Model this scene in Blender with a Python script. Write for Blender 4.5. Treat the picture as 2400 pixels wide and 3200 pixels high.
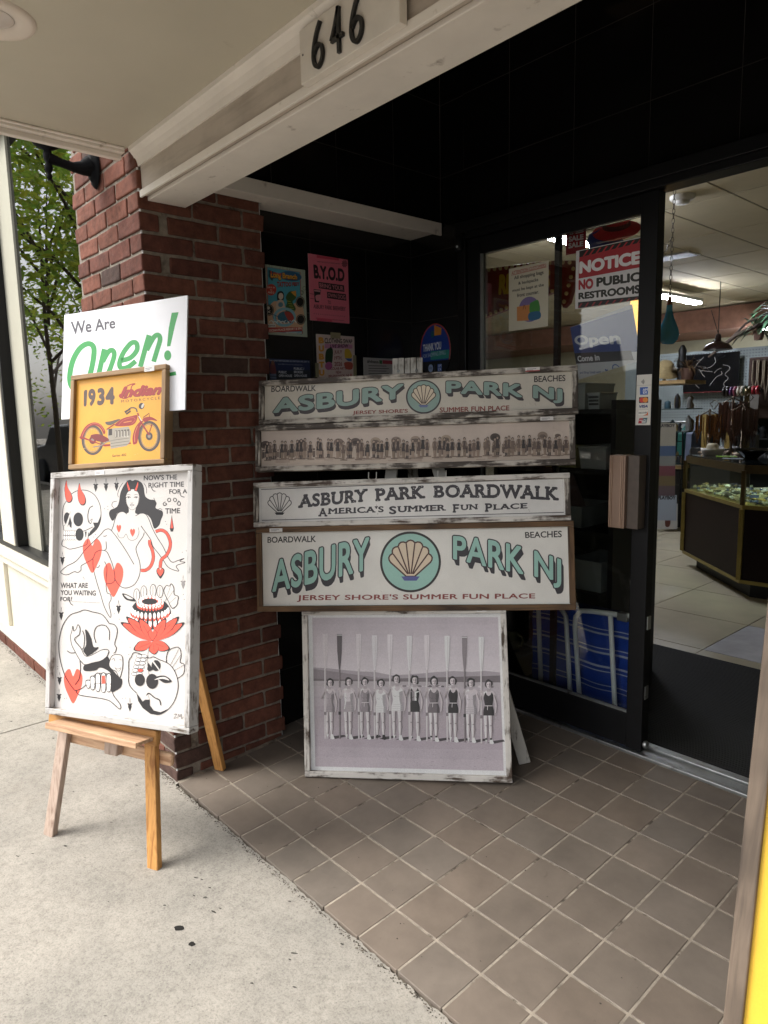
import bpy, bmesh, math, random
import numpy as np
from mathutils import Vector as V, Matrix
from mathutils.geometry import tessellate_polygon
SC = bpy.context.scene
for o in list(bpy.data.objects): bpy.data.objects.remove(o)
R = math.radians
# ---------------------------------------------------------------- camera
cam = bpy.data.cameras.new('camera'); camo = bpy.data.objects.new('camera', cam)
SC.collection.objects.link(camo); SC.camera = camo
cam.sensor_fit = 'VERTICAL'; cam.sensor_height = 36; cam.sensor_width = 27
cam.lens = 2164.95 * 36 / 3200; cam.clip_start = .05; cam.clip_end = 400
def cam_matrix(yaw, pit, rol, c):
    cy, sy, cp, sp = math.cos(yaw), math.sin(yaw), math.cos(pit), math.sin(pit)
    f = V((-sy*cp, cy*cp, -sp)); r = V((cy, sy, 0)); u = r.cross(f)
    r2 = math.cos(rol)*r + math.sin(rol)*u; u2 = -math.sin(rol)*r + math.cos(rol)*u
    m = Matrix((r2, u2, -f)).transposed().to_4x4(); m.translation = V(c); return m
camo.matrix_world = cam_matrix(.8488, .1401, -.0212, (.9987, -1.1629, 1.3596))
cam.dof.use_dof = True; cam.dof.focus_distance = 2.5; cam.dof.aperture_fstop = 9
# ---------------------------------------------------------------- light: bright overcast day
SUN_EL, SUN_AZ = R(52), R(215)          # azimuth clockwise from +Y
wd = bpy.data.worlds.new('World'); SC.world = wd; wd.use_nodes = True
nt = wd.node_tree; bgn = nt.nodes['Background']
sky = nt.nodes.new('ShaderNodeTexSky'); sky.sky_type = 'NISHITA'; sky.sun_disc = False
sky.sun_elevation = SUN_EL; sky.sun_rotation = SUN_AZ; sky.dust_density = 4; sky.air_density = 1.2
hs = nt.nodes.new('ShaderNodeHueSaturation'); hs.inputs['Saturation'].default_value = .22
nt.links.new(sky.outputs[0], hs.inputs['Color']); nt.links.new(hs.outputs[0], bgn.inputs[0])
bgn.inputs[1].default_value = .15
sl = bpy.data.lights.new('sun', 'SUN'); sl.energy = 1.3; sl.angle = R(26); sl.color = (1, .96, .9)
so = bpy.data.objects.new('sun', sl); SC.collection.objects.link(so)
sd = V((math.sin(SUN_AZ)*math.cos(SUN_EL), math.cos(SUN_AZ)*math.cos(SUN_EL), math.sin(SUN_EL)))
so.rotation_euler = (-sd).to_track_quat('-Z', 'Y').to_euler()
vs = SC.view_settings; vs.view_transform = 'Standard'; vs.look = 'None'; vs.exposure = 1.28; vs.gamma = 1; vs.use_curve_mapping = False
cy = SC.cycles; cy.max_bounces = 8; cy.diffuse_bounces = 4; cy.glossy_bounces = 4; cy.transparent_max_bounces = 12; cy.transmission_bounces = 4
cy.use_denoising = True; cy.sample_clamp_indirect = 6; cy.caustics_reflective = False; cy.caustics_refractive = False

# ---------------------------------------------------------------- helpers
rnd = random.Random(7)
def lin(c):
    if isinstance(c, str):
        c = c.lstrip('#'); c = [int(c[i:i+2], 16)/255 for i in (0, 2, 4)]
        c = [x/12.92 if x <= .04045 else ((x+.055)/1.055)**2.4 for x in c]
    return (c[0], c[1], c[2], 1)
def frame(o, yaw, tilt=0, roll=0):
    """matrix with local x along a sign's width, y away from the viewer, z up the sign"""
    n0 = V((math.sin(yaw), -math.cos(yaw), 0)); u0 = V((math.cos(yaw), math.sin(yaw), 0))
    n = math.cos(tilt)*n0 + math.sin(tilt)*V((0, 0, 1)); v0 = n.cross(u0)
    u = math.cos(roll)*u0 + math.sin(roll)*v0; v = n.cross(u)
    m = Matrix((u, -n, v)).transposed().to_4x4(); m.translation = V(o); return m
class MB:
    def __init__(s): s.v, s.f, s.mi, s.col, s.sm = [], [], [], [], []
    def face(s, pts, mi=0, col=(1, 1, 1, 1), sm=False):
        b = len(s.v); s.v += [tuple(p) for p in pts]; s.f.append(tuple(range(b, b+len(pts)))); s.mi.append(mi); s.col.append(col); s.sm.append(sm)
    def shape(s, vs, fs, mi=0, col=(1, 1, 1, 1), sm=False):
        b = len(s.v); s.v += [tuple(p) for p in vs]
        for f in fs: s.f.append(tuple(b+i for i in f)); s.mi.append(mi); s.col.append(col); s.sm.append(sm)
    def box(s, x0, x1, y0, y1, z0, z1, mi=0, col=(1, 1, 1, 1), M=None):
        p = [V((x, y, z)) for x in (x0, x1) for y in (y0, y1) for z in (z0, z1)]
        if M: p = [M @ q for q in p]
        s.shape(p, [(0, 1, 3, 2), (4, 6, 7, 5), (0, 4, 5, 1), (2, 3, 7, 6), (0, 2, 6, 4), (1, 5, 7, 3)], mi, col)
    def bar(s, a, b, w, d, mi=0, side=(0, 0, 1), col=(1, 1, 1, 1)):
        """a square timber from a to b; w measured along side, d across it"""
        a, b = V(a), V(b); t = (b-a).normalized(); sd_ = V(side); sd_ = (sd_-t*sd_.dot(t)).normalized(); c = t.cross(sd_)
        p = [q + sd_*i*w/2 + c*j*d/2 for q in (a, b) for i in (-1, 1) for j in (-1, 1)]
        s.shape(p, [(0, 1, 3, 2), (4, 6, 7, 5), (0, 4, 5, 1), (2, 3, 7, 6), (0, 2, 6, 4), (1, 5, 7, 3)], mi, col)
    def tube(s, pts, r, n=8, mi=0, col=(1, 1, 1, 1), cap=True):
        pts = [V(p) for p in pts]; k = len(pts); rs = r if isinstance(r, (list, tuple)) else [r]*k
        up = V((0, 0, 1)); vs, fs = [], []; pc = None
        for i, p in enumerate(pts):
            t = (pts[min(i+1, k-1)]-pts[max(i-1, 0)]).normalized()
            if pc is None: pc = t.orthogonal().normalized()
            pc = (pc-t*pc.dot(t)).normalized(); c2 = t.cross(pc)
            vs += [p + rs[i]*(math.cos(2*math.pi*j/n)*pc+math.sin(2*math.pi*j/n)*c2) for j in range(n)]
        for i in range(k-1):
            fs += [(i*n+j, i*n+(j+1) % n, (i+1)*n+(j+1) % n, (i+1)*n+j) for j in range(n)]
        s.shape(vs, fs, mi, col, True)
        if cap:
            s.face(vs[:n][::-1], mi, col); s.face(vs[-n:], mi, col)
    def lathe(s, c, prof, n=24, mi=0, col=(1, 1, 1, 1), ax=None, sm=True):
        """prof: (radius, height) pairs turned about ax through c"""
        M = V((0, 0, 1)).rotation_difference(V(ax)).to_matrix() if ax else Matrix.Identity(3); c = V(c); k = len(prof)
        vs = [c + M @ V((r*math.cos(2*math.pi*j/n), r*math.sin(2*math.pi*j/n), h)) for r, h in prof for j in range(n)]
        s.shape(vs, [(i*n+j, i*n+(j+1) % n, (i+1)*n+(j+1) % n, (i+1)*n+j) for i in range(k-1) for j in range(n)], mi, col, sm)
        if prof[0][0] > 1e-6: s.face(vs[:n][::-1], mi, col)
        if prof[-1][0] > 1e-6: s.face(vs[-n:], mi, col)
    def prism(s, pts, y0, y1, mi=0, col=(1, 1, 1, 1), M=None):
        """outline in x,z extruded in y"""
        P = [V((x, y, z)) for y in (y0, y1) for x, z in pts]
        if M: P = [M @ q for q in P]
        n = len(pts); tri = tessellate_polygon([[V((x, z, 0)) for x, z in pts]])
        s.shape(P, [t for t in tri] + [tuple(n+i for i in t) for t in tri] + [(i, (i+1) % n, n+(i+1) % n, n+i) for i in range(n)], mi, col)
def obj(name, mb, mats, parent=None, bevel=0, M=None, seg=2, kind=None):
    me = bpy.data.meshes.new(name); me.from_pydata(mb.v, [], mb.f)
    mats = mats if isinstance(mats, (list, tuple)) else [mats]
    for m in mats: me.materials.append(m)
    me.polygons.foreach_set('material_index', mb.mi); me.polygons.foreach_set('use_smooth', mb.sm)
    at = me.color_attributes.new('Col', 'FLOAT_COLOR', 'CORNER')
    at.data.foreach_set('color', [c for f, cl in zip(mb.f, mb.col) for _ in f for c in cl])
    me.update()
    if bevel:
        bm = bmesh.new(); bm.from_mesh(me)
        bmesh.ops.recalc_face_normals(bm, faces=bm.faces)
        es = [e for e in bm.edges if len(e.link_faces) == 2 and e.calc_face_angle(0) > .6]
        bmesh.ops.bevel(bm, geom=es, offset=bevel, segments=seg, profile=.5, affect='EDGES', clamp_overlap=True)
        bm.to_mesh(me); bm.free()
    o = bpy.data.objects.new(name, me); SC.collection.objects.link(o)
    if parent: o.parent = parent
    if M: o.matrix_local = M
    if kind: o['kind'] = kind
    return o
def tag(o, label, cat, group=None):
    o['label'] = label; o['category'] = cat
    if group: o['group'] = group
    return o
def thing(name, label, cat, loc=(0, 0, 0), rz=0, group=None, M=None):
    o = bpy.data.objects.new(name, None); SC.collection.objects.link(o); o.empty_display_size = .05
    if M is not None: o.matrix_world = M
    else: o.location = loc; o.rotation_euler = (0, 0, rz)
    return tag(o, label, cat, group)
def dup(root, M, label=None, group=None):
    r = root.copy(); SC.collection.objects.link(r); r.matrix_world = M
    if label: r['label'] = label
    if group: r['group'] = group
    for ch in list(root.children):
        c = ch.copy(); SC.collection.objects.link(c); c.parent = r
        for g in ch.children:
            d = g.copy(); SC.collection.objects.link(d); d.parent = c
    return r
def T(x, y, z, rz=0): 
    m = Matrix.Rotation(rz, 4, 'Z'); m.translation = (x, y, z); return m

# ---------------------------------------------------------------- materials
def nodes(name):
    m = bpy.data.materials.new(name); m.use_nodes = True; t = m.node_tree; t.nodes.clear()
    out = t.nodes.new('ShaderNodeOutputMaterial'); b = t.nodes.new('ShaderNodeBsdfPrincipled'); t.links.new(b.outputs[0], out.inputs[0])
    return m, t, b, out
def N(t, typ, **kw):
    n = t.nodes.new(typ)
    for k, v in kw.items():
        if k in n.inputs.keys() if not hasattr(n, k) else False: n.inputs[k].default_value = v
        else: setattr(n, k, v)
    return n
def coords(t, scale=(1, 1, 1), which='Object'):
    tc = t.nodes.new('ShaderNodeTexCoord'); mp = t.nodes.new('ShaderNodeMapping'); mp.inputs['Scale'].default_value = scale
    t.links.new(tc.outputs[which], mp.inputs[0]); return mp.outputs[0]
def noise(t, vec, scale, detail=4, rough=.55, dist=0):
    n = t.nodes.new('ShaderNodeTexNoise'); n.inputs['Scale'].default_value = scale; n.inputs['Detail'].default_value = detail
    n.inputs['Roughness'].default_value = rough; n.inputs['Distortion'].default_value = dist
    if vec: t.links.new(vec, n.inputs['Vector'])
    return n.outputs['Fac']
def ramp(t, fac, stops):
    r = t.nodes.new('ShaderNodeValToRGB'); e = r.color_ramp.elements
    while len(e) < len(stops): e.new(.5)
    for el, (p, c) in zip(e, stops): el.position = p; el.color = lin(c) if not isinstance(c, (int, float)) else (c, c, c, 1)
    t.links.new(fac, r.inputs[0]); return r.outputs[0]
def mix(t, fac, a, b, mode='MIX'):
    m = t.nodes.new('ShaderNodeMix'); m.data_type = 'RGBA'; m.blend_type = mode
    for i, v in ((0, fac), (6, a), (7, b)):
        s = m.inputs[i]
        if hasattr(v, 'is_linked'): t.links.new(v, s)
        elif isinstance(v, (int, float)): s.default_value = v if i == 0 else (v, v, v, 1)
        else: s.default_value = lin(v)
    return m.outputs[2]
def bump(t, b, h, strength=.3, dist=.002):
    n = t.nodes.new('ShaderNodeBump'); n.inputs['Strength'].default_value = strength; n.inputs['Distance'].default_value = dist
    t.links.new(h, n.inputs['Height']); t.links.new(n.outputs[0], b.inputs['Normal'])
def plain(name, col, rough=.6, var=.18, scale=9, bmp=0, bscale=150, metal=0, spec=.5, dirt=None):
    m, t, b, _ = nodes(name); vec = coords(t)
    c = lin(col)
    f = noise(t, vec, scale, 5, .6)
    dk = [x*(1-var) for x in c[:3]]; lt = [min(1, x*(1+var)) for x in c[:3]]
    cc = ramp(t, f, [(.3, dk), (.7, lt)])
    if dirt:
        f2 = noise(t, vec, dirt[1], 6, .65); cc = mix(t, ramp(t, f2, [(dirt[2], 0.), (dirt[2]+.12, 1.)]), cc, dirt[0])
    t.links.new(cc, b.inputs['Base Color']); b.inputs['Roughness'].default_value = rough; b.inputs['Metallic'].default_value = metal
    b.inputs['Specular IOR Level'].default_value = spec
    if bmp: bump(t, b, noise(t, vec, bscale, 4, .6), bmp, .002)
    return m
def wood(name, c1, c2, axis=0, rough=.6, knots=.5, gscale=1):
    m, t, b, _ = nodes(name); sc = [38*gscale]*3; sc[axis] = 2.2*gscale
    vec = coords(t, tuple(sc)); f = noise(t, vec, 1.0, 6, .62, .6)
    v2 = coords(t); f2 = noise(t, v2, 5, 3, .5)
    col = ramp(t, f, [(.33, c1), (.52, c2), (.68, c1)])
    col = mix(t, ramp(t, f2, [(.4, 0.), (.75, knots)]), col, [x*.45 for x in lin(c1)[:3]])
    t.links.new(col, b.inputs['Base Color']); b.inputs['Roughness'].default_value = rough; bump(t, b, f, .25, .0015); return m
def distress(name, paint, under, axis=0, amount=.5, rough=.65):
    """worn painted timber: paint rubbed through to the wood in streaks along the grain"""
    m, t, b, _ = nodes(name); sc = [60]*3; sc[axis] = 7
    vec = coords(t, tuple(sc)); f = noise(t, vec, 1.0, 7, .68, .3); v2 = coords(t); f2 = noise(t, v2, 9, 4, .6)
    s = t.nodes.new('ShaderNodeMath'); s.operation = 'ADD'; t.links.new(f, s.inputs[0]); t.links.new(f2, s.inputs[1])
    h = t.nodes.new('ShaderNodeMath'); h.operation = 'MULTIPLY'; h.inputs[1].default_value = .5; t.links.new(s.outputs[0], h.inputs[0])
    k = ramp(t, h.outputs[0], [(amount-.035, 0.), (amount+.035, 1.)])
    wv = ramp(t, f, [(.3, [x*.45 for x in lin(under)[:3]]), (.7, under)])
    pv = ramp(t, f2, [(.3, [x*.82 for x in lin(paint)[:3]]), (.7, paint)])
    t.links.new(mix(t, k, wv, pv), b.inputs['Base Color']); b.inputs['Roughness'].default_value = rough; bump(t, b, h.outputs[0], .5, .002); return m
def printed(name, wear='#6b625c', amount=.0, grime=.12, rough=.5, fine=.06):
    """flat printing: colour per printed shape, faint grain, rubbed specks"""
    m, t, b, _ = nodes(name); a = t.nodes.new('ShaderNodeVertexColor'); a.layer_name = 'Col'; vec = coords(t)
    f = noise(t, vec, 420, 3, .7); g = noise(t, vec, 7, 5, .6)
    c = mix(t, 1., a.outputs[0], ramp(t, f, [(.3, 1-fine*2), (.7, 1.)]), 'MULTIPLY')
    c = mix(t, 1., c, ramp(t, g, [(.3, 1-grime), (.7, 1.)]), 'MULTIPLY')
    if amount:
        f3 = noise(t, coords(t, (60, 60, 25)), 1.6, 7, .75); c = mix(t, ramp(t, f3, [(.72-amount*.3, 0.), (.78-amount*.3, .75)]), c, wear)
    t.links.new(c, b.inputs['Base Color']); b.inputs['Roughness'].default_value = rough; return m
def emit(name, col, st):
    m = bpy.data.materials.new(name); m.use_nodes = True; t = m.node_tree; t.nodes.clear()
    e = t.nodes.new('ShaderNodeEmission'); o = t.nodes.new('ShaderNodeOutputMaterial'); e.inputs[0].default_value = lin(col); e.inputs[1].default_value = st
    t.links.new(e.outputs[0], o.inputs[0]); return m
def glass(name, tint=(.9, .93, .92), ior=1.5, k=1):
    m, t, b, out = nodes(name); t.nodes.remove(b)
    tr = t.nodes.new('ShaderNodeBsdfTransparent'); gl = t.nodes.new('ShaderNodeBsdfGlossy'); fr = t.nodes.new('ShaderNodeFresnel'); mx = t.nodes.new('ShaderNodeMixShader')
    tr.inputs[0].default_value = (*tint, 1); gl.inputs['Roughness'].default_value = .0; fr.inputs[0].default_value = ior
    t.links.new(fr.outputs[0], mx.inputs[0]); t.links.new(tr.outputs[0], mx.inputs[1]); t.links.new(gl.outputs[0], mx.inputs[2]); t.links.new(mx.outputs[0], out.inputs[0]); return m
def attr_mat(name, rough=.7, var=.25, scale=30, bmp=.4, bscale=120, spec=.4, edge=None, grime=None, trans=0, grk=.16):
    m, t, b, _ = nodes(name); a = t.nodes.new('ShaderNodeVertexColor'); a.layer_name = 'Col'; vec = coords(t)
    f = noise(t, vec, scale, 6, .65); c = mix(t, 1., a.outputs[0], ramp(t, f, [(.25, 1-var*2), (.75, 1.)]), 'MULTIPLY')
    if edge:
        f3 = noise(t, vec, 55, 6, .7); c = mix(t, ramp(t, f3, [(.66, 0.), (.76, .6)]), c, edge)
    if grime:
        c = mix(t, 1., c, ramp(t, noise(t, vec, 2.1, 6, .62), [(.36, 1-grk), (.62, 1.03)]), 'MULTIPLY')
        c = mix(t, ramp(t, noise(t, vec, 7.5, 7, .72, .8), [(.66, 0.), (.74, .4)]), c, grime); c = mix(t, ramp(t, noise(t, vec, 33, 4, .6), [(.73, 0.), (.76, .6)]), c, grime)
    t.links.new(c, b.inputs['Base Color']); b.inputs['Roughness'].default_value = rough; b.inputs['Specular IOR Level'].default_value = spec
    if trans:
        tl = t.nodes.new('ShaderNodeBsdfTranslucent'); t.links.new(c, tl.inputs[0]); mx = t.nodes.new('ShaderNodeMixShader'); mx.inputs[0].default_value = trans
        t.links.new(b.outputs[0], mx.inputs[1]); t.links.new(tl.outputs[0], mx.inputs[2]); t.links.new(mx.outputs[0], _.inputs[0])
    if bmp: bump(t, b, noise(t, vec, bscale, 5, .65), bmp, .003)
    return m

def glassy(name, col, body=.4):
    m = glass(name, tuple(.3+.7*x for x in lin(col)[:3]), 1.45); t = m.node_tree; out = [n for n in t.nodes if n.type == 'OUTPUT_MATERIAL'][0]; src = out.inputs[0].links[0].from_socket
    df = t.nodes.new('ShaderNodeBsdfDiffuse'); df.inputs[0].default_value = lin(col); mx = t.nodes.new('ShaderNodeMixShader'); mx.inputs[0].default_value = body
    t.links.new(src, mx.inputs[1]); t.links.new(df.outputs[0], mx.inputs[2]); t.links.new(mx.outputs[0], out.inputs[0]); return m

# ---------------------------------------------------------------- flat artwork (printing on signs, papers, stickers)
_gl = {}
def glyphs(s, shear=0, bold=0, serif=False, space=1):
    key = (s, shear, bold, serif, space)
    if key in _gl: return _gl[key]
    cu = bpy.data.curves.new('lettering', 'FONT'); cu.body = s; cu.size = 1; cu.shear = shear; cu.offset = bold; cu.resolution_u = 4; cu.space_character = space
    ob = bpy.data.objects.new('lettering', cu); SC.collection.objects.link(ob); dg = bpy.context.evaluated_depsgraph_get()
    me = bpy.data.meshes.new_from_object(ob.evaluated_get(dg)); vs = [v.co.xy.copy() for v in me.vertices]; fs = [tuple(p.vertices) for p in me.polygons]
    polys = [[vs[i] for i in f] for f in fs]; sr = []
    if serif:
        cnt = {}
        for f in fs:
            for a, b in zip(f, f[1:]+f[:1]): cnt[(min(a, b), max(a, b))] = cnt.get((min(a, b), max(a, b)), 0)+1
        y0 = min(v.y for v in vs); y1 = max(v.y for v in vs)
        for (a, b), c in cnt.items():
            if c == 1 and abs(vs[a].y-vs[b].y) < .003 and abs(vs[a].x-vs[b].x) > .06:
                xa, xb = sorted((vs[a].x, vs[b].x)); y = vs[a].y
                if abs(y-y0) < .03: sr.append([(xa-.06, y), (xb+.06, y), (xb+.05, y+.075), (xa-.05, y+.075)])
                elif abs(y-y1) < .03: sr.append([(xa-.06, y), (xb+.06, y), (xb+.05, y-.075), (xa-.05, y-.075)])
    al = [p for q in polys+sr for p in q]
    x0 = min(p[0] for p in al); x1 = max(p[0] for p in al); y0 = min(p[1] for p in al); y1 = max(p[1] for p in al)
    nz = lambda q: [((p[0]-x0)/(x1-x0), (p[1]-y0)/(y1-y0)) for p in q]
    bpy.data.objects.remove(ob); bpy.data.curves.remove(cu); bpy.data.meshes.remove(me)
    _gl[key] = ([nz(q) for q in polys], [nz(q) for q in sr], (x1-x0, y1-y0)); return _gl[key]
def crom(pts, closed=False, k=6):
    P = [V(p).to_2d() if len(p) > 2 else V(p) for p in pts]; n = len(P); out = []
    rng = range(n) if closed else range(n-1)
    for i in rng:
        p0 = P[(i-1) % n] if closed or i > 0 else P[0]; p1 = P[i]; p2 = P[(i+1) % n]; p3 = P[(i+2) % n] if closed or i+2 < n else P[-1]
        for j in range(k):
            t = j/k; out.append(.5*((2*p1)+(p2-p0)*t+(2*p0-5*p1+4*p2-p3)*t*t+(3*p1-p0-3*p2+p3)*t**3))
    if not closed: out.append(P[-1])
    return [tuple(p) for p in out]
class Art:
    """layers of flat printed shapes. quad: the sheet's corners TL,TR,BR,BL in the drawing's own units; w,h its real size"""
    STEP = .000003
    def __init__(s, w, h, quad=None, x0=0, z0=0, y=0):
        s.w, s.h, s.x0, s.z0, s.y, s.k, s.mb = w, h, x0, z0, y, 0, MB()
        if quad:
            A, B = [], []
            for (x, y_), (u, v) in zip(quad, ((0, 1), (1, 1), (1, 0), (0, 0))):
                A += [[x, y_, 1, 0, 0, 0, -u*x, -u*y_], [0, 0, 0, x, y_, 1, -v*x, -v*y_]]; B += [u, v]
            s.H = np.append(np.linalg.solve(np.array(A, float), np.array(B, float)), 1).reshape(3, 3)
        else: s.H = np.array([[1/w, 0, 0], [0, 1/h, 0], [0, 0, 1]])
    def P(s, p):
        q = s.H @ (p[0], p[1], 1); u, v = q[0]/q[2], q[1]/q[2]
        if s.clip: u, v = min(1., max(0., u)), min(1., max(0., v))
        k, dx, dz = s.sh; return V((min(s.x0+s.w, max(s.x0, (s.x0+u*s.w)*k+dx)), s.y-s.k*s.STEP, min(s.z0+s.h, max(s.z0, (s.z0+v*s.h)*k+dz))))
    clip = True; sh = (1, 0, 0)
    def tris(s, polys, col):
        s.k += 1; col = lin(col)
        for q in polys: s.mb.face([s.P(p) for p in q], 0, col)
    def base(s, col):
        s.k += 1; s.mb.face([V((s.x0+u*s.w, s.y-s.k*s.STEP, s.z0+v*s.h)) for u, v in ((0, 0), (1, 0), (1, 1), (0, 1))], 0, lin(col))
    def poly(s, pts, col, smooth=False):
        if smooth: pts = crom(pts, True)
        s.tris([[pts[i] for i in t] for t in tessellate_polygon([[V((p[0], p[1], 0)) for p in pts]])], col)
    def quadf(s, x0, y0, x1, y1, col): s.tris([[(x0, y0), (x1, y0), (x1, y1), (x0, y1)]], col)
    def disc(s, cx, cy, rx, ry, col, n=28, rot=0):
        c_, s_ = math.cos(rot), math.sin(rot)
        s.tris([[(cx+rx*math.cos(a)*c_-ry*math.sin(a)*s_, cy+rx*math.cos(a)*s_+ry*math.sin(a)*c_) for a in (2*math.pi*i/n for i in range(n))]], col)
    def ring(s, cx, cy, rx, ry, w, col, n=32): s.stroke([(cx+rx*math.cos(2*math.pi*i/n), cy+ry*math.sin(2*math.pi*i/n)) for i in range(n)], w, col, False, True)
    def stroke(s, pts, w, col, smooth=True, closed=False):
        if smooth and len(pts) > 2: pts = crom(pts, closed)
        P = [V(p) for p in pts]; n = len(P); L, Rr = [], []
        ws = w if isinstance(w, (list, tuple)) else None
        for i in range(n):
            a = P[(i-1) % n] if closed or i > 0 else P[i]; b = P[(i+1) % n] if closed or i < n-1 else P[i]
            t = (b-a); t = t.normalized() if t.length > 1e-9 else V((1, 0)); nr = V((-t.y, t.x))
            ww = w/2 if not ws else (ws[0]+(ws[1]-ws[0])*i/(n-1))/2
            L.append(P[i]+nr*ww); Rr.append(P[i]-nr*ww)
        rng = range(n) if closed else range(n-1)
        s.tris([[L[i], L[(i+1) % n], Rr[(i+1) % n], Rr[i]] for i in rng], col)
    def text(s, st, quad, col, bold=0, shear=0, serif=False, space=1, warp=None, off=(0, 0)):
        """fit the lettering's bounding box to a quad TL,TR,BR,BL (or to a warp(u)->(x,ytop,ybottom))"""
        pl, sr, (ew, eh) = glyphs(st, shear, 0, serif, space)
        if quad is not None and len(quad) == 4 and not hasattr(quad[0], '__len__'):
            x0, y0, x1, y1 = quad; quad = [(x0, y0), (x1, y0), (x1, y1), (x0, y1)]
        def f(p):
            u, v = p
            if warp: x, a, b = warp(u); return (x+off[0], b+(a-b)*v+off[1])
            tl, tr, br, bl = quad
            return tuple((1-u)*(v*tl[i]+(1-v)*bl[i])+u*(v*tr[i]+(1-v)*br[i])+off[i] for i in (0, 1))
        bu, bv = max(0, bold)*1.15/(ew+2*bold), max(0, bold)*1.15/(eh+2*bold)
        for du, dv in (((-1, 0), (1, 0), (0, 1), (0, -1), (-.7, .7), (.7, -.7), (.7, .7), (-.7, -.7)) if bold > 0 else ((0, 0),)):
            g = lambda p: f((bu+p[0]*(1-2*bu)+du*bu, bv+p[1]*(1-2*bv)+dv*bv))
            s.tris([[g(p) for p in q] for q in pl], col)
            if sr: s.tris([[g(p) for p in q] for q in sr], col)
    def heart(s, cx, cy, w, h, col):
        pts = [(0, -.30), (-.16, -.5), (-.34, -.48), (-.5, -.3), (-.46, -.02), (-.26, .26), (0, .5), (.26, .26), (.46, -.02), (.5, -.3), (.34, -.48), (.16, -.5)]
        s.poly(crom([(cx+a*w, cy+b*h) for a, b in pts], True, 4), col)
    def star(s, cx, cy, r, col, inner=None):
        pts = []
        for i in range(10):
            a = -math.pi/2+i*math.pi/5; rr = r*.42 if i % 2 == 0 else r*.22
            if i in (0, 5): rr = r if i == 0 else r*1.0
            if i == 5: rr = r
            pts.append((cx+rr*math.cos(a), cy+rr*math.sin(a)))
        s.poly(pts, col)
        if inner: s.tris([[(cx, cy-r*.72), (cx-r*.09, cy-r*.2), (cx, cy-r*.06), (cx+r*.09, cy-r*.2)]], inner)
    def build(s, name, m, parent=None, M=None): return obj(name, s.mb, m, parent, M=M)
def zq(ox, oy, k): return lambda pts: [((x-ox)/k, (y-oy)/k) for x, y in pts]
# ================================================================ SETTING
S = .0467                                                      # the tiled entrance floor rises towards the door
# ---- materials of the setting
def concrete(name, c1, c2):
    m, t, b, _ = nodes(name); vec = coords(t)
    f = noise(t, vec, 3.2, 6, .6); g = noise(t, vec, 190, 3, .75); h = noise(t, vec, 46, 5, .7)
    c = ramp(t, f, [(.3, c1), (.7, c2)])
    c = mix(t, 1., c, ramp(t, g, [(.3, .66), (.5, 1.), (.75, 1.1)]), 'MULTIPLY')
    c = mix(t, 1., c, ramp(t, h, [(.3, .78), (.55, 1.)]), 'MULTIPLY')
    s_ = noise(t, vec, 1.3, 4, .7, .5); c = mix(t, ramp(t, s_, [(.55, 0.), (.72, .35)]), c, '#8d8478')
    a = t.nodes.new('ShaderNodeVertexColor'); a.layer_name = 'Col'; c = mix(t, 1., c, a.outputs[0], 'MULTIPLY')
    t.links.new(c, b.inputs['Base Color']); b.inputs['Roughness'].default_value = .9; b.inputs['Specular IOR Level'].default_value = .25
    s = t.nodes.new('ShaderNodeMath'); s.operation = 'ADD'; t.links.new(g, s.inputs[0]); t.links.new(h, s.inputs[1]); bump(t, b, s.outputs[0], .4, .003); return m
def streaked(name, c1, c2):
    m, t, b, _ = nodes(name); f = noise(t, coords(t, (5, 30, 60)), 1., 6, .6, .3); g = noise(t, coords(t), 2.5, 5, .6)
    c = mix(t, ramp(t, f, [(.45, 0.), (.75, .45)]), c1, c2); c = mix(t, ramp(t, g, [(.48, 0.), (.7, .7)]), c, c2)
    t.links.new(c, b.inputs['Base Color']); b.inputs['Roughness'].default_value = .65; bump(t, b, f, .25, .002); return m
M_conc = concrete('sidewalk concrete', '#89857d', '#a19b91')
M_asph = plain('asphalt', '#3c3c3e', .9, .25, 12, .5, 300)
M_tile = attr_mat('quarry tile', .55, .13, 9, .15, 90, .35, '#4a4038', '#4f443a')
M_grout = plain('grout', '#92887a', .95, .35, 25, .7, 120, dirt=('#4d443b', 14, .54))
M_brick = attr_mat('brick', .85, .3, 26, .7, 60, .25, '#8f7d70', '#3a2722')
M_mortar = plain('mortar', '#7f766b', .95, .35, 30, .8, 90, dirt=('#4f473f', 12, .55))
M_black = plain('black tile', '#100f0f', .22, .3, 6, .05, 20, spec=.5, dirt=('#1d1a18', 5, .6))
M_bgrout = plain('dark joint', '#332f2b', .8)
M_cream = plain('cream paint', '#d6d0bf', .5, .05, 4, .08, 30, dirt=('#b3a996', 7, .66))
M_trim = plain('dirty white trim', '#e3dbd1', .55, .08, 5, .12, 40, dirt=('#a89c8f', 16, .62))
M_fascia = streaked('grimy fascia board', '#beb2a5', '#8d8175')
M_soffit = plain('soffit paint', '#bcb5a4', .6, .05, 2.5, .1, 35, dirt=('#8e836b', 3, .64))
M_blkmet = plain('black painted metal', '#0a0a0b', .45, .25, 8, .05, 60, spec=.3)
M_alu = plain('aluminium', '#9a9c9b', .42, .15, 25, .1, 90, metal=.9, dirt=('#4e4a45', 18, .6))
M_glass = glass('shop glass', (.95, .96, .95), 3.6); M_dglass = glass('door glass', (.93, .94, .93), 1.5)

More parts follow.
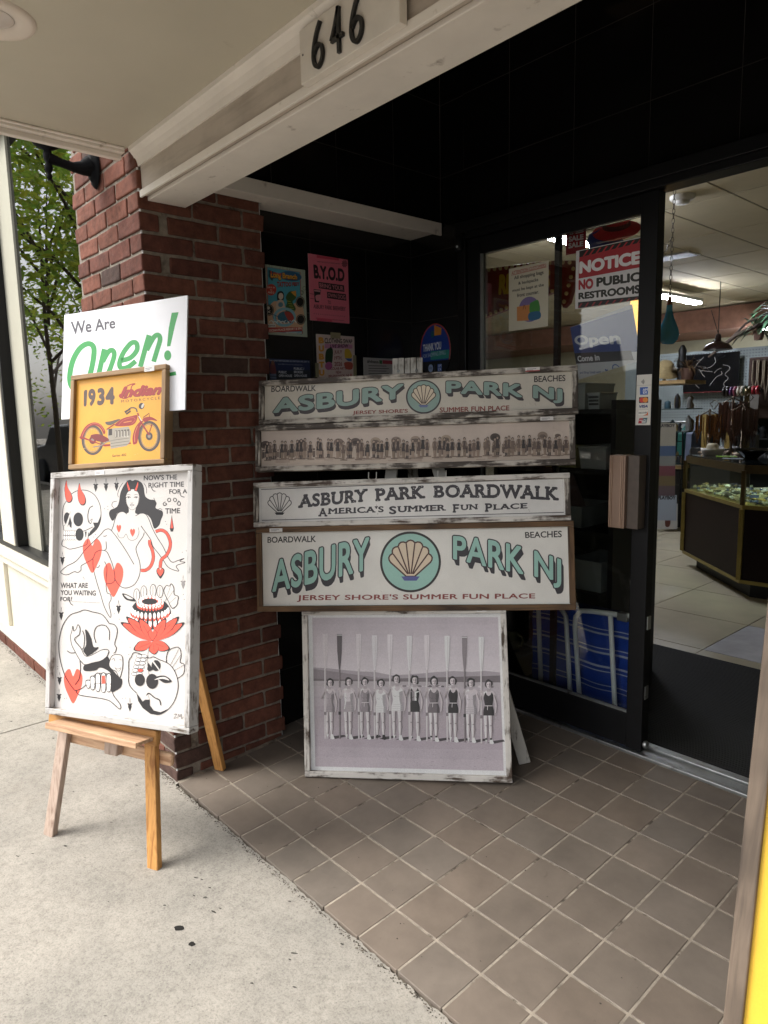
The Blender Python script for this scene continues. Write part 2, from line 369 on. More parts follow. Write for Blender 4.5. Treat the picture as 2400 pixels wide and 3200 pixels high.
# ---- ground: street, kerb, sidewalk slabs, tiled entrance
mb = MB(); mb.box(-60, 40, -11.5, -3.75, -.5, -.16); obj('street', mb, M_asph, kind='structure')
mb = MB(); mb.box(-60, 40, -3.75, -3.6, -.5, -.03); obj('kerb', mb, M_conc, bevel=.01, kind='structure')
mb = MB(); mb.box(-60, 40, -16, -11.5, -.5, -.03); obj('far_sidewalk', mb, M_conc, kind='structure')
mb = MB(); mb.box(-60, 40, -3.6, .3, -.5, -.052, col=(.25, .23, .2, 1)); obj('sidewalk_bed', mb, M_conc, kind='structure')
mb = MB(); xs = [-14, -12.4, -10.9, -9.4, -7.9, -6.3, -4.75, -3.9, -2.335, 2.3, 3.8, 5.3]; ys = [-3.59, -2.45, -1.3]
GZ = -.0125; jit = lambda x: -.1445-.004*math.sin(x*3)+.002*math.sin(x*17)+.0015*math.sin(x*61+1)+rnd.uniform(-.003, .003)
for x0, x1 in zip(xs, xs[1:]):
    x0 += .004; x1 -= .004
    if x0 > -.8 and x1 < -.7: x0, x1 = x0, x1
    for y0, y1 in zip(ys, ys[1:]): mb.box(x0, x1, y0+.004, y1-.004, -.06, GZ)
    if x1 < -1.4 or x0 > 1.4: mb.box(x0, x1, -1.296, -.1, -.06, GZ)
    else:
        n = max(2, int((x1-x0)/.008)); top = []
        for i in range(n+1):
            x = x0+(x1-x0)*i/n
            top.append((x, jit(x) if x > -1.385 else -.132))
        pts = [(x0, -1.296)] + [(x1, -1.296)] + top[::-1]
        mb.shape([(x, y, GZ) for x, y in pts], tessellate_polygon([[V((x, y, 0)) for x, y in pts]]))
        for (xa, ya), (xb, yb) in zip(top, top[1:]): mb.face([(xa, ya, GZ), (xb, yb, GZ), (xb, yb+.006, -.05), (xa, ya+.006, -.05)], col=(.35, .32, .28, 1))
def spot(x, y, r, el=1.5, c=.07):
    n = 11; a0 = rnd.uniform(.2, .7)
    P = []
    for i in range(n):
        a = 2*math.pi*i/n; q = r*rnd.uniform(.75, 1.2); px, py = q*el*math.cos(a), q/el*math.sin(a)
        P.append((x+px*math.cos(a0)-py*math.sin(a0), y+px*math.sin(a0)+py*math.cos(a0), GZ+.0008))
    mb.face(P, col=(c, c, c, 1))
spot(-.67, -.47, .0125, 1.25, .05); spot(-.59, -.47, .009, 1.1, .06)
for x, y in ((-.84, -.32), (-.81, -.33), (-.73, -.36), (-.83, -.34), (-.35, -.16), (-.32, -.18), (-.38, -.29), (-.37, -.31), (-.55, -.19), (-.37, -.42), (-.29, -.35), (-.66, -.37), (-.66, -.35), (-1.17, -.17), (-.78, -.46), (-.76, -.33), (-.76, -.38), (-2.26, -.41), (-2.44, -.46), (-2.71, -.28), (-2.12, -.37), (-1.48, -.26), (-1.3, -.42), (-1.27, -.58), (-1.32, -.71), (-1.3, -.67), (-1.6, -.45)):
    spot(x, y, rnd.uniform(.0025, .0055), rnd.uniform(1.2, 1.9), rnd.uniform(.12, .3))
for _ in range(420): spot(rnd.uniform(-4.5, .7), rnd.uniform(-1.2, -.18), rnd.uniform(.0008, .0022), rnd.uniform(1.1, 2.4), rnd.uniform(.25, .6))
obj('sidewalk', mb, M_conc, kind='structure')
mb = MB(); P6 = .1524
for i in range(-10, 17):
    for j in range(-1, 8):
        x0, x1 = i*P6+.0032, (i+1)*P6-.0032; y0, y1 = j*P6*.994+.0032, (j+1)*P6*.994-.0032
        if j == -1: y0 = -.138
        if j == 7: y1 = 1.168
        if x1 < -1.46: continue
        if y1 > .355: x0 = max(x0, -1.462)
        else: x0 = max(x0, -1.388)
        if x1-x0 < .02: continue
        k = rnd.uniform(.93, 1.06); w = rnd.uniform(-.03, .03); c = (.2*k*(1+w), .163*k, .131*k*(1-w*.8), 1); t0 = [rnd.uniform(-.0007, .0007) for _ in range(4)]
        p = [(x0, y0), (x1, y0), (x1, y1), (x0, y1)]
        vs_ = [(x, y, S*y-.012) for x, y in p] + [(x, y, S*y+d) for (x, y), d in zip(p, t0)]
        mb.shape(vs_, [(4, 5, 6, 7), (0, 1, 5, 4), (1, 2, 6, 5), (2, 3, 7, 6), (3, 0, 4, 7)], 0, c)
mb.shape([(-1.47, -.135, S*-.135-.0014), (2.4, -.135, S*-.135-.0014), (2.4, 1.175, S*1.175-.0014), (-1.47, 1.175, S*1.175-.0014)], [(0, 1, 2, 3)], 1)
mb.shape([(-1.47, -.134, S*-.135-.0035), (2.4, -.134, S*-.135-.0035), (2.4, -.134, -.06), (-1.47, -.134, -.06)], [(0, 1, 2, 3)], 1)
obj('entrance_floor', mb, [M_tile, M_grout], bevel=.0011, seg=1, kind='structure')
mb = MB(); mb.box(-1.13, 2.4, 1.172, 1.195, .0, .066); mb.box(-1.13, 2.4, 1.198, 1.245, .0, .061); mb.box(-1.13, 2.4, 1.248, 1.285, .0, .07)
obj('door_threshold', mb, M_alu, bevel=.003, kind='structure')

# ---- brick pillar: every brick modelled
CO = .0677
def brick_col():
    k = rnd.random()
    if k < .1: c = (.095, .055, .045)
    elif k < .5: c = (.165, .062, .045)
    else: c = (.205, .078, .052)
    q = rnd.uniform(.8, 1.15); return (c[0]*q, c[1]*q, c[2]*q, 1)
from mathutils import noise as mn
def roughen(me, amp, fr, cuts=2):
    bm = bmesh.new(); bm.from_mesh(me)
    bmesh.ops.subdivide_edges(bm, edges=[e for e in bm.edges if e.calc_length() > .045 and e.calc_length() < .25], cuts=3, use_grid_fill=True)
    for v in bm.verts: v.co += V(mn.noise_vector(v.co*fr))*amp + V(mn.noise_vector(v.co*fr*4))*amp*.6
    bm.to_mesh(me); bm.free()
def brick(mb, x0, x1, y0, y1, z0, z1):
    j = lambda: rnd.uniform(-.0022, .0022)
    p = [V((x+j(), y+j(), z+j())) for x in (x0, x1) for y in (y0, y1) for z in (z0, z1)]
    mb.shape(p, [(0, 1, 3, 2), (4, 6, 7, 5), (0, 4, 5, 1), (2, 3, 7, 6), (0, 2, 6, 4), (1, 5, 7, 3)], 0, brick_col())
def pillar(mb, xc, yf, xl, yr, nz, z0=-.035):
    """corner at xc,yf; street face runs to xl, side face runs back to yr"""
    J = .0095; L, H = .1935, .092; sg = 1 if xl > xc else -1
    for r in range(nz):
        za, zb = z0+r*CO+J/2, z0+(r+1)*CO-J/2; odd = r % 2
        a = xc; first = H if odd else L
        xs_ = []
        while abs(a-xl) > .03:
            l = first if not xs_ else L; b_ = a+sg*l
            if (b_-xl)*sg > 0: b_ = xl
            if not odd or abs(b_-xl) > .001: e = b_
            else: e = b_
            xs_.append((min(a, e), max(a, e))); a = b_+sg*J
        for i, (p, q) in enumerate(xs_):
            brick(mb, p, q, yf, yf+(L if (odd and i == 0) else .07), za, zb)
        a = yf+(L if odd else H)+J; k = 0
        while yr-a > .03:
            l = L; b_ = min(yr+(.004 if odd else -.012), a+l)
            brick(mb, xc-.07 if sg < 0 else xc, xc if sg < 0 else xc+.07, a, b_, za, zb); a = b_+J; k += 1
    m = .006
    x0, x1 = sorted((xl, xc)); mb.box(x0+m, x1-m, yf+m, yr-m, z0-.01, z0+nz*CO, 1)
mb = MB(); pillar(mb, -1.392, -.1375, -2.03, .353, 41)
bp_ = obj('brick_pillar', mb, [M_brick, M_mortar], bevel=.005, seg=2)
roughen(bp_.data, .0016, 24)
tag(bp_, 'dark red brick pillar at the entrance corner behind the wooden easel', 'brick pillar')

# ---- black tiled entrance walls
def tiles(mb, M, xs, zs, g=.0012, ext=.03):
    for x0, x1 in zip(xs, xs[1:]):
        for z0, z1 in zip(zs, zs[1:]):
            j = [rnd.uniform(-.0006, .0006) for _ in range(4)]
            mb.shape([M @ V(p) for p in ((x0+g, j[0], z0+g), (x1-g, j[1], z0+g), (x1-g, j[2], z1-g), (x0+g, j[3], z1-g), (x0+g, .006, z0+g), (x1-g, .006, z0+g), (x1-g, .006, z1-g), (x0+g, .006, z1-g))], [(0, 1, 2, 3), (0, 1, 5, 4), (1, 2, 6, 5), (2, 3, 7, 6), (3, 0, 4, 7)], 0)
    mb.box(xs[0]-ext, xs[-1]+ext, .0008, .05, zs[0], zs[-1], 1, M=M)
LEFT = lambda x, y: Matrix.Translation((x, y, 0)) @ Matrix.Rotation(R(90), 4, 'Z')     # local x runs into the building, faces +X
mb = MB()
tiles(mb, LEFT(-1.465, 0), [.30, .32, .625, .93, 1.21], [-.03, .27, .575, .88, 1.185, 1.49, 1.79, 2.09, 2.185])
tiles(mb, T(0, 1.21, 0), [-1.465, -1.13], [0, .27, .575, .88, 1.185, 1.49, 1.79, 2.09, 2.185])
tiles(mb, LEFT(-1.27, 0), [.035, .32, .625, .93, 1.21], [2.2, 2.397, 2.7, 3.0])
tiles(mb, T(0, 1.215, 0), [-1.275, -1.13], [2.16, 2.397, 2.7, 3.0])
tiles(mb, T(0, 1.21, 0), [-1.13, -.883, -.58, -.279, .02, .325, .63, .93, 1.24, 1.55], [2.162, 2.397, 2.7, 3.0], ext=0)
tw = obj('tiled_entrance_wall', mb, [M_black, M_bgrout]); tag(tw, 'glossy black tiled walls around the recessed entrance and above the door', 'tiled wall')
mb = MB(); mb.box(-1.387, -1.268, .036, .353, 2.168, 2.2); mb.box(-1.463, -1.268, .3535, 1.208, 2.168, 2.2); mb.box(-1.2675, -1.258, .036, 1.206, 2.15, 2.203)
obj('ledge_board', mb, M_trim, tw, bevel=.0015)
mb = MB(); tiles(mb, Matrix.Translation((1.5, 0, 0)) @ Matrix.Rotation(R(-90), 4, 'Z'), [-1.21, -.9, -.6, -.3, 0], [0, .305, .61, .915, 1.22, 1.525, 1.83, 2.135, 2.44, 2.745, 3.0])  # out-of-view right side of the recess, added to block light and keep it dark
tag(obj('unseen_side_wall', mb, [M_black, M_bgrout]), 'unseen black tiled side wall added to keep light out of the entrance', 'tiled wall')
mb = MB(); mb.box(-1.5, 1.6, .03, 1.3, 3.0, 3.05); obj('entrance_ceiling', mb, plain('black ceiling paint', '#0b0b0b', .8), kind='structure')
mb = MB(); mb.box(-2.03, 1.6, .02, .03, 2.27, 3.2); mb.box(-9, -2.03, -.09, -.02, 2.86, 3.4); mb.box(-9, 4, -.1, -.02, 3.0, 4.2)
tag(obj('upper_facade', mb, M_cream), 'cream facade wall above the canopy and shop window', 'wall')

# ---- canopy over the pavement, its beam and number plate
t_ = thing('entrance_canopy', 'tan painted canopy ceiling with pale edge trim over the pavement', 'canopy', (0, 0, 0))
mb = MB(); mb.box(-1.45, 2.6, -1.0, -.155, 2.262, 2.4); obj('ceiling_panel', mb, M_soffit, t_)
mb = MB(); mb.box(-1.462, -1.418, -1.0, -.16, 2.2475, 2.41); mb.box(-1.4645, -1.44, -1.0, -.163, 2.232, 2.2475); mb.box(-1.4175, -1.405, -1.0, -.165, 2.255, 2.262)
mb.box(-1.462, 2.61, -1.04, -1.0005, 2.2, 2.41); obj('edge_trim', mb, M_trim, t_, bevel=.0025)
t_ = thing('entrance_beam', 'grimy pale wooden beam spanning the entrance under the canopy', 'beam', (0, 0, 0))
mb = MB(); mb.box(-1.391, 2.4, -.122, .03, 2.112, 2.262); obj('fascia_board', mb, M_fascia, t_, bevel=.002)
mb = MB(); mb.box(-1.391, 2.4, -.131, -.1225, 2.104, 2.127); mb.box(-1.3905, 2.4, -.104, .034, 2.098, 2.111); obj('bottom_board', mb, M_trim, t_, bevel=.002)
mb = MB(); pr = [(-.1225, 2.205), (-.129, 2.205), (-.131, 2.212), (-.134, 2.222), (-.141, 2.236), (-.151, 2.247), (-.155, 2.250), (-.157, 2.2615), (-.1225, 2.2615)]
n_ = len(pr); xs_ = (-1.4, 2.4); mb.shape([(x, y, z) for x in xs_ for y, z in pr], [tuple(range(n_))[::-1], tuple(range(n_, 2*n_))]+[(i, (i+1) % n_, n_+(i+1) % n_, n_+i) for i in range(n_)])
obj('crown_moulding', mb, M_trim, t_)
t_ = thing('house_number_plate', 'white wooden plate with black numerals 646 on the beam', 'number plate', (-.407, -.1405, 2.116))
mb = MB(); mb.box(0, .335, -.012, .009, 0, .115); obj('plate', mb, distress('plate paint', '#e3dbd0', '#a59683', 0, .3), t_, bevel=.0015)
M_ink = plain('black enamel', '#121212', .4)
def numeral(pts, x):
    m_ = MB(); q = crom(pts, False, 5); n = len(q)
    for a, b in zip(q, q[1:]):
        m_.bar((a[0]+x, -.0165, a[1]), (b[0]+x, -.0165, b[1]), .0085, .007, 0, (0, 0, 1) if abs(b[1]-a[1]) < abs(b[0]-a[0]) else (1, 0, 0))
    return m_
six = [(.036, .101), (.022, .082), (.011, .057), (.008, .034), (.014, .018), (.026, .012), (.037, .02), (.042, .035), (.038, .05), (.027, .056), (.016, .05), (.011, .042)]
for x in (.05, .185): obj('numeral', numeral(six, x), M_ink, t_)
m_ = numeral([(.034, .103), (.02, .07), (.006, .044)], .118); 
for a, b in (((.124, .044), (.166, .044)), ((.15, .103), (.15, .012))): m_.bar((a[0], -.0165, a[1]), (b[0], -.0165, b[1]), .0085, .007, 0, (0, 0, 1) if a[1] == b[1] else (1, 0, 0))
obj('numeral', m_, M_ink, t_)
for x, z in ((.012, .06), (.315, .1)):
    mb = MB(); mb.lathe((x, -.0125, z), [(.0026, 0), (.002, .001), (0, .0014)], 8, ax=(0, -1, 0)); obj('screw', mb, M_ink, t_)
t_ = thing('ceiling_light', 'white round recessed light in the tan canopy ceiling', 'ceiling light', (-.847, -.682, 2.262))
mb = MB(); mb.lathe((0, 0, 0), [(.091, 0), (.089, -.005), (.078, -.008), (.06, -.006), (.045, .0), (.044, .004)], 40); obj('trim_ring', mb, plain('white trim ring', '#d8ccc0', .5, .03), t_)
mb = MB(); mb.lathe((0, 0, .0), [(.044, -.0005), (.03, -.004), (0, -.006)], 30); obj('lens', mb, plain('frosted lens', '#c9bfb6', .3, .03), t_)
t_ = thing('flood_lamp', 'grey ribbed flood lamp on a plank at the entrance ceiling', 'flood lamp', (-.50, 1.0, 2.6))
mb = MB(); mb.box(-.0, .5, .03, .15, .19, .225); obj('plank', mb, wood('bracket wood', '#7c5f3c', '#94734a', 0), t_)
mb = MB(); mb.box(-.09, .02, -.06, .02, .185, .23)
for i in range(6): mb.box(-.088+.018*i, -.078+.018*i, -.062, .022, .178, .185)
obj('lamp_head', mb, plain('grey lamp', '#3a3835', .5), t_, bevel=.008)

# ---- shop window to the left
t_ = thing('shop_window', 'tall shop window in a black frame reflecting street trees', 'shop window', (0, 0, 0))
mb = MB(); mb.box(-5.6, -2.04, -.092, -.086, .655, 2.82); obj('pane', mb, M_glass, t_)
mb = MB(); mb.box(-3.34, -3.30, -.162, -.1045, .656, 2.8195);  mb.box(-5.6, -2.04, -.162, -.0925, .622, .6555);  mb.box(-5.6, -2.04, -.162, -.0925, 2.82, 2.86); obj('frame', mb, M_blkmet, t_, bevel=.003)
mb = MB(); mb.box(-3.34, -3.05, -.104, -.0925, .6557, 2.8195); obj('inner_jamb', mb, plain('white jamb paint', '#aeab9c', .5, .03), t_)
mb = MB(); mb.box(-3.6, -3.3405, -.168, -.0925, .6555, 2.8195); obj('side_board', mb, M_cream, t_, bevel=.003)
mb = MB(); mb.box(-6, -2.034, -.20, -.06, .575, .62); obj('sill', mb, M_cream, t_, bevel=.004)
A = Art(.05, .09, None); A.y = 0; A.base('#c8d0e0'); A.quadf(.004, .03, .046, .06, '#2b4a9a'); A.quadf(.004, .004, .046, .022, '#3a4f86'); A.quadf(.006, .066, .03, .084, '#35518f')
tag(A.build('window_sticker', printed('sticker print'), M=T(-3.285, -.0935, .69)), 'small blue and white sticker low on the shop window glass', 'sticker')
t_ = thing('window_bulkhead', 'cream panelled bulkhead on a brick base below the shop window', 'bulkhead', (0, 0, 0))
mb = MB(); mb.box(-6, -2.034, -.165, -.05, .06, .5745); mb.box(-6, -2.034, -.19, -.1655, .06, .13); mb.box(-6, -2.034, -.188, -.1655, .53, .5745)
for x in (-5.0, -3.62, -2.2): mb.box(x-.04, x+.04, -.186, -.1655, .1305, .5295)
obj('panel', mb, M_cream, t_, bevel=.002)
mb = MB()
for r in range(2):
    x = -6+(.1 if r else 0)
    while x < -2.05:
        brick(mb, x, min(-2.04, x+.1935), -.194, -.1, -.078+r*CO, -.0785+r*CO+.058); x += .203
mb.box(-6, -2.04, -.186, -.1, -.08, .055, 1); obj('brick_base', mb, [M_brick, M_mortar], t_, bevel=.003)
# ---- wall lantern
t_ = thing('wall_lantern', 'black cast wall lantern on the brick pillar below the canopy', 'wall lantern', (-1.745, -.142, 2.29))
M_iron = plain('lantern iron', '#07080b', .7, .2, 20, spec=.12)
mb = MB(); mb.lathe((0, 0, 0), [(.052, 0), (.05, .008), (.038, .012), (.034, .02), (0, .024)], 8, ax=(0, -1, 0)); o = obj('backplate', mb, M_iron, t_, M=Matrix.Diagonal((.9, 1, 1.5, 1)))
mb = MB(); mb.tube([(0, -.02, 0), (0, -.05, -.012), (0, -.08, -.014), (0, -.12, -.008), (0, -.165, 0)], [.036, .024, .017, .015, .02], 12); obj('arm', mb, M_iron, t_)
mb = MB(); mb.lathe((0, -.165, 0), [(0, -.075), (.008, -.07), (.009, -.06), (.006, -.052), (.012, -.045), (.015, -.03), (.009, -.018), (.014, -.008), (.016, .01), (.012, .025), (.034, .035), (.048, .045), (.05, .07), (0, .072)], 14); obj('finial', mb, M_iron, t_)
mb = MB()
for i in range(6):
    a = i*math.pi/3; mb.bar((.045*math.cos(a), -.165+.045*math.sin(a), .07), (.065*math.cos(a), -.165+.065*math.sin(a), .25), .008, .008)
mb.lathe((0, -.165, .25), [(.085, 0), (.07, .02), (.02, .07), (.012, .1), (0, .11)], 6); obj('cage', mb, M_iron, t_)

# ---- sliding door, its frame and glass
t_ = thing('door_frame', 'black metal door frame and header across the entrance', 'door frame', (0, 0, 0))
mb = MB(); mb.box(-1.13, 1.49, 1.165, 1.25, 2.095, 2.16); mb.box(-1.13, -1.085, 1.168, 1.25, .067, 2.0945); mb.box(1.40, 1.49, 1.168, 1.25, .067, 2.0945); mb.box(-1.129, 1.4, 1.15, 1.1645, 2.12, 2.165)
obj('header', mb, M_blkmet, t_, bevel=.003)
d_ = thing('sliding_door', 'black framed sliding glass door standing open beside the doorway', 'door', (0, 0, 0))
M_scr = plain('scuffed black paint', '#0a0a0c', .5, .25, 8, .05, 60, spec=.25, dirt=('#9a9894', 85, .735))
mb = MB(); mb.box(-1.084, -1.017, 1.18, 1.225, .075, 2.094); mb.box(-.287, -.222, 1.18, 1.228, .073, 2.0935); mb.box(-1.0165, -.2875, 1.183, 1.222, 2.026, 2.093); mb.box(-1.0165, -.2875, 1.183, 1.222, .075, .208)
obj('frame', mb, M_scr, d_, bevel=.003)
mb = MB(); mb.box(-1.016, -.288, 1.2, 1.206, .209, 2.0255); obj('pane', mb, M_dglass, d_)
mb = MB(); mb.box(-1.016, -1.008, 1.186, 1.199, .2, 2.03); mb.box(-1.008, -.2875, 1.186, 1.199, .2085, .216); obj('glazing_bead', mb, M_alu, d_)
mb = MB(); mb.box(-.672, -.65, 1.23, 1.25, .07, 2.09); obj('mullion', mb, M_blkmet, d_)
mb = MB(); mb.box(-.345, -.281, 1.115, 1.165, .932, 1.196);
hb = plain('bronze handle', '#8f7767', .4, .06, 10, metal=.3)
h_ = obj('handle', mb, hb, d_, bevel=.002)
mb = MB()
for x in (-.338, -.332, -.296, -.29): mb.box(x-.0012, x+.0012, 1.111, 1.1148, .934, 1.194)
obj('ridge', mb, plain('bright bronze', '#b69a86', .35, .05, metal=.3), h_)
mb = MB(); mb.box(-.2805, -.236, 1.13, 1.1795, .932, 1.196); obj('mounting_plate', mb, plain('dark bronze', '#4d423a', .5, .15, 30), h_, bevel=.002)
mb = MB(); mb.box(-.2215, -.217, 1.192, 1.215, .55, .6); mb.box(-.2215, -.218, 1.192, 1.215, .28, .33); mb.lathe((-.214, 1.2, .1), [(.014, -.006), (.016, 0), (.014, .006)], 12, ax=(1, 0, 0)); obj('lock_plate', mb, M_alu, d_)
t_ = thing('door_sensor', 'small black motion sensor above the corner of the door', 'sensor', (-1.108, 1.158, 2.10))
mb = MB(); mb.lathe((0, 0, -.02), [(.018, -.03), (.02, -.02), (.02, .03), (.016, .036), (0, .037)], 16); mb.box(-.025, .025, -.005, .006, .0, .04); obj('housing', mb, M_blkmet, t_)
mb = MB(); mb.lathe((0.004, -.02, -.035), [(.006, 0), (.004, .003), (0, .004)], 10, ax=(0, -1, 0)); obj('lens', mb, plain('lens', '#c9ccd0', .2), t_)

# ---- street behind the camera: seen mirrored in the shop window
def leaf_tree(name, label, x, y, h, r, seed, nl=3000):
    q = random.Random(seed); t = thing(name, label, 'tree', (x, y, -.03), group='street trees mirrored in the window')
    m = MB(); m.tube([(0, 0, 0), (.04, .02, h*.25), (-.03, .05, h*.5), (.02, 0, h*.85)], [.06, .05, .035, .015], 9)
    tips = []
    for i in range(13):
        a = q.uniform(0, 6.28); z0 = q.uniform(.3, .7)*h; e = (r*.75*math.cos(a), r*.75*math.sin(a), z0+q.uniform(.1, .35)*h)
        m.tube([(0, 0, z0), (e[0]*.45, e[1]*.45, z0+(e[2]-z0)*.6), e], [.032, .02, .008], 6); tips.append(V(e))
    obj('trunk', m, plain('bark', '#4a4036', .9, .3, 20, .6, 40), t)
    m = MB(); cl = [(tp+V((q.gauss(0, .5), q.gauss(0, .5), q.gauss(0, .45))), q.uniform(.45, .95)) for tp in tips for _ in range(5)]
    cl += [(V((q.gauss(0, r*.45), q.gauss(0, r*.45), h*.72+q.gauss(0, h*.16))), q.uniform(.5, 1.)) for _ in range(34)]
    for i in range(nl):
        c, s = cl[i % len(cl)]; p = c+V((q.gauss(0, s*.5), q.gauss(0, s*.5), q.gauss(0, s*.4)))
        u = V((q.gauss(0, 1), q.gauss(0, 1), q.gauss(0, .5))).normalized(); w = u.cross(V((q.gauss(0, 1), q.gauss(0, 1), q.gauss(0, 1)))).normalized(); L = q.uniform(.055, .1)
        g = q.uniform(.7, 1.4); yl = q.uniform(0, 1)
        m.face([p-u*L, p+w*L*.4, p+u*L, p-w*L*.4], 0, (.2*g+.22*yl, .36*g+.1*yl, .06*g, 1))
    lf = attr_mat('leaf', .6, .1, 3, 0, trans=.5); obj('crown', m, lf, t); return t
LT = leaf_tree('street_tree', 'leafy green street tree at the kerb, nearest of the row in the window', -9.6, -2.9, 5.8, 1.9, 3, 7000)
leaf_tree('street_tree', 'taller street tree down the kerb mirrored in the shop window', -13.5, -3.3, 6.6, 2.1, 5)
leaf_tree('street_tree', 'distant broad street tree mirrored low in the shop window', -20, -6.4, 7.5, 2.8, 9, 4200)
leaf_tree('street_tree', 'street tree on the far pavement mirrored beyond the parked car', -17, -12.5, 7.5, 2.6, 12, 3400)
c_ = thing('parked_car', 'dark parked car at the kerb mirrored in the shop window', 'car', (-15.5, -4.75, -.16))
mb = MB(); prof = [(-2.2, .3), (-2.2, .75), (-1.9, .92), (-1.1, 1.0), (-.6, 1.42), (.7, 1.46), (1.35, 1.05), (2.0, .92), (2.2, .7), (2.2, .3)]
mb.prism(prof, -.85, .85); obj('body', mb, plain('dark car paint', '#202226', .2, .05, spec=.8), c_, bevel=.05, seg=3)
mb = MB(); mb.prism([(-.98, 1.0), (-.58, 1.36), (.02, 1.38), (.02, 1.0)], -.858, .858); mb.prism([(.08, 1.0), (.08, 1.38), (.66, 1.38), (1.16, 1.04)], -.858, .858); obj('side_window', mb, plain('car glass', '#0b0d0f', .08, spec=.8), c_)
for x in (-1.4, 1.35):
    for y in (-.8, .8):
        mb = MB(); mb.lathe((x, y, .32), [(.2, -.1), (.3, -.11), (.32, -.08), (.32, .08), (.3, .11), (.2, .1)], 24, ax=(0, 1, 0)); w_ = obj('wheel', mb, plain('tyre', '#151515', .8), c_)
        mb = MB(); mb.lathe((x, y, .32), [(.2, -.09), (.19, .09)], 20, ax=(0, 1, 0)); obj('rim', mb, plain('alloy rim', '#b5b7ba', .3, metal=.8), w_)
for y in (-.7, .4):
    mb = MB(); mb.box(-2.23, -2.19, y, y+.3, .6, .75); obj('headlight', mb, plain('lamp glass', '#d0d4d8', .15), c_)
b_ = thing('street_building', 'pale two storey building across the street, mirrored in glass', 'building', (-30, -22, 0))
mb = MB(); mb.box(-14, 10, -6, 6, -.03, 7); obj('wall', mb, plain('pale render', '#c9c2b4', .8), b_)
for i in range(7):
    for z in (1.2, 4.3):
        mb = MB(); mb.box(-12.5+3.2*i, -10.7+3.2*i, 5.98, 6.03, z, z+1.7); obj('window', mb, plain('far window', '#2a3036', .1), b_)
mb = MB(); mb.box(-14.2, 10.2, -6.2, 6.2, 7, 7.3); obj('parapet', mb, M_cream, b_)

# ---- dirt and leaf crumbs along the pavement edge
mb = MB(); q = random.Random(31)
def crumb(x, y, z, r):
    n = q.randint(4, 6); a0 = q.uniform(0, 6); c = q.uniform(.03, .12); el = q.uniform(.4, 1); h = q.uniform(.0006, .003)
    P = [V((x+r*math.cos(a0+6.283*i/n)*q.uniform(.7, 1.2), y+r*el*math.sin(a0+6.283*i/n)*q.uniform(.7, 1.2), z)) for i in range(n)]; top = V((x, y, z+h))
    for i in range(n): mb.face([P[i], P[(i+1) % n], top], 0, (c*1.2, c, c*.75, 1))
for _ in range(700): x = q.uniform(-1.38, .6); crumb(x, -.147-abs(q.gauss(0, .008)), -.0122, q.uniform(.0012, .0035))
for _ in range(260): crumb(q.gauss(-1.5, .12) if q.random() < .5 else q.uniform(-2.03, -1.39), -.142-abs(q.gauss(0, .012)), -.0122, q.uniform(.0015, .005))
for _ in range(420): x = q.uniform(-4.2, -2.03); crumb(x, -.197-abs(q.gauss(0, .014)), -.0122, q.uniform(.0015, .006))
for _ in range(90): y = q.uniform(-.1, 1.1); x = q.uniform(-1.38, .3); crumb(x, y, S*y+.0008, q.uniform(.001, .0028))
lt = obj('leaf_litter', mb, attr_mat('litter', .9, .2, 60, 0)); lt['kind'] = 'stuff'; tag(lt, 'dark dirt and leaf crumbs along the pavement and tile edge', 'litter')
# ================================================================ SIGNS AND EASELS
PR = printed('sign print', '#8b847c', .2, .14); PRW = printed('weathered sign print', '#7d756b', .27, .2); PRP = printed('paper print', '#777', 0, .06, .45, .03)
PRG = printed('photographic print', '#77706a', .08, .14, .45, .14)
M_tag = plain('paper label', '#d9d6d2', .6, .04)
PAPER = '#e4dfd8'; INK = '#2a2729'; TEAL = '#8fc2b4'
GOLD = [wood('golden easel wood x', '#8f5d2b', '#c79252', 0), wood('golden easel wood z', '#8f5d2b', '#c79252', 2)]
PALE = [wood('pale easel wood x', '#9d7556', '#cfaa88', 0), wood('grey weathered easel wood', '#80695a', '#b5a091', 2)]
BACK = plain('hardboard back', '#6a5746', .8)
def zz(o, k): return lambda x, y: (o[0]+k*x, o[1]+k*y)
def sign(name, label, cat, M, w, h, fw, dep, fm, py, art, group=None, tagpos=None, tagcol=None, sh=(1, 0, 0)):
    """a shadow-box frame of four battens round a printed board"""
    t = thing(name, label, cat, M=M, group=group)
    g = .0008
    for z in (h-fw, 0):
        mb = MB(); mb.box(0, w, .0004, dep, z, z+fw); obj('frame_rail', mb, fm[0], t, bevel=.0022)
    for x in (0, w-fw):
        mb = MB(); mb.box(x, x+fw, 0, dep+.001, fw+g, h-fw-g); obj('frame_stile', mb, fm[1], t, bevel=.0022)
    mb = MB(); mb.box(fw-.004, w-fw+.004, py+.0005, py+.006, fw-.004, h-fw+.004); obj('backing_board', mb, BACK, t)
    a = Art(w, h, None); a.y = py; a.sh = sh
    p = art(a, w, h, fw); obj('printed_panel', a.mb, p, t)
    if tagpos:
        mb = MB(); x, z, tw_, th_ = tagpos
        T_ = Art(tw_, th_, None, x, z, -.0012); T_.base('#dcd9d6')
        for r in range(2): T_.quadf(tw_*.1, th_*(.25+.3*r), tw_*(.55+.2*r), th_*(.38+.3*r), '#77747a')
        if tagcol: T_.quadf(0, 0, tw_, th_*.22, tagcol)
        T_.build('price_tag', PRP, t)
    return t
def setq(a, quad, w, h):
    b = Art(w, h, quad); a.H = b.H
def q(px, o, k): return [((x-o[0])/k, (y-o[1])/k) for x, y in px]
OA, OB, KA = (780, 1120), (780, 1450), .63894
C1 = [(807, 1191), (1805.5, 1138), (1808, 1292.3), (808.7, 1327.5)]; C2 = [(796, 1330), (1798.7, 1294.2), (1798.7, 1450.9), (798.5, 1474.3)]
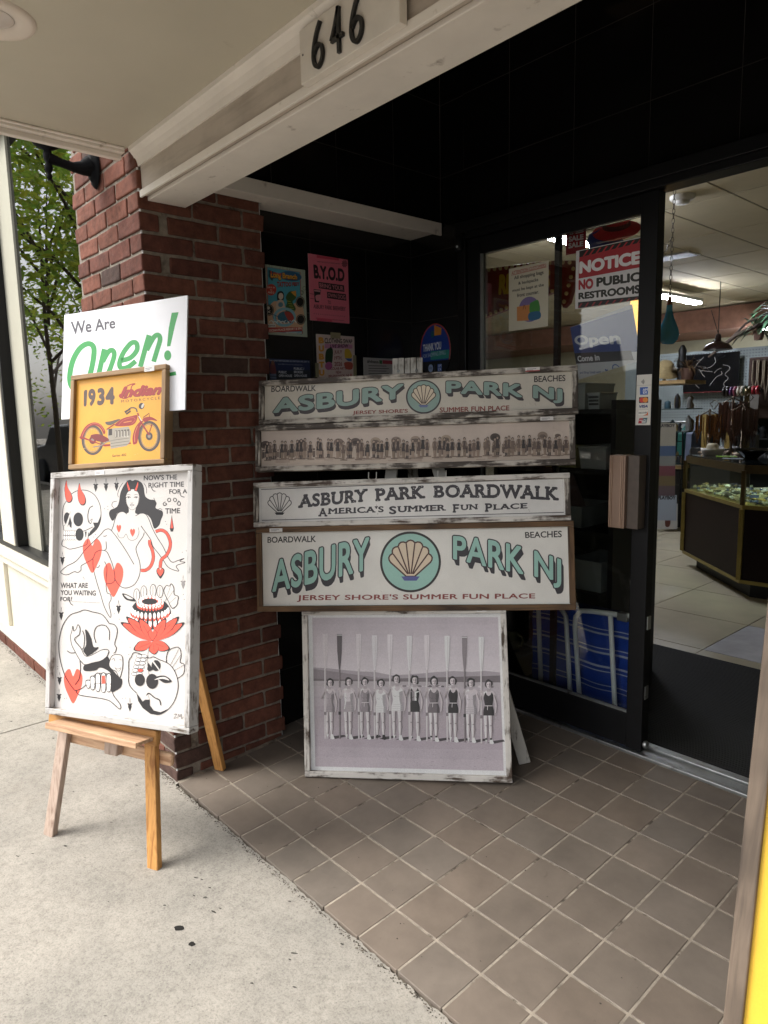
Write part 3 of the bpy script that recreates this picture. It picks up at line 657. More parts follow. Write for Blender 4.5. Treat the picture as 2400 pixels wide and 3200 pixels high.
C3 = [(790, 1508), (1780.8, 1476.8), (1785.6, 1625.2), (791.8, 1648.5)]; C4 = [(797.8, 1651), (1794, 1630), (1800, 1909.7), (804.6, 1916)]
C5 = [(942.4, 1906.5), (1581.4, 1896.9), (1601.6, 2447.4), (952, 2427.6)]
def quadr(p): # parabola through three values at u=0,.5,1
    a, b, c = p; return lambda u: a+(4*b-3*a-c)*u+(2*a+2*c-4*b)*u*u
def arch(a, st, x0, x1, top, bot, dx, dy, ow, fill, bold, shade='#3a3336'):
    tp, bt = quadr(top), quadr(bot); wp = lambda u: (x0+(x1-x0)*u, tp(u), bt(u))
    for i in range(7): a.text(st, None, shade, bold, 0, False, 1.08, wp, (dx*i/6, dy*i/6))
    for i in range(8): a.text(st, None, shade, bold, 0, False, 1.08, wp, (ow*math.cos(i*.785), ow*math.sin(i*.785)))
    a.text(st, None, fill, bold, 0, False, 1.08, wp)
def shell(a, cx, cy, r, body, line, base):
    """a plain scallop shell emblem"""
    pts = [(cx+r*.16, cy+r*.62), (cx-r*.16, cy+r*.62)]
    n = 7
    rim = []
    for i in range(n):
        a0 = math.pi*(1.0+i/n); a1 = math.pi*(1.0+(i+1)/n)
        for j in range(5):
            t = a0+(a1-a0)*j/4; k = r*(.64+.07*math.sin(math.pi*j/4)); rim.append((cx+k*1.02*math.cos(t), cy+r*.12+k*1.02*math.sin(t)))
    out = [(cx-r*.14, cy+r*.58)]+rim+[(cx+r*.14, cy+r*.58)]
    a.poly(out, body); a.stroke(out, r*.05, line, False, True)
    for i in range(1, n):
        t = math.pi*(1+i/n); a.stroke([(cx+.1*r*math.cos(t), cy+r*.5), (cx+r*.63*math.cos(t), cy+r*.12+r*.63*math.sin(t))], r*.045, line, False)
    a.poly([(cx-r*.3, cy+r*.58), (cx+r*.3, cy+r*.58), (cx+r*.2, cy+r*.72), (cx-r*.2, cy+r*.72)], base)
def art1(a, w, h, fw):
    a.base('#cfc8bb'); setq(a, q(C1, OA, KA), w, h)
    a.text('BOARDWALK', [(104, 135), (316, 133), (316, 161), (103, 166)], '#3c3636', .02); a.text('BEACHES', [(1385, 86), (1543, 80), (1543, 111), (1385, 117)], '#3c3636', .02)
    arch(a, 'ASBURY', 112, 742, (198, 160, 123), (268, 238, 194), 6, 17, 4, '#8ea8a0', .035)
    arch(a, 'PARK NJ', 948, 1528, (112, 120, 150), (188, 206, 222), 9, 17, 4, '#8ea8a0', .035)
    a.disc(838, 189, 86, 83, '#3a3336', 48); a.disc(838, 188, 79, 76, '#8ea8a0', 48); shell(a, 838, 180, 84, '#dccdb6', '#4a3430', '#6a74a0')
    a.text("JERSEY SHORE'S", [(495, 256), (762, 247), (762, 271), (493, 279)], '#8a4038', .02); a.text('SUMMER FUN PLACE', [(917, 241), (1262, 231), (1262, 256), (917, 266)], '#8a4038', .02)
    return PRW
def art2(a, w, h, fw):
    a.base('#cdbdb1'); setq(a, q(C2, OA, KA), w, h); q2 = random.Random(4)
    L = lambda u, v: (60+1500*u, (352+(305-352)*u)*(1-v)+(524+(496-524)*u)*v)
    rect = lambda u0, v0, u1, v1, c: a.tris([[L(u0, v0), L(u1, v0), L(u1, v1), L(u0, v1)]], c)
    rect(-.005, -.01, 1.0, 1.01, '#c8b8ad')
    for i in range(24): rect(i/24, .58+q2.uniform(-.03, .03), (i+1)/24, .75, '#bfae9f')
    rect(-.005, .74, 1., 1.01, '#c2b1a2')
    for i in range(30): 
        u = q2.uniform(0, 1); rect(u, .8+q2.uniform(0, .15), u+.03, .82+q2.uniform(0, .15), '#b19e90')
    for i in range(150):                                    # people far behind
        u = q2.choice([q2.uniform(0, .2), q2.uniform(.75, 1), q2.uniform(0, 1)]); x, y = L(u, .62); a.disc(x, y-q2.uniform(0, 10), 3.6, 4.5, '#5a4b45', 8); a.quadf(x-4, y, x+4, y+q2.uniform(18, 34), q2.choice(['#4a3d38', '#6d5b52', '#94806f']))
    for u, c in ((.012, '#55463f'), (.128, '#4a3b35'), (.25, '#7d6a60'), (.305, '#5d4d46'), (.37, '#a3917f'), (.437, '#8c7a6d'), (.5, '#9c8a7c'), (.6, '#a3917f'), (.76, '#463932'), (.915, '#8c7a6d'), (.965, '#cfc0b3')):
        x, y = L(u, .42-.06*u); a.disc(x, y, 25, 20, c, 20); a.disc(x, y+2, 15, 9, '#6a5950' if c[1] > '6' else '#3a2d28', 14)
    n = 60
    for i in range(n):
        u = .013+.975*i/(n-1)+q2.uniform(-.006, .006); x, yb = L(u, .86+q2.uniform(-.03, .03)-(.03 if i < 14 else 0)); H = 94+q2.uniform(-11, 9); s = q2.choice(['#2d2422', '#352a28', '#3a2f2c', '#463733', '#2d2422', '#57463f', '#6e5c52']); sk = q2.choice(['#8f7a6b', '#a08b7b', '#83705f'])
        b = q2.uniform(.85, 1.1)
        a.quadf(x-14, yb-2, x+20, yb+3, '#7d6b60')
        for sx in (-4.3, 4.3): a.tris([[(x+sx-3.6, yb-H*.42), (x+sx+3.6, yb-H*.42), (x+sx*.7+2.4, yb), (x+sx*.7-2.4, yb)]], sk)
        if q2.random() < .4:
            for sx in (-3.5, 3.5): a.quadf(x+sx-2.6, yb-H*.17, x+sx+2.6, yb, '#3a2f2c')
        a.stroke([(x-8*b, yb-H*.78), (x-12*b, yb-H*.6), (x-9*b, yb-H*.45)], 4, sk, False); a.stroke([(x+8*b, yb-H*.78), (x+12*b, yb-H*.6), (x+9*b, yb-H*.45)], 4, sk, False)
        a.tris([[(x-6*b, yb-H*.8), (x+6*b, yb-H*.8), (x+6.5*b, yb-H*.6), (x-6.5*b, yb-H*.6)], [(x-6.5*b, yb-H*.6), (x+6.5*b, yb-H*.6), (x+10*b, yb-H*.35), (x-10*b, yb-H*.35)]], s)
        a.disc(x, yb-H*.9, 6.5, 8, '#3a2d29', 12); a.disc(x, yb-H*.88, 4.6, 6, '#b09a8a', 10)
    return PRW
def art3(a, w, h, fw):
    a.base('#e6e3df'); setq(a, q(C3, OB, KA), w, h)
    a.stroke([(57, 124), (1530, 70), (1538, 236), (60, 276)], 3.4, INK, False, True)
    W_ = '#39353a'
    for s_, qd in (('ASBURY', [(240, 150), (582, 119), (580, 184), (238, 217)]), ('PARK', [(615, 119), (862, 104), (864, 168), (618, 183)]), ('BOARDWALK', None)):
        if qd: a.text(s_, qd, W_, .035, 0, True, 1.1)
        else:
            tp, bt = quadr((105, 98, 113)), quadr((166, 168, 180)); a.text(s_, None, W_, .035, 0, True, 1.12, lambda u: (902+612*u, tp(u), bt(u)))
    for st, c0, c1, rest in (("A", (338, 216, 384, 257), None, ("MERICA'S", [(385, 215), (660, 205), (660, 236), (385, 246)])), ('S', (686, 206, 722, 246), None, ('UMMER', [(726, 206), (965, 198), (965, 228), (726, 237)])), ('F', (996, 196, 1030, 238), None, ('UN', [(1034, 199), (1120, 195), (1120, 222), (1034, 227)])), ('P', (1153, 192, 1190, 234), None, ('LACE', [(1193, 197), (1362, 190), (1362, 217), (1193, 225)]))):
        a.text(st, c0, W_, .03, 0, True); a.text(rest[0], rest[1], W_, .03, 0, True, 1.1)
    shell(a, 148, 190, 82, '#e6e3df', INK, INK)
    q2 = random.Random(2)
    for _ in range(210):                                     # specks rubbed out of the lettering
        x = q2.uniform(250, 1510); a.disc(x, 185-.06*(x-250)+q2.uniform(-60, 30), q2.uniform(.8, 2.6), q2.uniform(.8, 2.2), '#dedad6', 6)
    return PRW
def art4(a, w, h, fw):
    a.base('#e9e6df'); setq(a, q(C4, OB, KA), w, h)
    a.stroke([(58, 331), (1560, 306), (1566, 690), (68, 701)], 4, TEAL, False, True)
    a.text('BOARDWALK', [(87, 361), (325, 355), (325, 387), (87, 391)], '#35312f', .02); a.text('BEACHES', [(1348, 338), (1528, 331), (1528, 364), (1350, 368)], '#35312f', .02)
    arch(a, 'ASBURY', 112, 588, (482, 412, 360), (634, 582, 522), 5, 30, 6, '#a0cbbf', .02, '#38353a')
    arch(a, 'PARK NJ', 997, 1524, (356, 392, 472), (505, 572, 614), 12, 30, 6, '#a0cbbf', .02, '#38353a')
    a.disc(789, 484, 149, 149, '#33302f', 64); a.disc(789, 484, 138, 138, '#a0cbbf', 64); shell(a, 789, 468, 150, '#e2cfb6', '#54342f', '#5a5f9c')
    a.text("JERSEY SHORE'S SUMMER FUN PLACE", [(235, 646), (1397, 637), (1397, 670), (233, 680)], '#8f453f', .02, 0, False, 1.05)
    return PR
def art5(a, w, h, fw):
    o5, k5 = (900, 1880), .48222
    a.base('#e6e5e4'); setq(a, q(C5, o5, k5), w, h); q2 = random.Random(8)
    def tri(*p): return p
    ph = lambda u, v: ((157+20*v)*(1-u)+(1362+35*v)*u, 105+v*963+u*(-5+34*v))
    def band(v0, v1, c): a.tris([[ph(i/12, v0), ph((i+1)/12, v0), ph((i+1)/12, v1), ph(i/12, v1)] for i in range(12)], c)
    for i in range(10): band(i*.043, (i+1)*.043+.001, ['#b4a5b0', '#b7a8b3', '#baabb5', '#bcaeb8', '#bfb1ba', '#c1b4bd', '#c3b6bf', '#c4b8c0', '#c6bac2', '#c7bbc3'][i])
    a.poly([ph(0, .335), ph(.08, .34), ph(.16, .35), ph(.25, .36), ph(.33, .362), ph(.42, .385), ph(.5, .378), ph(.58, .37), ph(.66, .36), ph(.75, .353), ph(.85, .358), ph(.92, .35), ph(1, .36), ph(1, .46), ph(0, .46)], '#9d909a')
    a.poly([ph(0, .345), ph(.1, .36), ph(.22, .38), ph(.35, .40), ph(.5, .41), ph(.7, .395), ph(.85, .385), ph(1, .39), ph(1, .46), ph(0, .46)], '#857780')
    a.poly([ph(0, .41), ph(.2, .415), ph(.35, .41), ph(.55, .40), ph(.8, .39), ph(1, .38), ph(1, .47), ph(0, .47)], '#6f6269'); band(.425, .47, '#a99da4')
    for i in range(26): u = q2.uniform(.45, 1); p = ph(u, .455); a.disc(p[0], p[1], q2.uniform(8, 20), q2.uniform(4, 10), q2.choice(['#7d7077', '#5f5359', '#c4bac0']), 10)
    for i in range(8): band(.46+i*.0675, .46+(i+1)*.0675+(.001 if i < 7 else 0), ['#aea0aa', '#aa9ba6', '#a696a2', '#a6959f', '#a594a0', '#a896a3', '#ad9ca8', '#b2a1ac'][i])
    for i in range(240):
        u, v = q2.uniform(0, .97), q2.uniform(.48, .99); p = ph(u, v); l = q2.uniform(3, 16); a.quadf(p[0], p[1], p[0]+l, p[1]+q2.uniform(1, 3), q2.choice(['#98889a', '#9a8a94', '#b9aab3', '#8b7b86']))
    W = [(270, 497, 893, '#9c8f97', 0), (392, 490, 895, '#c9bec5', 1), (500, 490, 896, '#8a7d85', 2), (600, 499, 897, '#dad2d8', 0), (708, 470, 902, '#d6cdd3', 0), (820, 476, 906, '#2b2629', 3), (945, 484, 910, '#6a5e65', 2), (1070, 482, 914, '#262124', 4), (1185, 494, 917, '#b9adb5', 0), (1300, 505, 924, '#2a2528', 4)]
    oars = [(241, 210, '#c6bac0', 0), (334, 211, '#5c5055', 1), (458, 210, '#cdc2c8', 0), (561, 219, '#d4cad0', 0), (661, 213, '#d2c7cd', 0), (786, 222, '#d6ccd2', 0), (899, 217, '#d0c5cb', 0), (1031, 221, '#d9cfd5', 0), (1144, 224, '#85777e', 1), (1252, 227, '#d9cfd6', 0)]
    for x, yt, yf, sc, kd in W: a.poly([(x-10, yf-8), (x+30, yf-22), (x+95, yf-30), (x+105, yf-18), (x+40, yf-4)], '#40363b')
    for i, ((x, yt, yf, sc, kd), (ox, oy, oc, dk)) in enumerate(zip(W, oars)):
        H = yf-yt; sk, hi, sh = '#bfb1b7', '#e4dce0', '#75676d'; f = lambda k: yt+H*k
        dx = q2.uniform(-6, 5); hr = q2.choice(['#1f1a1c', '#2a2426', '#362d30']); lean = q2.uniform(-3, 3); st_ = q2.uniform(.034, .05)
        hw = H*q2.uniform(.072, .084); scl = lin(sc)[:3]
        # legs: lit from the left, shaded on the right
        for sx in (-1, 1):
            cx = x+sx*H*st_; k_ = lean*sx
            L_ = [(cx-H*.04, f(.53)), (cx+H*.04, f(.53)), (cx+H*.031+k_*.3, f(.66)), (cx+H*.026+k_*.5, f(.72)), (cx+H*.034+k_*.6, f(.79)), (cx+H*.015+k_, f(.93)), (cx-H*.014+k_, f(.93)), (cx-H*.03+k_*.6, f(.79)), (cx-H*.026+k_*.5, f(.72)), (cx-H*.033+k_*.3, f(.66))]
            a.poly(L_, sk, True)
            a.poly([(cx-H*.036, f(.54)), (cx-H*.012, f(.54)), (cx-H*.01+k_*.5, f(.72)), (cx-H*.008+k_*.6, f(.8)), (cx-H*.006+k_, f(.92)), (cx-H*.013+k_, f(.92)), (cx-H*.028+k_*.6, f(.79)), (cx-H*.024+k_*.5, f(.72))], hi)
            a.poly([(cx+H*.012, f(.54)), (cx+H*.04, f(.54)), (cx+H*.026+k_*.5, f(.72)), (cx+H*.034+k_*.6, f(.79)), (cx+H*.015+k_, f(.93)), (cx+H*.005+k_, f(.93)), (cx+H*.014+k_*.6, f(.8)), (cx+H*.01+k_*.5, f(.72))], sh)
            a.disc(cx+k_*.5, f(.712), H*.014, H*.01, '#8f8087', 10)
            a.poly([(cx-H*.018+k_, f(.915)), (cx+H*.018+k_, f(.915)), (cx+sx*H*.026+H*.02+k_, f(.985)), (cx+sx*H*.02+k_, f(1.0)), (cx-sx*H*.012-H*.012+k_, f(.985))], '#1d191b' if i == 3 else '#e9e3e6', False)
            if i in (6, 9): a.quadf(cx-H*.017+k_, f(.905), cx+H*.017+k_, f(.93), '#2d282b')
        # far arm, torso
        e_ = q2.uniform(-.02, .03)
        a.stroke([(x+hw*1.0, f(.215)), (x+hw*1.5, f(.36)), (x+hw*1.5, f(.47)), (x+hw*1.36, f(.535+e_))], [H*.044, H*.028], sk); a.stroke([(x+hw*1.15, f(.23)), (x+hw*1.68, f(.37)), (x+hw*1.62, f(.48)), (x+hw*1.45, f(.54+e_))], [H*.014, H*.008], sh); a.disc(x+hw*1.36, f(.55+e_), H*.018, H*.032, '#9c8d93', 10)
        a.poly([(x-hw*1.12, f(.2)), (x-hw*.4, f(.165)), (x+hw*.4, f(.165)), (x+hw*1.12, f(.2)), (x+hw*.95, f(.27)), (x-hw*.95, f(.27))], sk, True); a.poly([(x-hw*1.05, f(.205)), (x-hw*.4, f(.175)), (x-hw*.3, f(.2)), (x-hw*.9, f(.23))], hi)
        S_ = [(x-hw*.95, f(.235)), (x-hw*.6, f(.195)), (x-hw*.38, f(.235)), (x, f(.255)), (x+hw*.38, f(.235)), (x+hw*.6, f(.195)), (x+hw*.95, f(.235)), (x+hw*.98, f(.29)), (x+hw*.76, f(.39)), (x+hw*1.06, f(.48)), (x+hw*1.08, f(.555)), (x-hw*1.08, f(.555)), (x-hw*1.06, f(.48)), (x-hw*.76, f(.39)), (x-hw*.98, f(.29))]
        a.poly(S_, sc, False)
        if kd == 1: a.poly([(x-hw*.78, f(.39)), (x+hw*.78, f(.39)), (x+hw*1.1, f(.48)), (x+hw*1.11, f(.555)), (x-hw*1.11, f(.555)), (x-hw*1.1, f(.48))], '#a3969d')
        if kd == 3: a.poly([(x-hw*.9, f(.24)), (x, f(.25)), (x, f(.385)), (x-hw*.76, f(.385))], '#8c7f86'); a.poly([(x, f(.25)), (x+hw*.9, f(.24)), (x+hw*.76, f(.385)), (x, f(.385))], '#dbd2d7')
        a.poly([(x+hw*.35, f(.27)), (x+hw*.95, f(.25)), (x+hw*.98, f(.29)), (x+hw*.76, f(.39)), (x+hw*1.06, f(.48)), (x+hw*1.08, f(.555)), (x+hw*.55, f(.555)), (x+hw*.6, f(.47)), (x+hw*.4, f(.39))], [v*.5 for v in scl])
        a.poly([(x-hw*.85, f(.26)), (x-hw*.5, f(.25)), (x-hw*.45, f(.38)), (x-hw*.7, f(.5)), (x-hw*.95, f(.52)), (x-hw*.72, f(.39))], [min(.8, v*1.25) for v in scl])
        for sg in (-1, 1): a.stroke([(x+sg*hw*.15, f(.325)), (x+sg*hw*.42, f(.338)), (x+sg*hw*.68, f(.318))], H*.006, [v*.55 for v in scl])
        if kd in (2, 4): a.quadf(x-hw*.8, f(.40), x+hw*.8, f(.41), '#d0c6cb'); a.stroke([(x-hw*.2, f(.41)), (x-hw*.25, f(.47))], H*.008, '#d0c6cb', False)
        else:
            for v in (.45, .48, .51, .54): a.stroke([(x-hw*1., f(v)), (x, f(v+.007)), (x+hw*1., f(v))], H*.0045, [q_*.7 for q_ in scl])
        # neck, head, hair
        a.poly([(x-H*.022, f(.12)), (x+H*.022, f(.12)), (x+H*.03, f(.185)), (x-H*.03, f(.185))], '#a5979d')
        hp = [(x+dx+H*r_*math.cos(t_), f(.066)+H*r_*1.12*math.sin(t_)) for t_, r_ in ((.52*m_, q2.uniform(.052, .068)) for m_ in range(12))]; a.poly(hp, hr, True)
        for sg in (-1, 1):
            if q2.random() < .75: a.disc(x+dx+sg*H*.04, f(q2.uniform(.085, .11)), H*q2.uniform(.016, .028), H*q2.uniform(.02, .036), hr, 12)
        a.poly([(x+dx-H*.034, f(.055)), (x+dx-H*.01, f(.034)), (x+dx+H*.03, f(.045)), (x+dx+H*.035, f(.1)), (x+dx+H*.018, f(.134)), (x+dx-H*.016, f(.134)), (x+dx-H*.034, f(.1))], '#cdc0c5', True); a.poly([(x+dx+H*.008, f(.05)), (x+dx+H*.033, f(.055)), (x+dx+H*.034, f(.1)), (x+dx+H*.016, f(.13)), (x+dx+H*.006, f(.12))], '#9a8b91', True)
        for sg in (-1, 1): a.disc(x+dx+sg*H*.015, f(.077), H*.009, H*.005, '#4f4448', 8); a.stroke([(x+dx+sg*H*.006, f(.066)), (x+dx+sg*H*.024, f(.066))], H*.004, '#5a4e52', False)
        a.stroke([(x+dx-H*.013, f(.112)), (x+dx+H*.012, f(.113))], H*.006, '#5d4a50', False); a.stroke([(x+dx+H*.002, f(.08)), (x+dx+H*.006, f(.097))], H*.005, '#85767c', False)
        # oar, and the arm that holds it
        lt = '#e0d7dc' if not dk else '#9a8d93'
        a.stroke([(ox, oy+200), (ox+2, yf-6)], 11, '#b5a7ad' if not dk else '#6a5d62', False); a.stroke([(ox-3, oy+200), (ox-1, yf-6)], 3.5, lt, False)
        a.quadf(ox-7, f(.55), ox+9, f(.60), '#7d7076' if not dk else '#2d282b')
        a.poly([(ox-17, oy), (ox+17, oy), (ox+15, oy+110), (ox+9, oy+190), (ox+5, oy+225), (ox-4, oy+225), (ox-8, oy+190), (ox-15, oy+110)], oc)
        if dk: a.quadf(ox-17, oy+4, ox+17, oy+9, '#d8d0d4')
        else: a.stroke([(ox+4, oy+8), (ox+4, oy+120), (ox+2, oy+210)], 3, '#bcafb5', False)
        a.stroke([(x-hw*1.0, f(.21)), (x-hw*1.6, f(.33)), ((x-hw*1.5+ox)/2, f(.27)), (ox+4, f(.2))], [H*.04, H*.028], sk, True); a.disc(ox+2, f(.19), H*.026, H*.026, '#c4b5ba', 12)
        for j in range(3): a.stroke([(ox-7, f(.177+.014*j)), (ox+9, f(.175+.014*j))], H*.004, '#8f8086', False)
    def tone(k):                                              # neutral photographic greys
        g = .3*k[0]+.55*k[1]+.15*k[2]; return tuple(min(.82, max(.012, (g+(x-g)*.6-.26)*1.3+.35)) for x in k[:3])+(1,)
    a.mb.col = [tone(k) for k in a.mb.col]
    return PRG
WH = [distress('worn white paint x', '#cfcac3', '#5b4a3d', 0, .46), distress('worn white paint z', '#cfcac3', '#5b4a3d', 2, .46)]
GR = [distress('worn grey paint x', '#b5aea4', '#4a4038', 0, .5), distress('worn grey paint z', '#b5aea4', '#4a4038', 2, .5)]
BR = [wood('brown rough frame x', '#3a281b', '#6f5439', 0, .75, .85), wood('brown rough frame z', '#3a281b', '#6f5439', 2, .75, .85)]
G_ = 'painted boardwalk signs stacked on the white easel'
sign('wooden_sign', 'topmost long worn sign with muted green ASBURY PARK NJ lettering and small round emblem', 'sign', frame((-1.314, .2449, 1.3283), .6542, .172, .0181), 1.18, .171, .02, .035, GR, .014, art1, G_, (1.0, .155, .05, .014), '#b03a3a', sh=(1.0056, -.0055, .0024))
sign('wooden_sign', 'long narrow framed sepia panorama of bathers in a row', 'sign', frame((-1.2943, .2091, 1.1536), .6784, .1654, .0156), 1.18, .176, .02, .035, GR, .014, art2, G_, (1.06, .158, .045, .013), sh=(1.0056, -.0051, .0013))
sign('wooden_sign', 'white sign with black slab lettering ASBURY PARK BOARDWALK', 'sign', frame((-1.2895, .1866, .943), .7054, .1836, .0241), 1.18, .171, .019, .035, [WH[0], GR[1]], .014, art3, G_, sh=(1.0055, -.0048, .0004))
sign('wooden_sign', 'large brown framed sign with bright mint ASBURY PARK NJ lettering and big round emblem', 'sign', frame((-1.2413, .1571, .6265), .7187, .1561, .0212), 1.18, .321, .021, .035, BR, .014, art4, G_, (.055, .302, .05, .014), sh=(1.0055, -.0045, -.0018))
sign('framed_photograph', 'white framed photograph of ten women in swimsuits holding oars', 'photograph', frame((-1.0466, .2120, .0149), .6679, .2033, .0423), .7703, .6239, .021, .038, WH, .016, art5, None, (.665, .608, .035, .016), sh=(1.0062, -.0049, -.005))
# ---- white easel behind the stack
t_ = thing('display_easel', 'weathered white wooden easel carrying the stack of boardwalk signs', 'easel', (0, 0, 0))
WL = distress('easel white', '#c9c5bd', '#7d7468', 2, .44); ap = V((-.955, .688, 1.55)); u5 = V((math.cos(.69), math.sin(.69), 0))
for a_, b_ in (((-.512, .851, .042), ap+u5*.03+V((0, 0, -.1))), ((-1.0, .47, .022), ap-u5*.03+V((0, 0, -.1)))):
    mb = MB(); mb.bar(a_, b_, .045, .022, 0, u5); obj('leg', mb, WL, t_, bevel=.002)
mb = MB(); mb.bar((-1.27, 1.08, .052), ap+V((-.03, .035, -.12)), .04, .022, 0, u5); obj('rear_leg', mb, WL, t_, bevel=.002)
mb = MB(); M_ = frame(ap+V((0, 0, -.16)), .69, .17, .0)
for i in range(5): mb.box(-.058+.0235*i, -.0365+.0235*i, -.004 if i % 2 else 0, .02, 0, .185)
hd = obj('head_board', mb, WL, t_, bevel=.0015, M=M_)
for x in (-.035, .035):
    mb = MB(); mb.lathe((x, -.003, .135), [(.006, -.0), (.0055, .002), (.002, .003), (0, .0015)], 12, ax=(0, -1, 0)); obj('bolt', mb, M_alu, hd)
for P_ in ((-.9984, .5479, 1.118), (-.8, .7178, 1.122)):
    mb = MB(); m5 = frame(P_, .69, .17); w_ = [m5 @ V(p) for p in ((-.015, -.03, .022), (-.015, -.032, .0), (-.008, -.032, -.008), (.008, -.032, -.008), (.015, -.032, .0), (.015, -.03, .022))]
    mb.tube(w_, .0022, 6); obj('wire_hook', mb, plain('white wire', '#c9c6bf', .35), t_)
# ---- left easel: tattoo poster, motorcycle sign, open sign
Z0 = (130, 1450); KZ = .30741
CT = [(157, 1477.7), (602.7, 1448.6), (590, 2296.5), (140.6, 2230.3)]
def art_t(a, w, h, fw):
    RED = '#ee5a48'; K = 7
    a.base('#d2ccc7'); setq(a, q(CT, Z0, KZ), w, h); Y = 1301
    st = lambda pts, wd=K, c=INK, cl=False: a.stroke(pts, wd, c, True, cl)
    low = lambda pts: [(x, y+Y) for x, y in pts]
    # hearts first, ink over them
    for h_ in ((515, 940, 192, 345), (730, 1185, 200, 345), (322, 963+Y, 188, 345)): a.heart(*h_, '#f2604e')
    # horned skull
    st([(250, 378), (222, 430), (213, 490), (210, 560), (216, 620), (222, 640), (220, 675)]); st([(302, 306), (350, 278), (410, 266), (480, 278), (545, 325), (590, 410), (604, 500), (597, 585), (568, 655), (520, 705), (488, 722)])
    a.poly([(605, 490), (600, 585), (567, 658), (507, 722), (470, 745), (492, 690), (537, 640), (522, 598), (570, 598), (596, 540)], INK)
    for c in ((372, 566, 50, 71), (258, 555, 33, 62)): a.disc(*c, INK)
    a.poly([(292, 553), (306, 600), (303, 655), (286, 640), (278, 615), (262, 642), (249, 630), (270, 585)], INK)
    a.tris([[(285, 495), (300, 485), (262, 640), (240, 640)]], '#d2ccc7'); st([(292, 485), (250, 600), (222, 636)], 3)
    st([(522, 428), (487, 452), (470, 520), (477, 588), (500, 610)], 9); st([(500, 610), (514, 560), (480, 590)], 5)
    for i in range(6):
        x = 231+22*i
        for y, r in ((703, 29), (752, 27)): a.disc(x, y, 12.5, r, INK, 16); a.disc(x, y, 9.5, r-4, '#efeae6', 16)
    a.stroke([(215, 728), (350, 735)], 4, INK, False); a.disc(385, 720, 42, 64, INK)
    st([(218, 770), (205, 812), (212, 836), (245, 850), (280, 868), (330, 862), (395, 845), (450, 825), (465, 800), (478, 700)]); st([(345, 690), (430, 684), (520, 642)]); a.tris([[(440, 690), (458, 690), (452, 745), (446, 750)]], INK)
    for P_ in ([(250, 165), (266, 240), (300, 300), (315, 352), (300, 390), (265, 394), (242, 352), (232, 270), (236, 220)], [(384, 193), (401, 260), (437, 320), (452, 378), (436, 420), (400, 418), (373, 372), (364, 300), (370, 250)]):
        a.poly(P_, INK, True); cx = sum(p[0] for p in P_)/9; cy_ = sum(p[1] for p in P_)/9; a.poly([(cx+(x-cx)*.84-2, cy_+(y-cy_)*.92-4) for x, y in P_], RED, True)
    # pin-up with long black hair
    a.poly([(870, 175), (900, 162), (925, 172), (950, 162), (985, 170), (1020, 195), (1040, 240), (1048, 300), (1060, 335), (1100, 362), (1145, 368), (1170, 400), (1160, 445), (1190, 465), (1228, 480), (1235, 520), (1215, 570), (1200, 620), (1165, 655), (1140, 650), (1110, 560), (1060, 512), (1000, 508), (962, 520), (870, 505), (820, 487), (770, 502), (745, 556), (720, 580), (695, 545), (685, 505), (700, 470), (745, 450), (770, 430), (788, 380), (800, 300), (830, 230)], INK, True)
    a.poly([(880, 285), (925, 258), (972, 280), (992, 335), (985, 400), (958, 455), (952, 500), (985, 520), (930, 560), (855, 512), (885, 495), (885, 450), (862, 400), (858, 335)], '#d2ccc7', True)
    st([(858, 335), (863, 395), (886, 446), (917, 468), (951, 455), (980, 408), (990, 345)], 3.5)
    for x in (885, 962): st([(x-24, 343), (x, 333), (x+22, 342)], 6); a.disc(x, 344, 9, 6, INK, 12); st([(x-22, 318), (x, 310), (x+20, 318)], 3.5)
    st([(907, 394), (918, 402), (931, 394)], 4); st([(896, 418), (918, 413), (942, 418), (918, 428), (896, 418)], 4); a.disc(865, 368, 3, 3, INK, 8); a.disc(918, 440, 4, 3, INK, 8)
    for s_ in (1, -1): 
        f = lambda p: (p[0], p[1]) if s_ == 1 else (1851-p[0], p[1]); a.poly([f(p) for p in ((868, 158), (910, 272), (880, 282), (864, 215))], INK); a.poly([f(p) for p in ((870, 178), (902, 266), (884, 272), (869, 215))], RED)
    for P_ in ([(735, 450), (715, 425), (725, 390), (765, 380)], [(1150, 368), (1165, 395), (1140, 345)], [(1160, 490), (1200, 455), (1228, 470)], [(1040, 195), (1065, 240), (1068, 300)], [(830, 190), (798, 235), (775, 300), (780, 340)]): st(P_, 5)
    st([(868, 512), (825, 486), (775, 504), (745, 570), (730, 630), (710, 680)]); st([(955, 530), (1010, 503), (1060, 515), (1095, 572), (1120, 640), (1160, 722), (1195, 780), (1240, 852), (1290, 960), (1330, 1002), (1385, 985), (1450, 963), (1405, 992), (1460, 1004), (1385, 1030), (1370, 1050), (1396, 1092), (1330, 1076), (1280, 1045), (1240, 985), (1190, 915), (1132, 840), (1108, 770), (1045, 680), (1010, 630)])
    st([(1045, 700), (1030, 742), (990, 800), (960, 862), (975, 930), (995, 990), (1004, 1070), (990, 1150), (950, 1222), (890, 1258), (830, 1262), (780, 1226), (740, 1165)])
    st([(765, 700), (790, 748), (830, 752), (860, 714), (884, 765), (925, 780), (968, 757), (990, 700), (985, 648)], 3.6); a.heart(785, 660, 46, 78, RED); a.heart(925, 702, 50, 80, RED)
    st([(710, 680), (680, 662), (640, 676), (600, 720), (520, 800), (440, 880), (380, 960), (330, 1005), (260, 1040), (207, 1084), (195, 1105), (225, 1126), (270, 1128), (330, 1099), (370, 1106), (400, 1080), (403, 1040), (450, 1010), (520, 966), (548, 905), (600, 880), (660, 895), (700, 970), (730, 1060), (746, 1170), (720, 1212), (660, 1222)])
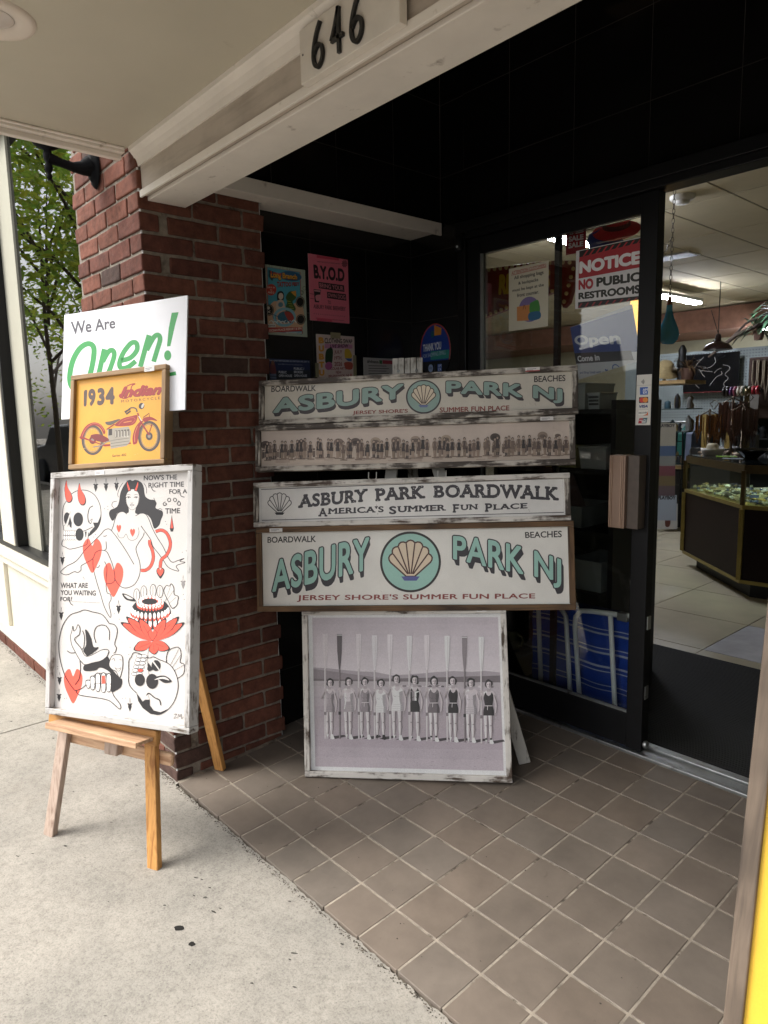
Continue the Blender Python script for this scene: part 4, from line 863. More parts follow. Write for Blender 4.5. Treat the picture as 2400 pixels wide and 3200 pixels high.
    st([(708, 678), (760, 742), (850, 872), (940, 1025)]); st([(655, 790), (657, 860), (635, 886)]); st([(522, 970), (525, 1060), (560, 1200), (600, 1330), (640, 1460), (694, 1560), (706, 1530), (686, 1430), (706, 1382), (700, 1330), (665, 1308), (655, 1200), (664, 1060), (640, 995)]); st([(555, 1050), (575, 1055), (592, 1032)]); st([(628, 735), (645, 738), (662, 728)])
    for P_ in ([(1010, 1085), (1060, 1082), (1110, 1040), (1136, 960), (1126, 880), (1102, 820), (1100, 775)], [(1160, 690), (1220, 675), (1275, 710), (1308, 790), (1304, 860), (1270, 930), (1218, 980), (1206, 1062)]): st(P_, 34); st(P_, 24, RED)
    a.heart(1209, 1115, 82, 108, INK); a.heart(1207, 1105, 64, 76, RED)
    a.poly([(1325, 520), (1346, 660), (1338, 690), (1313, 690), (1305, 660)], INK); a.poly([(1325, 545), (1337, 655), (1313, 655)], RED)
    for s_ in ((550, 215, 72), (655, 210, 72), (762, 205, 72), (212, 962, 70), (783, 1456, 74), (200, 222+Y, 70), (185, 880+Y, 70), (180, 1050+Y, 70), (898, 1145+Y, 74)): a.star(*s_, INK, '#d2ccc7')
    a.star(1440, 1203, 76, '#8d8886', '#d2ccc7')
    for x, y in ((640, 457), (673, 433), (675, 465), (530, 745), (548, 720), (425, 1155), (433, 1172), (1260, 588), (1272, 615), (1432, 900), (1472, 886), (1450, 1380), (1442, 1330), (165, 760+Y), (165, 785+Y), (235, 1085+Y), (255, 1080+Y), (822, 1083+Y), (855, 1080+Y), (885, 640+Y), (900, 565+Y), (740, 225+Y), (790, 280+Y)): a.disc(x, y, 4, 4, INK, 8)
    for s_, qd in (("NOW'S THE", [(1040, 116), (1380, 105), (1380, 158), (1040, 168)]), ('RIGHT TIME', [(1088, 192), (1450, 178), (1450, 232), (1088, 243)]), ('FOR A', [(1300, 258), (1482, 256), (1482, 300), (1300, 306)]), ('TIME', [(1257, 453), (1410, 450), (1410, 502), (1257, 508)]), ('WHAT ARE', [(195, 1210), (470, 1213), (470, 1263), (193, 1268)]), ('YOU WAITING', [(195, 1285), (552, 1290), (552, 1342), (195, 1336)]), ('FOR?', [(193, 1355), (312, 1352), (312, 1398), (193, 1398)]),
                   ('G', [(1228, 400), (1262, 380), (1278, 415), (1244, 436)]), ('O', [(1278, 348), (1315, 342), (1318, 386), (1282, 392)]), ('O', [(1340, 342), (1378, 348), (1376, 390), (1338, 386)]), ('D', [(1395, 372), (1425, 398), (1404, 436), (1375, 408)])): a.text(s_, qd, INK, .014)
    st([(280, 1390), (300, 1425), (322, 1440)]); st([(1115, 235), (1135, 270), (1158, 278)]); st([(1405, 300), (1425, 330), (1455, 338)])
    for i in range(22): a.disc(318+13*i, 1402+.6*i, 3, 3, INK, 6)
    # flower of teeth
    for P_ in ([(1245, 1295), (1270, 1240), (1300, 1245), (1320, 1222), (1345, 1260), (1350, 1330), (1390, 1350), (1385, 1400), (1375, 1440), (1330, 1470), (1290, 1400)],): a.poly(P_, '#d2ccc7'); st(P_, K, INK, True)
    for a0, b0 in (((1260, 1400), (1318, 1228)), ((1300, 1420), (1380, 1350)), ((1280, 1380), (1345, 1290))): st([a0, b0], 3)
    for x, y in ((968, 1335), (1040, 1305), (1135, 1290), (1205, 1300)): a.disc(x, y, 33, 66, INK, 20); a.disc(x, y, 28, 60, '#d2ccc7', 20); st([(x, y-45), (x-3, y+50)], 3)
    a.poly([(820, 1322), (870, 1330), (940, 1370), (960, 1400), (900, 1395), (850, 1375)], INK, True); a.poly([(840, 1334), (880, 1344), (930, 1375), (880, 1372)], '#d2ccc7', True)
    a.disc(1110, 1520, 205, 165, INK, 36)
    for (cy_, rx, ry, n, tw, th, a0, a1) in ((1560, 215, 70, 13, 17, 52, .05, .95), (1492, 185, 62, 13, 15, 46, .04, .96), (1415, 125, 42, 13, 13, 36, .0, 1.0)):
        for i in range(n):
            t = math.pi*(a0+(a1-a0)*i/(n-1)); x = 1105-rx*math.cos(t); y = cy_+ry*math.sin(t); a.disc(x, y+8, tw, th, RED, 14); a.disc(x, y-6, tw*.95, th*.72, '#f2ede9', 14)
    a.disc(1104, 1405, 122, 58, RED, 30); 
    for i in range(16): t = 2*math.pi*i/16; a.disc(1104+100*math.cos(t), 1400+46*math.sin(t), 15, 18, '#f2ede9', 10)
    a.disc(1100, 1402, 78, 32, INK, 26)
    def petal(x, y, ang, L, wd):
        c, s_ = math.cos(ang), math.sin(ang); P_ = [(0, 0), (.3, .42), (.65, .5), (1, 0), (.65, -.42), (.3, -.4)]; f = lambda k: [(x+c*L*k*p-s_*wd*k*r, y+s_*L*k*p+c*wd*k*r) for p, r in P_]
        a.poly(f(1.04), INK, True); a.poly(f(.96), RED, True); st([(x+c*L*.1, y+s_*L*.1), (x+c*L*.7, y+s_*L*.7)], 3)
    for ang, L in ((-2.62, 360), (-.52, 360), (-2.4, 350), (-.74, 350), (-2.1, 260), (-1.04, 260)): petal(1130, 500+Y, ang, L, 90)
    for ang in (2.75, .35): petal(1120, 515+Y, ang, 190, 100)
    petal(1140, 520+Y, 1.5, 115, 100); a.heart(1130, 445+Y, 92, 115, INK); a.heart(1130, 443+Y, 82, 104, RED); st(low([(1110, 540), (1085, 620), (1078, 720), (1092, 830), (1120, 900)]), 3)
    # curled figure
    st(low([(690, 325), (620, 235), (520, 206), (440, 186), (380, 206), (290, 240), (220, 340), (186, 460), (178, 560), (190, 680), (230, 825), (280, 922), (330, 990), (352, 1002), (420, 975), (490, 905), (545, 845), (600, 828), (690, 838)])); st(low([(352, 1002), (375, 1042), (450, 1060), (620, 1085), (700, 1112), (780, 1180), (804, 1186), (800, 1142), (740, 1062), (722, 1018)]))
    st(low([(690, 325), (740, 335), (770, 380), (765, 450), (745, 530), (762, 570), (752, 612), (735, 625)])); st(low([(555, 520), (535, 440), (555, 365), (610, 338), (650, 345)])); st(low([(655, 345), (690, 400), (690, 490)]))
    a.poly(low([(445, 388), (470, 400), (505, 470), (530, 560), (582, 565), (540, 610), (465, 658), (428, 602), (455, 540), (452, 450)]), INK, True); a.poly(low([(438, 745), (520, 722), (600, 690), (660, 655), (692, 690), (700, 760), (790, 868), (820, 892), (812, 960), (760, 1002), (708, 1008), (706, 850), (680, 805), (600, 770), (545, 800), (438, 802)]), INK, True)
    P_ = low([(320, 350), (312, 400), (298, 455), (310, 540), (350, 620), (390, 690), (440, 740), (520, 722), (610, 700), (668, 655), (684, 598), (620, 590), (465, 658), (400, 570), (338, 490), (362, 455), (388, 430), (392, 370), (372, 335), (355, 380), (330, 400)]); a.poly(P_, '#d2ccc7'); st(P_, K, INK, True)
    st(low([(262, 600), (300, 622), (350, 618)])); st(low([(392, 690), (398, 780), (385, 880), (345, 942)])); st(low([(418, 395), (438, 460), (432, 560), (415, 585)]))
    P_ = low([(700, 690), (730, 645), (790, 640), (822, 660), (828, 740), (820, 800), (795, 872), (760, 810), (720, 790), (690, 750)]); a.poly(P_, '#d2ccc7', True); st(P_, K, INK, True); st(low([(715, 690), (740, 680), (748, 705)]), 5); st(low([(795, 690), (818, 694)]), 5); st(low([(745, 770), (780, 785), (812, 772), (785, 808), (752, 780)]), 4)
    for i, (x, y0, y1) in enumerate(((478, 900, 985), (522, 865, 1000), (575, 840, 1015), (632, 838, 1025), (685, 845, 1020))):
        a.poly(low([(x-24, y0), (x+24, y0), (x+22, y1-30), (x, y1), (x-22, y1-30)]), INK, True); a.poly(low([(x-18, y0+8), (x+18, y0+8), (x+17, y1-34), (x, y1-8), (x-17, y1-34)]), '#efeae6', True)
        a.stroke(low([(x-22, (y0+y1)/2+5), (x+22, (y0+y1)/2+5)]), 5, INK, False)
    a.poly(low([(616, 850), (648, 850), (652, 932), (614, 932)]), RED)
    # second skull on its side
    st(low([(1110, 672), (1140, 662), (1200, 690), (1290, 730), (1350, 800), (1385, 900), (1385, 1000), (1350, 1110), (1290, 1190), (1200, 1245), (1120, 1235)])); a.poly(low([(968, 1030), (1030, 1115), (1060, 1090), (1100, 1095), (1100, 1150), (1140, 1205), (1210, 1222), (1290, 1188), (1200, 1250), (1110, 1240), (1030, 1180), (985, 1110)]), INK)
    st(low([(968, 1030), (892, 940), (888, 800), (890, 700), (915, 660), (938, 620), (1000, 630), (1070, 668), (1110, 672)]))
    for i in range(6):
        for s_ in (-1, 1): x, y = 1020+s_*26-10*i+(0), 655+36*i+Y; a.disc(x, y, 30, 17, INK, 14); a.disc(x, y, 26, 13, RED if (i == 4 and s_ == 1) else '#efeae6', 14)
    for c in ((1125, 910, 60, 76), (1165, 750, 45, 55), (1000, 895, 50, 62)): a.disc(c[0], c[1]+Y, c[2], c[3], INK)
    a.poly(low([(1085, 720), (1140, 790), (1095, 810), (1075, 790)]), INK); a.tris([low([(1120, 700), (1135, 695), (1215, 810), (1205, 812)])], '#d2ccc7'); st(low([(1060, 1075), (1090, 1030), (1150, 1075), (1200, 1100), (1212, 1152)]), 10); a.tris([low([(1062, 1060), (1080, 1045), (1100, 1095), (1045, 1095)])], '#d2ccc7')
    a.poly(low([(1120, 905), (1180, 860), (1260, 855), (1325, 910), (1250, 925), (1180, 885)]), INK, True); a.poly(low([(1150, 895), (1200, 870), (1260, 868), (1300, 900), (1230, 885)]), '#d2ccc7', True)
    P_ = low([(1270, 720), (1275, 640), (1310, 585), (1395, 565), (1420, 640), (1410, 715), (1450, 740), (1445, 830), (1385, 880)]); st(P_); 
    for a0, b0 in (((1315, 740), (1400, 575)), ((1330, 770), (1418, 640)), ((1350, 800), (1450, 745))): st(low([a0, b0]), 3)
    st(low([(1345, 1245), (1375, 1242), (1345, 1285), (1380, 1275)]), 3.5); st(low([(1385, 1285), (1395, 1240), (1405, 1270), (1420, 1240), (1425, 1290), (1442, 1268)]), 3.5)
    return PRT
PRT = printed('poster print', '#7d746c', .04, .07)
sign('tattoo_poster', 'large white framed poster of red and black tattoo drawings on the easel', 'poster', frame((-1.3572, -.5826, .415), .4022, .1801, .0625), .6, .7897, .019, .042, [distress('poster frame x', '#bdbab6', '#6a5c4e', 0, .45), distress('poster frame z', '#c2bfbc', '#6a5c4e', 2, .43)], .022, art_t, None, (.205, .773, .04, .014), sh=(1.0137, -.0272, -.0075))
ZM, KM = (120, 1100), .31344
def art_m(a, w, h, fw):
    RD, DK, GY = '#96302f', '#54433d', '#a29a8c'
    a.base('#e5a63c'); setq(a, q([(221.9, 1175.2), (517.5, 1137.6), (513.4, 1451), (211, 1468.3)], ZM, KM), w, h); q2 = random.Random(3)
    a.text('1', [(455, 385), (490, 375), (480, 545), (452, 548)], DK, .06); a.text('9', [(497, 372), (572, 365), (570, 540), (500, 545)], DK, .05); a.text('3', [(588, 365), (662, 355), (660, 530), (585, 538)], DK, .05); a.text('4', [(668, 352), (760, 348), (762, 525), (668, 530)], DK, .05)
    for dx, dy, c in ((3, 4, '#5f2422'), (0, 0, '#a23431')): a.text('Indian', [(812+dx, 350+dy), (1232+dx, 318+dy), (1228+dx, 425+dy), (806+dx, 462+dy)], c, .045, .35)
    a.stroke([(880, 345), (925, 325), (962, 322), (930, 345), (905, 440), (860, 465), (812, 450), (815, 425), (850, 420)], 11, '#a23431')
    a.text('MOTORCYCLE', [(824, 482), (1212, 447), (1213, 472), (825, 508)], '#6b3a30', .01, 0, False, 1.5)
    a.text('Series 402', [(735, 1027), (876, 1015), (876, 1040), (735, 1052)], '#5b4630', .01, .1)
    for cx, cy_, rx, ry in ((540, 880, 98, 138), (1106, 842, 100, 140)):
        a.ring(cx, cy_, rx, ry, 26, '#574b46', 40); a.ring(cx, cy_, rx-18, ry-22, 6, '#8d8275', 36); a.ring(cx, cy_, rx+6, ry+7, 4, '#3c3330', 40)
        for i in range(18): t = i*.349; a.stroke([(cx+20*math.cos(t), cy_+24*math.sin(t)), (cx+(rx-18)*math.cos(t+.2), cy_+(ry-22)*math.sin(t+.2))], 1.6, '#9c7a45', False)
        a.disc(cx, cy_, 34, 40, '#6e2a2a' if cx < 800 else '#4c4441', 20); a.disc(cx, cy_, 16, 18, '#8f8478', 14)
    a.poly([(415, 860), (440, 790), (480, 735), (540, 705), (600, 712), (645, 750), (668, 800), (650, 820), (625, 770), (585, 738), (535, 735), (490, 765), (455, 820), (440, 868)], RD, True); a.stroke([(432, 850), (470, 770), (540, 716), (610, 728), (655, 790)], 4, '#d9795a')
    a.poly([(945, 920), (940, 850), (965, 760), (1010, 700), (1045, 690), (1015, 745), (1000, 830), (985, 905), (965, 922)], RD, True); a.poly([(1040, 668), (1090, 648), (1140, 655), (1188, 688), (1120, 680), (1060, 700)], RD, True); a.stroke([(962, 900), (962, 820), (990, 740)], 4, '#e09a5e')
    a.poly([(398, 850), (430, 842), (640, 925), (920, 905), (925, 918), (660, 945), (600, 920)], RD); a.poly([(520, 835), (600, 820), (690, 860), (700, 890), (640, 900), (560, 880)], '#7a2a2a', True)
    a.poly([(690, 770), (900, 745), (925, 800), (915, 895), (880, 940), (720, 968), (715, 900), (690, 850)], GY); a.poly([(700, 770), (735, 765), (735, 830), (700, 836)], '#3d3532')
    for i in range(5): a.poly([(765+30*i, 785-3*i), (787+30*i, 782-3*i), (787+30*i, 850-4*i), (765+30*i, 855-4*i)], '#5f564d'); a.stroke([(772+30*i, 790), (772+30*i, 850)], 6, '#d8d1c4', False)
    for y in (870, 900, 930): a.stroke([(720, y+15), (905, y-10)], 5, '#6a6056', False)
    a.stroke([(545, 950), (620, 935), (680, 900), (760, 880)], 12, '#8b8378')
    a.poly([(765, 722), (840, 665), (930, 640), (985, 632), (975, 690), (940, 728), (860, 740), (780, 740)], RD, True); a.stroke([(800, 728), (850, 680), (940, 655), (965, 680), (930, 715)], 4, '#cf6a4c'); a.stroke([(850, 705), (930, 690)], 8, '#d98c4a', False)
    a.poly([(668, 700), (720, 692), (790, 672), (815, 675), (770, 705), (720, 730), (680, 725)], '#5d544c', True); a.stroke([(680, 775), (760, 720)], 12, RD, False); a.stroke([(990, 610), (1020, 690), (1085, 800), (1110, 830)], 16, RD); a.stroke([(1000, 640), (1030, 690)], 9, '#d8cdc0', False)
    a.stroke([(985, 600), (970, 565), (920, 560), (865, 610)], 13, '#57504a'); a.stroke([(860, 600), (915, 570)], 16, '#443c39', False); a.stroke([(875, 622), (920, 590)], 15, '#443c39', False); a.disc(1028, 540, 28, 32, '#3e3836', 20, .4); a.disc(1040, 538, 12, 26, '#c9c2b6', 14, .4)
    a.stroke([(1045, 655), (1105, 612), (1110, 650)], 8, '#6a2a2a', False); a.stroke([(1120, 740), (1135, 720), (1110, 800)], 8, RD, False)
    for _ in range(40): x, y = q2.uniform(400, 1220), q2.uniform(220, 1090); a.stroke([(x, y), (x+q2.uniform(4, 16), y-q2.uniform(0, 4))], q2.uniform(1, 3), '#f0c983', False)
    return PRM
PRM = printed('yellow print', '#f0d49a', .1, .14)
OW = [wood('oiled frame x', '#7a5f40', '#9b7c57', 0, .6, .7), wood('oiled frame z', '#7a5f40', '#9b7c57', 2, .6, .7)]
sign('motorcycle_sign', 'small yellow sign with a red motorcycle and 1934, in brown frame', 'sign', frame((-1.4616, -.4151, 1.1975), .4625, .1964, .0558), .4, .3219, .0165, .04, OW, .012, art_m, None, (.315, .303, .04, .017), sh=(1.0068, -.0126, .002))
t_ = thing('open_sign', 'white plastic board reading We Are Open in green script', 'sign', M=frame((-1.5668, -.3908, 1.3653), .4356, .1771, .0419))
mb = MB(); mb.box(0, .535, .0005, .006, 0, .3677); obj('board', mb, plain('white corrugated plastic', '#dfe0e4', .4, .02), t_, bevel=.0008)
a = Art(.535, .3677, q([(202.3, 984.9), (584.6, 922.7), (579.2, 1280.7), (190.4, 1310.4)], (100, 880), .36166)); a.base('#e6e7ec')
a.text('We Are', [(336, 345), (718, 305), (720, 402), (345, 462)], '#45434b', .022)
GN = '#2c9446'
a.stroke([(425, 920), (350, 915), (325, 830), (350, 690), (410, 580), (480, 535), (530, 560), (532, 650), (500, 800), (450, 900), (425, 920)], 46, GN)
a.stroke([(625, 580), (575, 800), (545, 950)], 44, GN); a.stroke([(610, 690), (655, 610), (690, 590), (710, 620), (695, 690), (650, 800), (600, 815)], 42, GN)
a.stroke([(770, 680), (850, 655), (905, 590), (900, 530), (855, 530), (790, 610), (755, 700), (770, 745), (830, 735), (895, 685)], 42, GN)
a.stroke([(1010, 460), (960, 640), (935, 735)], 44, GN); a.stroke([(990, 590), (1050, 480), (1090, 460), (1105, 500), (1080, 590), (1050, 690)], 42, GN)
a.poly([(1205, 268), (1265, 262), (1238, 360), (1195, 555), (1165, 558), (1180, 400)], GN); a.disc(1172, 635, 31, 44, GN); a.stroke([(400, 930), (900, 850), (1245, 790)], [10, 34], GN)
a.build('printed_face', PRP, t_)
# the wooden easel
t_ = thing('wooden_easel', 'natural wood easel on the pavement holding the tattoo poster', 'easel', (0, 0, 0))
FL, FR = V((-1.3789, -.6003, -.02)), V((-.9632, -.4112, -.02)); e1 = V((.9102, .4141, 0)); e2 = V((-.0741, .163, .9838)); en = V((.4074, -.8955, .179))
E = lambda a, b, c=0: FL+e1*a+e2*b+en*c
mb = MB(); mb.bar(E(.006, .004), E(.132, 1.16), .042, .022, 0, e1); obj('leg', mb, PALE[1], t_, bevel=.003)
mb = MB(); mb.bar(E(.4565, .002), E(.33, 1.16), .042, .022, 0, e1); obj('leg', mb, GOLD[1], t_, bevel=.003)
mb = MB(); mb.bar(V((-1.342, .02, .003)), E(.229, 1.36, -.085), .042, .022, 0, e1); obj('rear_leg', mb, GOLD[1], t_, bevel=.003)
mb = MB(); mb.bar(E(.229, .5, -.05), E(.229, 1.4, -.05), .045, .02, 0, e1); obj('mast', mb, PALE[1], t_, bevel=.003)
ME = Matrix((e1, -en, e2)).transposed().to_4x4(); ME.translation = FL
mb = MB(); mb.box(.004, .462, -.037, -.0115, .386, .435); obj('back_board', mb, GOLD[0], t_, bevel=.006, M=ME)
mb = MB(); mb.box(.078, .455, -.105, -.038, .405, .417); mb.box(.078, .455, -.112, -.1055, .399, .4185); obj('tray', mb, PALE[0], t_, bevel=.003, M=ME)
mb = MB(); mb.box(.0, .485, .0125, .032, .316, .358); obj('cross_bar', mb, PALE[0], t_, bevel=.008, M=ME)
mb = MB(); mb.box(.238, .292, -.02, .012, .322, .3855); obj('slide_block', mb, PALE[1], t_, bevel=.006, M=ME)
# ---- sign close to the camera at the right edge
def art_f(a, w, h, fw):
    a.base('#eec03f'); a.quadf(.085, .24, .2, .262, '#b5442e'); a.quadf(.085, .62, .4, .72, '#a83d2a'); a.disc(.3, .45, .13, .13, '#8a3526'); return PRM
SL = [wood('split frame x', '#4d4239', '#7d6d5e', 0, .75, .9), wood('split frame z', '#4d4239', '#7d6d5e', 2, .75, .9)]
sign('yellow_sign', 'tall yellow sign in a rough wooden frame at the photo edge', 'sign', frame((.637, -.258, .002), .1, .187, .0), .62, 1.32, .026, .035, SL, .01, art_f)

# ================================================================ FLYERS ON THE TILES, STICKERS ON THE DOOR
KW, OW_ = .38577, (780, 760)
def flyer(name, label, M, w, h, quad, draw, tapes=(), group='flyers taped to the black tiles', mat=None):
    t = thing(name, label, 'flyer', M=M, group=group); mb = MB(); mb.box(0, w, .0003, .0012, 0, h); obj('sheet', mb, M_tag, t)
    a = Art(w, h, quad); draw(a); a.build('printed_face', mat or PRP, t)
    for x, z, tw_, th_ in tapes:
        mb = MB(); mb.box(x, x+tw_, -.003, -.0024, z, z+th_); obj('tape', mb, plain('yellowed tape', '#8d8668', .35), t)
    return t
WL_ = lambda y, z: Matrix.Translation((-1.4635, y, z)) @ Matrix.Rotation(R(90), 4, 'Z')
def d_pink(a):
    a.base('#e0788c'); k = '#241a1d'
    a.text('ASBURY PARK\'S BEST DOG FRIENDLY BREWERY', [(545, 147), (730, 163), (730, 172), (545, 158)], k); a.text('B.Y.O.D', [(516, 175), (765, 208), (768, 315), (528, 292)], k, .04)
    a.poly([(562, 318), (765, 343), (770, 397), (568, 370)], k); a.text('BRING YOUR', [(570, 328), (758, 352), (762, 387), (575, 363)], '#e0909c', .01)
    a.poly([(632, 398), (782, 415), (786, 468), (635, 448)], k); a.text('OWN DOG', [(638, 408), (776, 424), (779, 458), (641, 440)], '#e0909c', .01)
    a.text('TO', [(640, 468), (664, 470), (666, 498), (642, 496)], k, .01); a.text('ASBURY PARK BREWERY', [(530, 500), (782, 518), (783, 552), (532, 532)], k, .015)
    a.poly([(527, 378), (585, 384), (572, 485), (540, 482)], k); a.poly([(545, 430), (585, 425), (582, 465), (552, 470)], '#d98a97', True); a.stroke([(498, 415), (530, 420)], 3, k, False); a.stroke([(502, 452), (535, 458)], 3, k, False); a.poly([(530, 384), (582, 388), (580, 402), (532, 396)], '#c9929c')
    for i in range(15): a.star(538+17*i, 574+1.4*i, 7, k)
    a.text('810 SUNSET AVE, ASBURY PARK', [(552, 606), (772, 624), (772, 632), (552, 615)], k); a.poly([(540, 100), (720, 122), (718, 140), (542, 122)], '#c9455e'); a.poly([(560, 605), (680, 618), (678, 640), (562, 630)], '#d0506a')
    for i in range(10): t = i*.628; a.tris([[(765, 165), (765+20*math.cos(t-.2), 165+26*math.sin(t-.2)), (765+26*math.cos(t), 165+32*math.sin(t)), (765+20*math.cos(t+.2), 165+26*math.sin(t+.2))]], k)
flyer('flyer', 'pink flyer reading B.Y.O.D bring your own dog', WL_(.612, 1.761), .213, .272, [(471, 86), (790, 132), (816, 651), (510, 626)], d_pink)
def d_tat(a):
    a.base('#a8b3a4'); q2 = random.Random(5)
    for _ in range(16): x, y = q2.choice([(q2.uniform(410, 445), q2.uniform(220, 740)), (q2.uniform(130, 440), q2.uniform(180, 225))]); a.ring(x, y, 12, 16, 3, '#56684f', 14)
    a.poly([(135, 190), (408, 236), (424, 742), (150, 712)], '#4fa0b5'); a.stroke([(137, 192), (406, 238), (422, 738), (152, 708)], 6, '#a8473a', False, True)
    a.poly([(140, 560), (200, 470), (300, 520), (410, 480), (420, 690), (150, 680)], '#cfa98a', True); a.poly([(150, 215), (215, 240), (180, 310), (150, 270)], '#1d4a5a'); a.disc(330, 270, 90, 40, '#2a5a80', 24, .15)
    a.text('Long Branch', [(165, 228), (384, 262), (384, 318), (165, 300)], '#5c2320', .06); a.text('Long Branch', [(168, 226), (382, 258), (382, 310), (168, 294)], '#dca43c', .04); a.text('Long', [(168, 226), (255, 240), (255, 268), (168, 254)], '#c8402f', .03)
    a.text('TATTOO FEST', [(218, 312), (400, 322), (400, 350), (218, 362)], '#33211f', .05); a.text('TATTOO FEST', [(220, 312), (398, 322), (398, 346), (220, 358)], '#a5352f', .03)
    a.disc(172, 378, 42, 46, '#b93f33'); a.text('JULY 31', [(140, 350), (200, 356), (200, 372), (140, 366)], '#e8dccb', .02); a.text('TO', [(162, 374), (180, 376), (180, 388), (162, 386)], '#e8dccb'); a.text('AUG 2', [(146, 390), (196, 394), (196, 410), (146, 406)], '#e8dccb', .02)
    a.poly([(225, 470), (222, 405), (255, 390), (275, 415), (268, 465)], '#151515', True); a.disc(250, 432, 20, 27, '#d9c9b8'); a.poly([(215, 480), (240, 460), (270, 470), (280, 520), (250, 560), (215, 540)], '#c9b8a6', True); a.disc(248, 500, 20, 20, '#5f8a9c')
    a.poly([(290, 440), (320, 395), (370, 400), (372, 450), (345, 480), (370, 540), (320, 580), (285, 540), (300, 480)], '#3d5a2e', True); a.poly([(330, 398), (372, 388), (374, 440), (350, 420)], '#c98f35')
    for i in range(5): a.stroke([(300+8*i, 470+20*i), (330+8*i, 478+18*i)], 5, '#a5a43a', False)
    a.ring(280, 600, 80, 66, 22, '#7fb0c0', 30); a.disc(285, 600, 62, 46, '#3a6a80', 24); a.poly([(280, 560), (330, 565), (355, 610), (330, 650), (300, 610)], '#a8453f', True)
    for i in range(9): a.stroke([(155+30*i, 640), (175+30*i, 625+8*(i % 2)), (195+30*i, 650)], 6, '#d8e4e2')
    for i in range(8): a.stroke([(150+20*i, 560+10*i), (180+22*i, 575+9*i), (190+22*i, 610+6*i)], 4, '#2a5f7c')
    for c in ((158, 542, 36, 44), (406, 480, 36, 44), (410, 622, 37, 42)): a.disc(*c, '#171312'); a.ring(c[0], c[1], c[2]-6, c[3]-7, 3, '#b5a58f', 22)
    a.disc(150, 524, 12, 13, '#d8d0c4', 14); a.stroke([(140, 545), (165, 565)], 5, '#d8d0c4', False); a.stroke([(165, 545), (140, 565)], 5, '#d8d0c4', False)
    a.poly([(124, 648), (208, 652), (208, 678), (126, 675)], '#d9d9d2'); a.text('heuma', [(128, 655), (203, 656), (203, 672), (128, 672)], '#2a2a2a', .01)
    a.poly([(150, 680), (422, 684), (424, 716), (152, 720)], '#b03a34'); a.text('OCEAN PLACE RESORT & SPA', [(156, 695), (418, 685), (418, 702), (156, 713)], '#ece2d5', .02); a.text('NJTATTOOFEST.COM', [(292, 718), (418, 726), (418, 740), (292, 732)], '#e9e4dc', .02)
flyer('flyer', 'colourful tattoo fest flyer beside the brick pillar edge', WL_(.401, 1.690), .193, .273, [(124, 171), (447, 222), (463, 764), (150, 734)], d_tat)
def d_swap(a):
    a.base('#d6c3be'); k = '#3a2326'
    for i, c in enumerate('BUBTUR'): a.text(c, [(553, 755+55*i), (597, 757+55*i), (598, 800+55*i), (555, 798+55*i)], '#d99a35', .06)
    a.text('CLOTHING SWAP', [(602, 762), (826, 782), (828, 810), (602, 800)], k, .03); a.poly([(602, 802), (828, 818), (828, 846), (602, 832)], '#c98ab0'); a.text('LIVE SHOW', [(645, 808), (795, 812), (795, 838), (642, 832)], k, .03, .2)
    for i, s_ in enumerate(('JULY', '19TH,', '2026')): a.text(s_, [(678, 850+40*i), (742, 853+40*i), (742, 882+40*i), (678, 880+40*i)], '#8a2f38', .02)
    a.poly([(615, 845), (665, 840), (660, 930), (640, 935), (605, 925)], '#1d3a22', True); a.poly([(765, 850), (800, 850), (825, 900), (790, 920), (765, 905)], '#d4b03a', True); a.poly([(765, 910), (825, 915), (820, 935), (790, 930)], '#3a5fa0'); a.disc(632, 955, 30, 28, '#b05a90'); a.poly([(760, 940), (825, 945), (825, 990), (775, 985)], '#b0503f', True)
    for i, (s_, x0, x1) in enumerate((('COLAB ARTS,', 645, 778), ('NEW', 690, 735), ('BRUNSWICK, NJ', 630, 798))): a.text(s_, [(x0, 965+26*i), (x1, 972+26*i), (x1, 992+26*i), (x0, 986+26*i)], '#8a2f38', .02)
    a.poly([(635, 1050), (780, 1055), (780, 1095), (635, 1092)], '#3a3f4a'); a.star(815, 1030, 20, '#c04a45')
flyer('flyer', 'clothing swap live show flyer with orange side lettering', WL_(.64, 1.424), .210, .282, [(536, 733), (843, 764), (858, 1220), (545, 1190)], d_swap, ((.075, .268, .055, .025), (-.012, .10, .018, .06), (.198, .1, .018, .1)))
def d_blue(a):
    a.base('#1f2c55'); a.poly([(160, 1010), (480, 1010), (480, 1200), (160, 1200)], '#232a36'); a.text('THE ICONIC POST BUILDING, 601 MATTISON AVE, UNIT 10', [(165, 938), (474, 950), (474, 962), (165, 948)], '#c9d2e6', .01); a.text('we are thrilled to invite you to our public open house', [(230, 962), (420, 972), (420, 980), (230, 972)], '#a9b3cc')
    a.poly([(168, 1020), (172, 970), (195, 950), (208, 975), (212, 1030)], '#7a3f45', True); a.disc(190, 958, 12, 15, '#8a5f4a')
    for s_, x, y in (('PUBLIC', 234, 1010), ('OPEN HOUSE', 234, 1034), ('PUBLIC /', 352, 990), ('BROKERS', 352, 1012), ('OPEN HOUSE', 352, 1036)): a.text(s_, [(x, y), (x+len(s_)*10.2, y+3), (x+len(s_)*10.2, y+19), (x, y+16)], '#d8dde8', .02)
    for i in range(4): a.quadf(168, 1030+10*i, 215, 1034+10*i, '#8fa0c8')
flyer('flyer', 'dark blue open house flyer low beside the brick pillar', WL_(.398, 1.47), .205, .124, [(160, 930), (482, 945), (482, 1140), (165, 1128)], d_blue)
